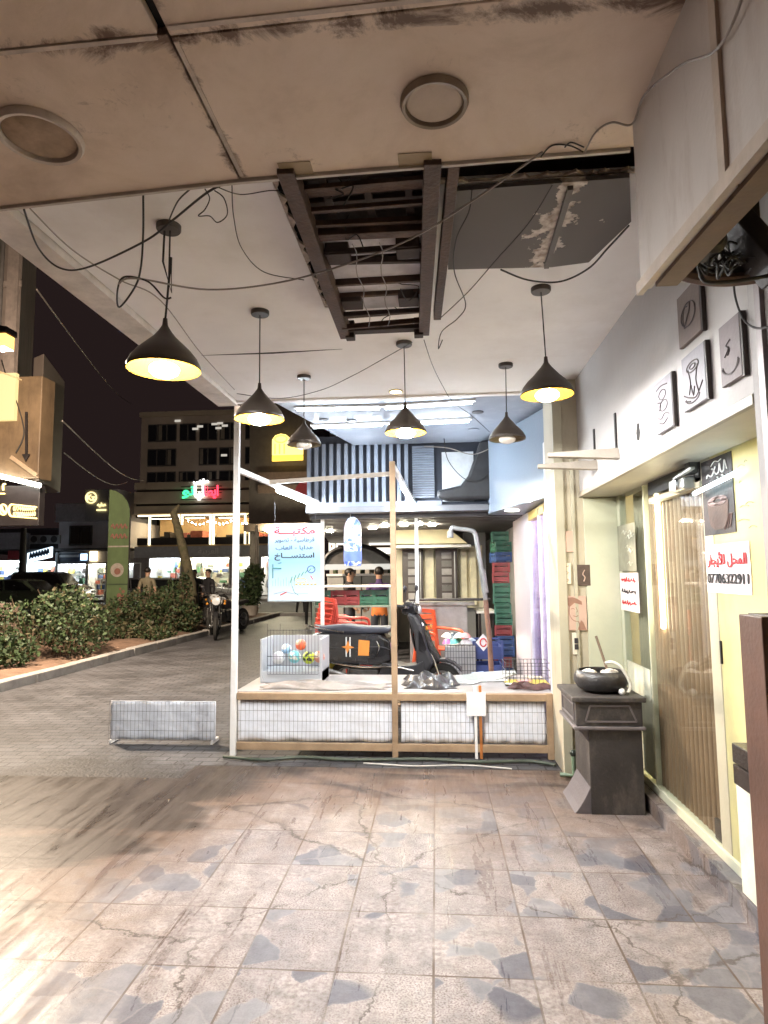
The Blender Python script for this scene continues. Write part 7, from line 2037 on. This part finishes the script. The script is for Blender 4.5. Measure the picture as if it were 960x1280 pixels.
def lit_shop(t, x0, x1, z0, z1, col, st, seed, Y=YB, dens=1.0, depth=1.6):
    """recessed shop window: side walls, lamp rail, shelves of goods"""
    rr = random.Random(seed)
    q = MB()
    q.box(x0, x1, Y + depth, Y + depth + .1, z0, z1)
    q.box(x0, x0 + .05, Y, Y + depth, z0, z1); q.box(x1 - .05, x1, Y, Y + depth, z0, z1)
    q.box(x0, x1, Y, Y + depth, z1 - .05, z1); q.box(x0, x1, Y, Y + depth, z0, z0 + .05)
    q.build('shop_room', mat('shop_room_white', (.78, .78, .76), .6, var=.05), t)
    for ya_, yb_ in ((.15, .35), (.9, 1.0)): MB().box(x0 + .2, x1 - .2, Y + ya_, Y + yb_, z1 - .14, z1 - .08).build('lamp_rail', emis('rail_%.2f_%.2f_%.1f' % (col[0], col[2], st), col, st), t)
    g_ = MB()
    nrow = max(2, int((z1 - z0) / .42))
    for r_ in range(nrow):
        zz = z0 + .1 + r_ * (z1 - z0 - .4) / nrow
        x = x0 + .15
        while x < x1 - .3:
            w = rr.uniform(.12, .5); h_ = rr.uniform(.15, .42)
            if rr.random() < .78 * dens:
                g_.k = rr.randrange(len(GOODS))
                yy_ = Y + (depth - .45 if rr.random() < .7 else rr.uniform(.2, .9))
                g_.box(x, min(x + w, x1 - .1), yy_, yy_ + .3, zz, zz + h_)
            x += w + rr.uniform(.02, .25)
    o = g_.build('goods', GOODS, t); o['kind'] = 'stuff'


STONE = mat('facade_stone', (.44, .38, .33), .8, var=.15, scale=.6, bump=.05)
STON2 = mat('facade_beige', (.45, .39, .31), .8, var=.12, scale=.8)
hot = thing('hotel_building', 'tall dark grey building with rows of windows and a coloured neon café sign', 'building', ((X_(160) + X_(385)) / 2, YB + 6, 0))
x0, x1 = X_(159), X_(386)
zR = Z_(512); zF = Z_(601)
MB().box(x0 - .2, x1, YB + 2.0, YB + 14, zF - .5, zR).build('upper_wall', STONE, hot)
MB().box(x0 - .3, x1 + .1, YB + 1.85, YB + 14, zR, zR + .35).build('parapet', STON2, hot)
for k, (pa, pb) in enumerate(((601, 610), (613, 628), (631, 642))):
    MB().box(X_(160), x1 + .5, YB + .6 + .02 * k, YB + 2.0, Z_(pb), Z_(pa)).build('fascia_band', STON2, hot, bevel=.04)
MB().box(X_(160), x1 + .4, YB + 1.0, YB + 2.0, Z_(645), Z_(601)).build('band_recess', mat('band_dark', (.035, .028, .025), .8), hot)
WG = mat('dark_window_glass', (.012, .013, .016), .08, var=.1, bump=0, spec=.8)
WF = mat('window_frame_dark', (.10, .095, .09), .5)
for fl, (pa, pb) in enumerate(((522, 545), (554, 577), (584, 602))):
    for wi, (qa, qb) in enumerate(((165, 203), (207, 229), (233, 257), (260, 288), (294, 318), (322, 346), (350, 380))):
        if fl == 1 and wi in (1,): continue
        xa_, xb2 = X_(qa), X_(qb); za_, zb3 = Z_(pb), Z_(pa)
        wn = MB(); wn.box(xa_, xb2, YB + 1.93, YB + 1.99, za_, zb3)
        f_ = wn.build('window', WF, hot)
        nm = 3 if qb - qa > 30 else 2
        for k in range(nm):
            w = (xb2 - xa_) / nm
            MB().box(xa_ + w * k + .06, xa_ + w * (k + 1) - .06, YB + 1.905, YB + 1.928, za_ + .08, zb3 - .08).build('pane', WG, f_)
            if (fl * 7 + wi * 3 + k) % 4 == 1: MB().box(xa_ + w * k + .1, xa_ + w * (k + .5), YB + 1.895, YB + 1.904, za_ + .1, zb3 - .1).build('drawn_blind', mat('blind_dull', (.22, .20, .17), .7), f_)
        for lx, ly in {(0, 2): [(244, 536), (250, 533)], (0, 3): [(268, 530), (275, 529), (281, 532), (273, 535)], (0, 1): [(222, 526)], (1, 3): [(280, 569)]}.get((fl, wi), []):
            a = at(lx, ly, Y=YB + 1.88)
            MB().box(a.x - .22, a.x + .22, YB + 1.88, YB + 1.90, a.z - .08, a.z + .08).build('lit_lamp', emis('window_lamp', (1, .92, .8), .12), f_)
# neon sign
def neon(text, px0, px1, py0, py1, col, nm, st=2.6):
    a, b_ = at(px0, py0, Y=YB + .45), at(px1, py1, Y=YB + .45)
    return lettering(MB(), text, ((a.x + b_.x) / 2, YB + .45, (a.z + b_.z) / 2), UX, UZ, width=b_.x - a.x, height=a.z - b_.z, bold=.03, depth=.06)


ne = thing('neon_sign', 'glowing café sign in Arabic, green, white and red letters on the hotel fascia', 'neon sign', tuple(at(252, 625, Y=YB + .45)))
neon('نو', 228, 243, 608, 623, 0, 'g').build('letters', emis('neon_green', (.04, .7, .25), .6), ne)
neon('ليا', 243, 255, 607, 625, 0, 'w').build('letters', emis('neon_white', (1, .98, .95), 1.4), ne)
neon('ايطا', 255, 273, 607, 623, 0, 'r').build('letters', emis('neon_red', (1, .04, .08), .75), ne)
neon('مقهى', 242, 261, 599, 605, 0, 'w').build('letters', emis('neon_white', (1, .98, .95), 1.4), ne)
a, b_ = at(226, 618, Y=YB + .52), at(277, 618, Y=YB + .52)
mb = MB()
for py in (600, 608, 616, 624):
    z = at(250, py, Y=YB + .5).z; mb.box(a.x, b_.x, YB + .52, YB + .56, z - .03, z + .03)
mb.build('carrier_rail', DK, ne)
# restaurant floor with lit frames
zA, zB = Z_(681), Z_(643)
inn = MB()
inn.box(X_(168), x1, YB + 4.0, YB + 4.1, zA, zB); inn.box(X_(168), x1, YB + .4, YB + 4.1, zA - .1, zA); inn.box(X_(168), x1, YB + .4, YB + 4.1, zB, zB + .1)
inn.build('restaurant_room', mat('resto_wall', (.55, .40, .22), .7, var=.2, scale=.7), hot)
lp = MB()
for k in range(5): lp.box(X_(172 + k * 44), X_(196 + k * 44), YB + 2, YB + 2.3, zB - .12, zB - .05)
lp.build('restaurant_lamp', emis('resto_lamp', (1, .78, .42), 4.5), hot)
fr_ = emis('frame_light_warm', (1, .90, .62), .55)
for qa, qb, full in ((182, 184.2, 1), (219, 221, 1), (223, 225, 0), (259, 261, 1), (263, 265, 1), (303, 305, 1), (309, 311, 1), (345, 347, 1), (356, 358, 1)):
    MB().box(X_(qa), X_(qb), YB + .30, YB + .42, zA if full else Z_(656), zB).build('light_frame', fr_, hot)
for qa, qb in ((168, 181), (185, 219), (226, 259), (266, 303), (312, 345), (347, 356)):
    MB().box(X_(qa), X_(qb), YB + .30, YB + .42, zB - .10, zB).build('light_frame', fr_, hot)
    MB().box(X_(qa), X_(qb), YB + .32, YB + .38, zA, zA + .5).build('balustrade', mat('rail_dark', (.03, .028, .026), .5), hot)
bl_ = MB()
for k in range(26):
    px = 228 + k * 5.0
    z = Z_(650 + 5 * abs(math.sin(k * .55)))
    bl_.ball((X_(px), YB + .9, z), .045, 6, 4)
tag(bl_.build('string_light', emis('string_bulb', (1, .90, .62), 60)), 'string of small warm bulbs hung inside the restaurant windows', 'string lights')
ft = MB(); rr = random.Random(4)
for k in range(26):
    px = rr.uniform(186, 350); w = rr.uniform(.3, .9); h_ = rr.uniform(.5, 1.1)
    ft.k = rr.choice([7, 7, 2, 0]); ft.box(X_(px), X_(px) + w, YB + rr.uniform(.8, 3), YB + 3.4, zA, zA + h_)
fo = ft.build('furniture', GOODS, hot); fo['kind'] = 'stuff'
# lower shops of the hotel
zS1, zS0 = Z_(683), Z_(697)
MB().box(X_(166), x1, YB + .2, YB + 4, zS0, zA - .12).build('sign_band', mat('sign_band_grey', (.34, .35, .38), .5, var=.15), hot)
lit_shop(hot, X_(186), X_(226), .15, zS0, (.82, .92, 1.0), 7, 1)
lit_shop(hot, X_(236), X_(287), .15, zS0, (1.0, .93, .70), 7, 2)
lit_shop(hot, X_(291), X_(322), .15, zS0, (1.0, .96, .85), 6.5, 3)
lit_shop(hot, X_(326), X_(384), .15, zS0, (1.0, .95, .85), 6, 5)
for qa, qb in ((166, 186), (226, 236), (287, 291), (322, 326)):
    MB().box(X_(qa), X_(qb), YB + .1, YB + 3, .1, zS0).build('pier', mat('pier_grey', (.20, .19, .20), .7), hot)
lettering(MB(), 'العربية', (X_(259), YB + .19, Z_(689.5, 259)), UX, UZ, width=X_(272) - X_(247), bold=.01, depth=.05).build('letters', mat('letter_pale', (.5, .5, .5), .5), hot)
# low white house
wh = thing('white_house', 'low white house with one dark window above lit shops', 'building', ((X_(70) + X_(160)) / 2, YB + 4, 0))
WHT = mat('house_white', (.80, .78, .82), .8, var=.1, scale=.8)
MB().box(X_(68), X_(159), YB + .4, YB + 10, Z_(684), Z_(650)).build('wall', WHT, wh)
MB().box(X_(66), X_(112), YB + .1, YB + 8, Z_(650), Z_(627)).build('parapet', mat('house_grey', (.48, .47, .50), .8), wh)
MB().box(X_(66), X_(160), YB - .3, YB + 1, Z_(687), Z_(684)).build('ledge', mat('ledge_dark', (.08, .075, .08), .7), wh)
f_ = MB().box(X_(82), X_(111), YB + .30, YB + .38, Z_(680), Z_(655)).build('window', WF, wh)
for k in range(2):
    a = X_(84) + (X_(110) - X_(84)) * k / 2
    MB().box(a, a + (X_(110) - X_(84)) / 2 - .08, YB + .26, YB + .295, Z_(678), Z_(657)).build('pane', WG, f_)
MB().box(X_(136), X_(152), YB + .34, YB + .39, Z_(684), Z_(660)).build('blind_panel', mat('blind_grey', (.36, .34, .32), .6), wh)
MB().box(X_(66), X_(160), YB + .3, YB + 1.6, Z_(702), Z_(688)).build('sign_band', mat('band_whitish', (.42, .42, .46), .6), wh)
MB().box(X_(69), X_(109), YB + .2, YB + .29, Z_(701), Z_(690)).build('sign_board', mat('sign_navy', (.05, .06, .10), .4), wh)
MB().box(X_(71), X_(97), YB + .15, YB + .19, Z_(695), Z_(692)).build('sign_strip', mat('sign_strip_pale', (.5, .52, .56), .5), wh)
MB().box(X_(99), X_(107), YB + .15, YB + .19, Z_(699), Z_(691)).build('sign_logo', emis('logo_blue', (.5, .75, 1), .9), wh)
MB().box(X_(111), X_(119), YB + .1, YB + .29, Z_(700), Z_(688)).build('lit_box', emis('box_warm', (1, .75, .4), 1.2), wh)
lit_shop(wh, X_(72), X_(108), .15, Z_(703), (.85, .90, 1.0), 8, 11)
lit_shop(wh, X_(110), X_(133), .15, Z_(703), (1, .95, .75), 6, 12)
lit_shop(wh, X_(157), X_(176), .15, Z_(703), (.85, .92, 1), 6, 13)
tow = thing('sign_tower', 'grey block with two gold emblem signs behind the green banner', 'building', (X_(131), YB + 2, 0))
MB().box(X_(108), X_(148), YB - .4, YB + 6, Z_(650), Z_(611)).build('wall', mat('tower_grey', (.36, .36, .40), .7, var=.1), tow)
GOLD = emis('gold_lit', (1, .82, .35), .4)
a = at(114, 622, Y=YB - .45)
q = MB(); q.lathe([(.34, 0), (.42, 0), (.42, -.05), (.34, -.05)], a, 20, axis='Y')
lettering(q, 'Kz', a + Vector((0, .0, 0)), UX, UZ, height=.42, bold=.03, depth=.04)
q.build('round_emblem', GOLD, tow)
a = at(127, 633, Y=YB - .45)
q = MB(); lettering(q, 'عنايه', a + Vector((0, 0, .1)), UX, UZ, width=.65, bold=.03, depth=.04)
q.box(a.x - .34, a.x + .34, a.y - .05, a.y, a.z - .30, a.z - .20)
q.build('gold_lettering', GOLD, tow)
# left row: dark upper wall with air conditioners, lit shops
lr = thing('corner_shops', 'dark walled shop row with air conditioners over bright white shop windows', 'building', (X_(25), YB + 3, 0))
MB().box(X_(-60), X_(70), YB + .6, YB + 8, Z_(687), Z_(657)).build('upper_wall', mat('wall_dark_grey', (.10, .10, .11), .8, var=.2), lr)
MB().box(X_(-60), X_(30), YB - .1, YB + .6, Z_(684), Z_(663)).build('grey_board', mat('board_grey_far', (.42, .42, .46), .6), lr)
MB().box(X_(10), X_(26), YB - .05, YB + .6, Z_(697), Z_(686)).build('red_board', mat('board_red_far', (.30, .04, .05), .5), lr)
MB().box(X_(30), X_(71), YB - .6, YB + .7, Z_(689), Z_(685)).build('awning', mat('awning_far', (.06, .06, .065), .6), lr)
for q_ in (42, 54, 67):
    a = at(q_, 674, Y=YB + .2)
    t = thing('air_conditioner', {42: 'air conditioner box nearest the street lamp on the dark wall', 54: 'middle air conditioner box of three on the dark wall', 67: 'air conditioner box beside the white house'}[q_], 'air conditioner', (a.x, YB + .4, a.z - .3), 'air conditioners on the dark wall')
    MB().box(a.x - .42, a.x + .42, YB + .25, YB + .60, a.z - .32, a.z + .30).build('case', mat('ac_white', (.40, .40, .40), .5), t, bevel=.03)
    MB().lathe([(.24, 0), (.24, -.03), (.19, -.03), (.04, -.015), (0, -.015)], (a.x, YB + .248, a.z), 20, axis='Y').build('fan_grille', mat('ac_dark', (.07, .07, .07), .5), t)
lit_shop(lr, X_(-50), X_(26), .15, Z_(698), (.80, .92, 1.0), 9, 21)
lit_shop(lr, X_(33), X_(70), .15, Z_(700), (.82, .94, 1.0), 9, 22)
for qa, qb in ((26, 33), (70, 72)): MB().box(X_(qa), X_(qb), YB, YB + 2, .1, Z_(690)).build('pier', mat('pier_grey', (.20, .19, .20), .7), lr)
a, b_ = at(34, 698, Y=YB - .8), at(64, 686, Y=YB - .8)
ts = thing('tilted_sign', 'tilted glowing blue white shop sign over the bright shop', 'sign', tuple(a))
MB().prism([(a.x, Z_(703, 34)), (b_.x, Z_(697, 64)), (b_.x, Z_(684, 64)), (a.x, Z_(692, 34))], (0, YB - .8, 0), UX, UZ, -.2).build('sign_face', emis('sign_blue_white', (.70, .88, 1.0), .5), ts)
q = MB()
for k in range(7):
    px = 37 + k * 3.6
    q.tube(smooth_pts([at(px, 699 - k * .9, Y=YB - .84), at(px + 1.5, 691 - k * .9, Y=YB - .84), at(px + 2.4, 697 - k * .9, Y=YB - .84)], 3), .06, 5)
q.build('sign_writing', mat('sign_ink', (.05, .10, .22), .5), ts)
lpst = thing('street_pole', 'dark thick pole at the far kerb before the bright shops', 'pole', (X_(28, 38), 38, 0))
MB().cyl((X_(28, 38), 38, 0), (X_(28, 38), 38, 4.6), .22, .16).build('shaft', mat('pole_dark', (.05, .045, .04), .7), lpst)
MB().cyl((X_(28, 38), 38, 0), (X_(28, 38), 38, .6), .34, .30).build('base_sleeve', mat('pole_dark', (.05, .045, .04), .7), lpst)
# backdrop block behind, dark
tag(MB().box(X_(75), X_(165), 56, 66, 0, 11).build('far_block', mat('far_block_wall', (.05, .045, .045), .9)), 'dark windowless block far behind the white house', 'building')
# yellow lantern sign, far right
Yl = 30
a, b_ = at(341, 543, Y=Yl), at(379, 576, Y=Yl)
ylt = thing('lantern_sign', 'glowing yellow sign shaped like a domed lantern high up behind the lamps', 'neon sign', ((a.x + b_.x) / 2, Yl, b_.z))
w, h_ = b_.x - a.x, a.z - b_.z
YEL = emis('lantern_yellow', (1, .58, .05), .5)
YEL2 = emis('lantern_pale', (1, .72, .16), .55)
MB().prism([(0, .22 * h_), (w, .22 * h_), (w, .5 * h_), (.62 * w, .55 * h_), (.60 * w, .82 * h_), (.45 * w, .96 * h_), (.28 * w, 1.0 * h_), (.10 * w, .94 * h_), (0, .78 * h_)], (a.x, Yl, b_.z), UX, UZ, .12).build('lantern_body', YEL2, ylt)
MB().prism([(0, 0), (w, .02 * h_), (w, .19 * h_), (0, .19 * h_)], (a.x, Yl, b_.z), UX, UZ, .12).build('base_band', YEL, ylt)
MB().tube([(a.x + w * (.29 + .2 * math.cos(q)), Yl - .14, b_.z + h_ * (.80 + .13 * math.sin(q))) for q in [k * .4 for k in range(17)]], .03, 6).build('neon_ring', YEL, ylt)
for k in range(3): MB().cyl((a.x + w * (.1 + .15 * k), Yl - .14, b_.z + .25 * h_), (a.x + w * (.1 + .15 * k), Yl - .14, b_.z + .62 * h_), .03).build('neon_bar', YEL, ylt)
dk = thing('dark_tower', 'dark building carrying the yellow lantern sign behind the lamps', 'building', (at(350, 0, Y=33).x, 33, 0))
MB().box(at(322, 0, Y=31).x, at(392, 0, Y=31).x, 30.4, 36, at(350, 655, Y=31).z, at(350, 470, Y=31).z).build('upper_wall', mat('tower_dark', (.055, .045, .04), .8, var=.2), dk)
MB().box(at(322, 0, Y=31).x, at(330, 0, Y=31).x, 30.6, 31, 0, at(350, 655, Y=31).z).build('leg_post', mat('tower_dark', (.055, .045, .04), .8), dk)
for k, py in enumerate((590, 606)):
    MB().box(at(328, 0, Y=30.3).x, at(386, 0, Y=30.3).x, 30.3, 30.39, at(350, py + 10, Y=30.3).z, at(350, py, Y=30.3).z).build('sign_panel', mat('panel_darkbrown', (.09, .06, .045), .5, var=.3), dk)
MB().box(at(322, 0, Y=31).x, at(392, 0, Y=31).x, 29.6, 30.4, at(350, 664, Y=30).z, at(350, 655, Y=30).z).build('canopy_edge', mat('canopy_brown', (.16, .12, .09), .6), dk)
cl_ = MB()
for k in range(16): cl_.ball(at(332 + k * 3.6, 662 + 2.5 * math.sin(k * .9), Y=29.4), .07, 6, 4)
tag(cl_.build('string_light', emis('string_bulb', (1, .90, .62), 60)), 'string of warm bulbs under the dark canopy behind the blue sign', 'string lights')
a = at(376, 612, Y=28)
tag(MB().prism([(-.35, -.4), (.38, -.4), (.38, .45), (.1, .5), (-.2, .1)], (a.x, 28, a.z), UX, UZ, .08).build('red_pennant', mat('pennant_red', (.45, .04, .06), .6)), 'small red pennant hanging behind the slatted screen edge', 'pennant')
# signpost behind poster
tag(MB().cyl((at(328, 0, Y=24).x, 24, 0), (at(327, 0, Y=24).x, 24, 3.4), .06).build('sign_post', mat('post_dull', (.22, .20, .17), .6)), 'thin dull post behind the white corner post', 'post')

# ================================================================== CORNER BUILDING AT THE LEFT WITH LIT SIGN
Yn = 14.0
cb2 = thing('corner_building', 'tall grey brown building at the left with a lamp, box sign and lit tube', 'building', (-11.5, 15, 0))
GB = mat('corner_wall', (.15, .12, .105), .85, var=.25, scale=1.2, dirt=(.03, .024, .02), dirt_amt=.7, dscale=2, streak=.25)
xe = at(44, 350, Y=Yn).x
zB1 = at(40, 470, Y=Yn).z
xn = at(27, 350, Y=Yn).x; xf = at(45, 350, Y=19.5).x
MB().prism([(xn - 6, Yn), (xn, Yn), (xf, 19.5), (xn - 8, 19.5)], (0, 0, zB1 - .2), (1, 0, 0), (0, 1, 0), 17 - zB1).build('tower_wall', GB, cb2)
MB().box(xn - .30, xn - .02, Yn - .10, Yn - .002, zB1, 16.5).build('corner_pilaster', mat('corner_pil', (.22, .18, .16), .8, var=.2, dirt=(.05, .04, .035), dirt_amt=.6, dscale=3, streak=.2), cb2)
for k in range(3): MB().box(xn - 6, xn + .02, Yn - .06, Yn - .004, zB1 + 2.2 + k * 2.6, zB1 + 2.35 + k * 2.6).build('floor_band', mat('corner_pil', (.22, .18, .16), .8), cb2)
xg0, xg1 = at(-14, 700, Y=Yn + .4).x, at(-14, 700, Y=19.2).x
MB().prism([(xg0 - 7, Yn + .4), (xg0, Yn + .4), (xg1, 19.2), (xg1 - 7, 19.2)], (0, 0, 0), (1, 0, 0), (0, 1, 0), zB1 - .21).build('ground_floor_wall', GB, cb2)
MB().box(xg0 - 3.2, xg0 - .5, Yn + .36, Yn + .395, .2, 2.4).build('shop_shutter', mat('shutter_grey', (.16, .15, .145), .5, metal=.3), cb2)
MB().cyl((xn - .45, Yn - .09, zB1), (xn - .45, Yn - .09, 16.5), .05).build('drain_pipe', mat('pipe_dull', (.10, .09, .085), .5), cb2)
wx0, wx1 = at(-20, 0, Y=Yn - .1).x, at(14, 0, Y=Yn - .1).x
f_ = MB().box(wx0, wx1, Yn - .08, Yn - .01, at(0, 352, Y=Yn).z, at(0, 275, Y=Yn).z).build('window', WF, cb2)
MB().box(wx0 + .05, wx1 - .05, Yn - .11, Yn - .082, at(0, 350, Y=Yn).z, at(0, 279, Y=Yn).z).build('pane', WG, f_)
xb2_ = at(80, 500, Y=Yn - .6).x
BXM = mat('box_sign_brown', (.10, .08, .068), .6, var=.15)
MB().box(xe - 4, at(52, 500, Y=Yn - .6).x, Yn - .6, Yn - .1, at(40, 598, Y=Yn - .6).z, at(40, 470, Y=Yn - .6).z).build('box_sign_front', mat('timber_lit', (.12, .08, .045), .6, var=.3, scale=2, dirt=(.05, .03, .02), dirt_amt=.7, dscale=3, streak=.2), cb2, bevel=.02)
xs0, xs1 = at(52.4, 500, Y=Yn - .55).x, at(80, 500, Y=Yn + 1.5).x
MB().prism([(xs0, Yn - .55), (xs1, Yn + 1.5), (xs1 - .6, Yn + 1.5), (xs0 - .4, Yn - .3)], (0, 0, at(60, 600, Y=Yn - .6).z), (1, 0, 0), (0, 1, 0), at(60, 452, Y=Yn).z - at(60, 600, Y=Yn - .6).z).build('box_sign_side', BXM, cb2, bevel=.02)
a = at(30, 575, Y=Yn - .66)
MB().bar(at(14, 571, Y=Yn - .66), at(46, 594, Y=Yn - .66), .09, .05, up=(0, 1, 0)).build('stay_bar', mat('stay_brown', (.28, .2, .13), .6), cb2)
MB().bar(at(33, 515, Y=Yn - .66), at(33, 572, Y=Yn - .66), .05, .03).build('hanger', DK, cb2)
MB().prism([(-.09, .06), (.0, -.10), (.09, .06)], at(33, 571, Y=Yn - .66), UX, UZ, .03).build('hanger_tip', DK, cb2)
t0, t1 = at(-30, 588, Y=Yn - .75), at(50, 607, Y=Yn - .75)
MB().cyl(t0, t1, .05).build('light_bar', emis('tube_sign', (1, .95, .80), 5), cb2)
sgb = thing('phone_sign', 'dark sign board with glowing gold phone symbol and number lines', 'sign', tuple(at(24, 655, Y=Yn - .5)))
MB().box(xe - 4, at(49, 630, Y=Yn - .5).x, Yn - .5, Yn - .3, at(24, 657, Y=Yn - .5).z, at(24, 607, Y=Yn - .5).z).build('board', mat('board_blackish', (.03, .026, .028), .4), sgb, bevel=.01)
GLT = emis('gold_neon', (1, .70, .22), .7)
q = MB()
pill = []
for k in range(9): pill.append(at(15 - 4.0 * math.sin(math.pi * k / 8), 638 - 7.5 * math.cos(math.pi * k / 8), Y=Yn - .53))
q.tube(pill, .022, 6)
q.tube([at(15, 630.5, Y=Yn - .53), at(46, 634, Y=Yn - .53)], .018, 6); q.tube([at(15, 645.5, Y=Yn - .53), at(46, 648, Y=Yn - .53)], .018, 6)
q.build('pill_outline', GLT, sgb)
q = MB()
q.tube([at(4 + 4.6 * math.cos(a), 637 + 6.5 * math.sin(a), Y=Yn - .53) for a in [k * .5 for k in range(14)]], .02, 6)
q.tube(smooth_pts([at(1.8, 633, Y=Yn - .53), at(2.5, 637, Y=Yn - .53), at(6, 641, Y=Yn - .53)], 4), .03, 6)
q.build('phone_symbol', GLT, sgb)
for py, tx in ((635.5, '07744666660'), (642.5, '07800666660')):
    c_ = at(30.5, py, Y=Yn - .51)
    lettering(MB(), tx, (c_.x, Yn - .505, c_.z), UX, Vector((0, 0, 1)), width=at(45, py, Y=Yn - .5).x - at(17, py, Y=Yn - .5).x, height=.105, bold=.02, depth=.01).build('number_line', GLT, sgb)
q = MB()
q.tube([at(-2, 603, Y=Yn - .53), at(-2, 614, Y=Yn - .53)], .022, 6); q.tube(smooth_pts([at(7, 605, Y=Yn - .53), at(4, 606, Y=Yn - .53), at(4, 613, Y=Yn - .53)], 4), .022, 6)
q.tube([at(-6, 617, Y=Yn - .53), at(6, 617, Y=Yn - .53)], .018, 6)
q.build('letters', GLT, sgb)
# the street lamp over the planting bed
yl = 8.6
c_ = at(4, 428, Y=yl)
px0 = at(-75, 700, Y=yl).x
wl = thing('street_lamp', 'glaring orange lantern of a street lamp at the street edge of the planting bed', 'street lamp', (px0, yl, 0))
MB().lathe([(.16, 0), (.16, .08), (.07, .14), (.06, .9), (.045, c_.z + .45), (0, c_.z + .46)], (px0, yl, .05), 16).build('lamp_pole', DK, wl, smooth=True)
MB().tube(smooth_pts([(px0, yl, c_.z + .35), (px0 + .25, yl, c_.z + .42), (c_.x, yl, c_.z + .22)]), .022, 8).build('lamp_arm', DK, wl, smooth=True)
MB().box(c_.x - .13, c_.x + .13, yl - .13, yl + .13, c_.z + .10, c_.z + .20).build('lamp_case', DK, wl, bevel=.02)
MB().box(c_.x - .10, c_.x + .10, yl - .10, yl + .10, c_.z - .10, c_.z + .099).build('lamp_glass', emis('lantern_orange', (1, .46, .10), .75), wl)
ld = bpy.data.lights.new('street_lamp_light', 'POINT'); ld.energy = 850; ld.color = (1, .80, .60); ld.shadow_soft_size = .05
lo = bpy.data.objects.new('street_lamp_light', ld); COL.objects.link(lo); lo.location = (c_.x, yl, c_.z - .18)
tag(MB().tube(smooth_pts([at(2, 450, Y=Yn - .12), at(8, 470, Y=Yn - .65), at(20, 500, Y=Yn - .66), at(30, 540, Y=Yn - .66), at(20, 566, Y=Yn - .66)]), .014, 6).build('loose_cable', CORD, smooth=True), 'dark cable hanging over the lit front of the corner building', 'cable')
# yellow lamplight on the box front, put in as a faintly glowing box
a, b_ = at(0, 467, Y=Yn - .7), at(18, 525, Y=Yn - .7)
t = thing('lamplight_box', 'small box with a little roof, glowing yellow for the lamplight on the corner building', 'light box', (a.x + .1, Yn - .7, b_.z))
MB().box(a.x - .4, b_.x, Yn - .72, Yn - .61, b_.z, a.z).build('lit_face', emis('lamplight_yellow', (1, .68, .25), .22), t)
MB().bar(at(-8, 462, Y=Yn - .7), at(25, 474, Y=Yn - .7), .14, .03).build('little_roof', mat('roof_pale', (.45, .35, .2), .6), t)
# overhead wires of the street
for (p, q_, lb_) in (((at(78, 526, Y=14)), at(183, 600, Y=43), 'thin pale wire slung from the box sign to the hotel fascia'), (at(46, 362, Y=14), at(165, 505, Y=60), 'thin wire running high across the night sky from the tower'), (at(80, 566, Y=16), at(160, 602, Y=43), 'thin dark wire low across the sky below the other two')):
    pts = [p.lerp(q_, k / 12) + Vector((0, 0, -.5 * math.sin(math.pi * k / 12))) for k in range(13)]
    tag(MB().tube(pts, .02, 5).build('overhead_wire', PALEC), lb_, 'wire', 'overhead wires')
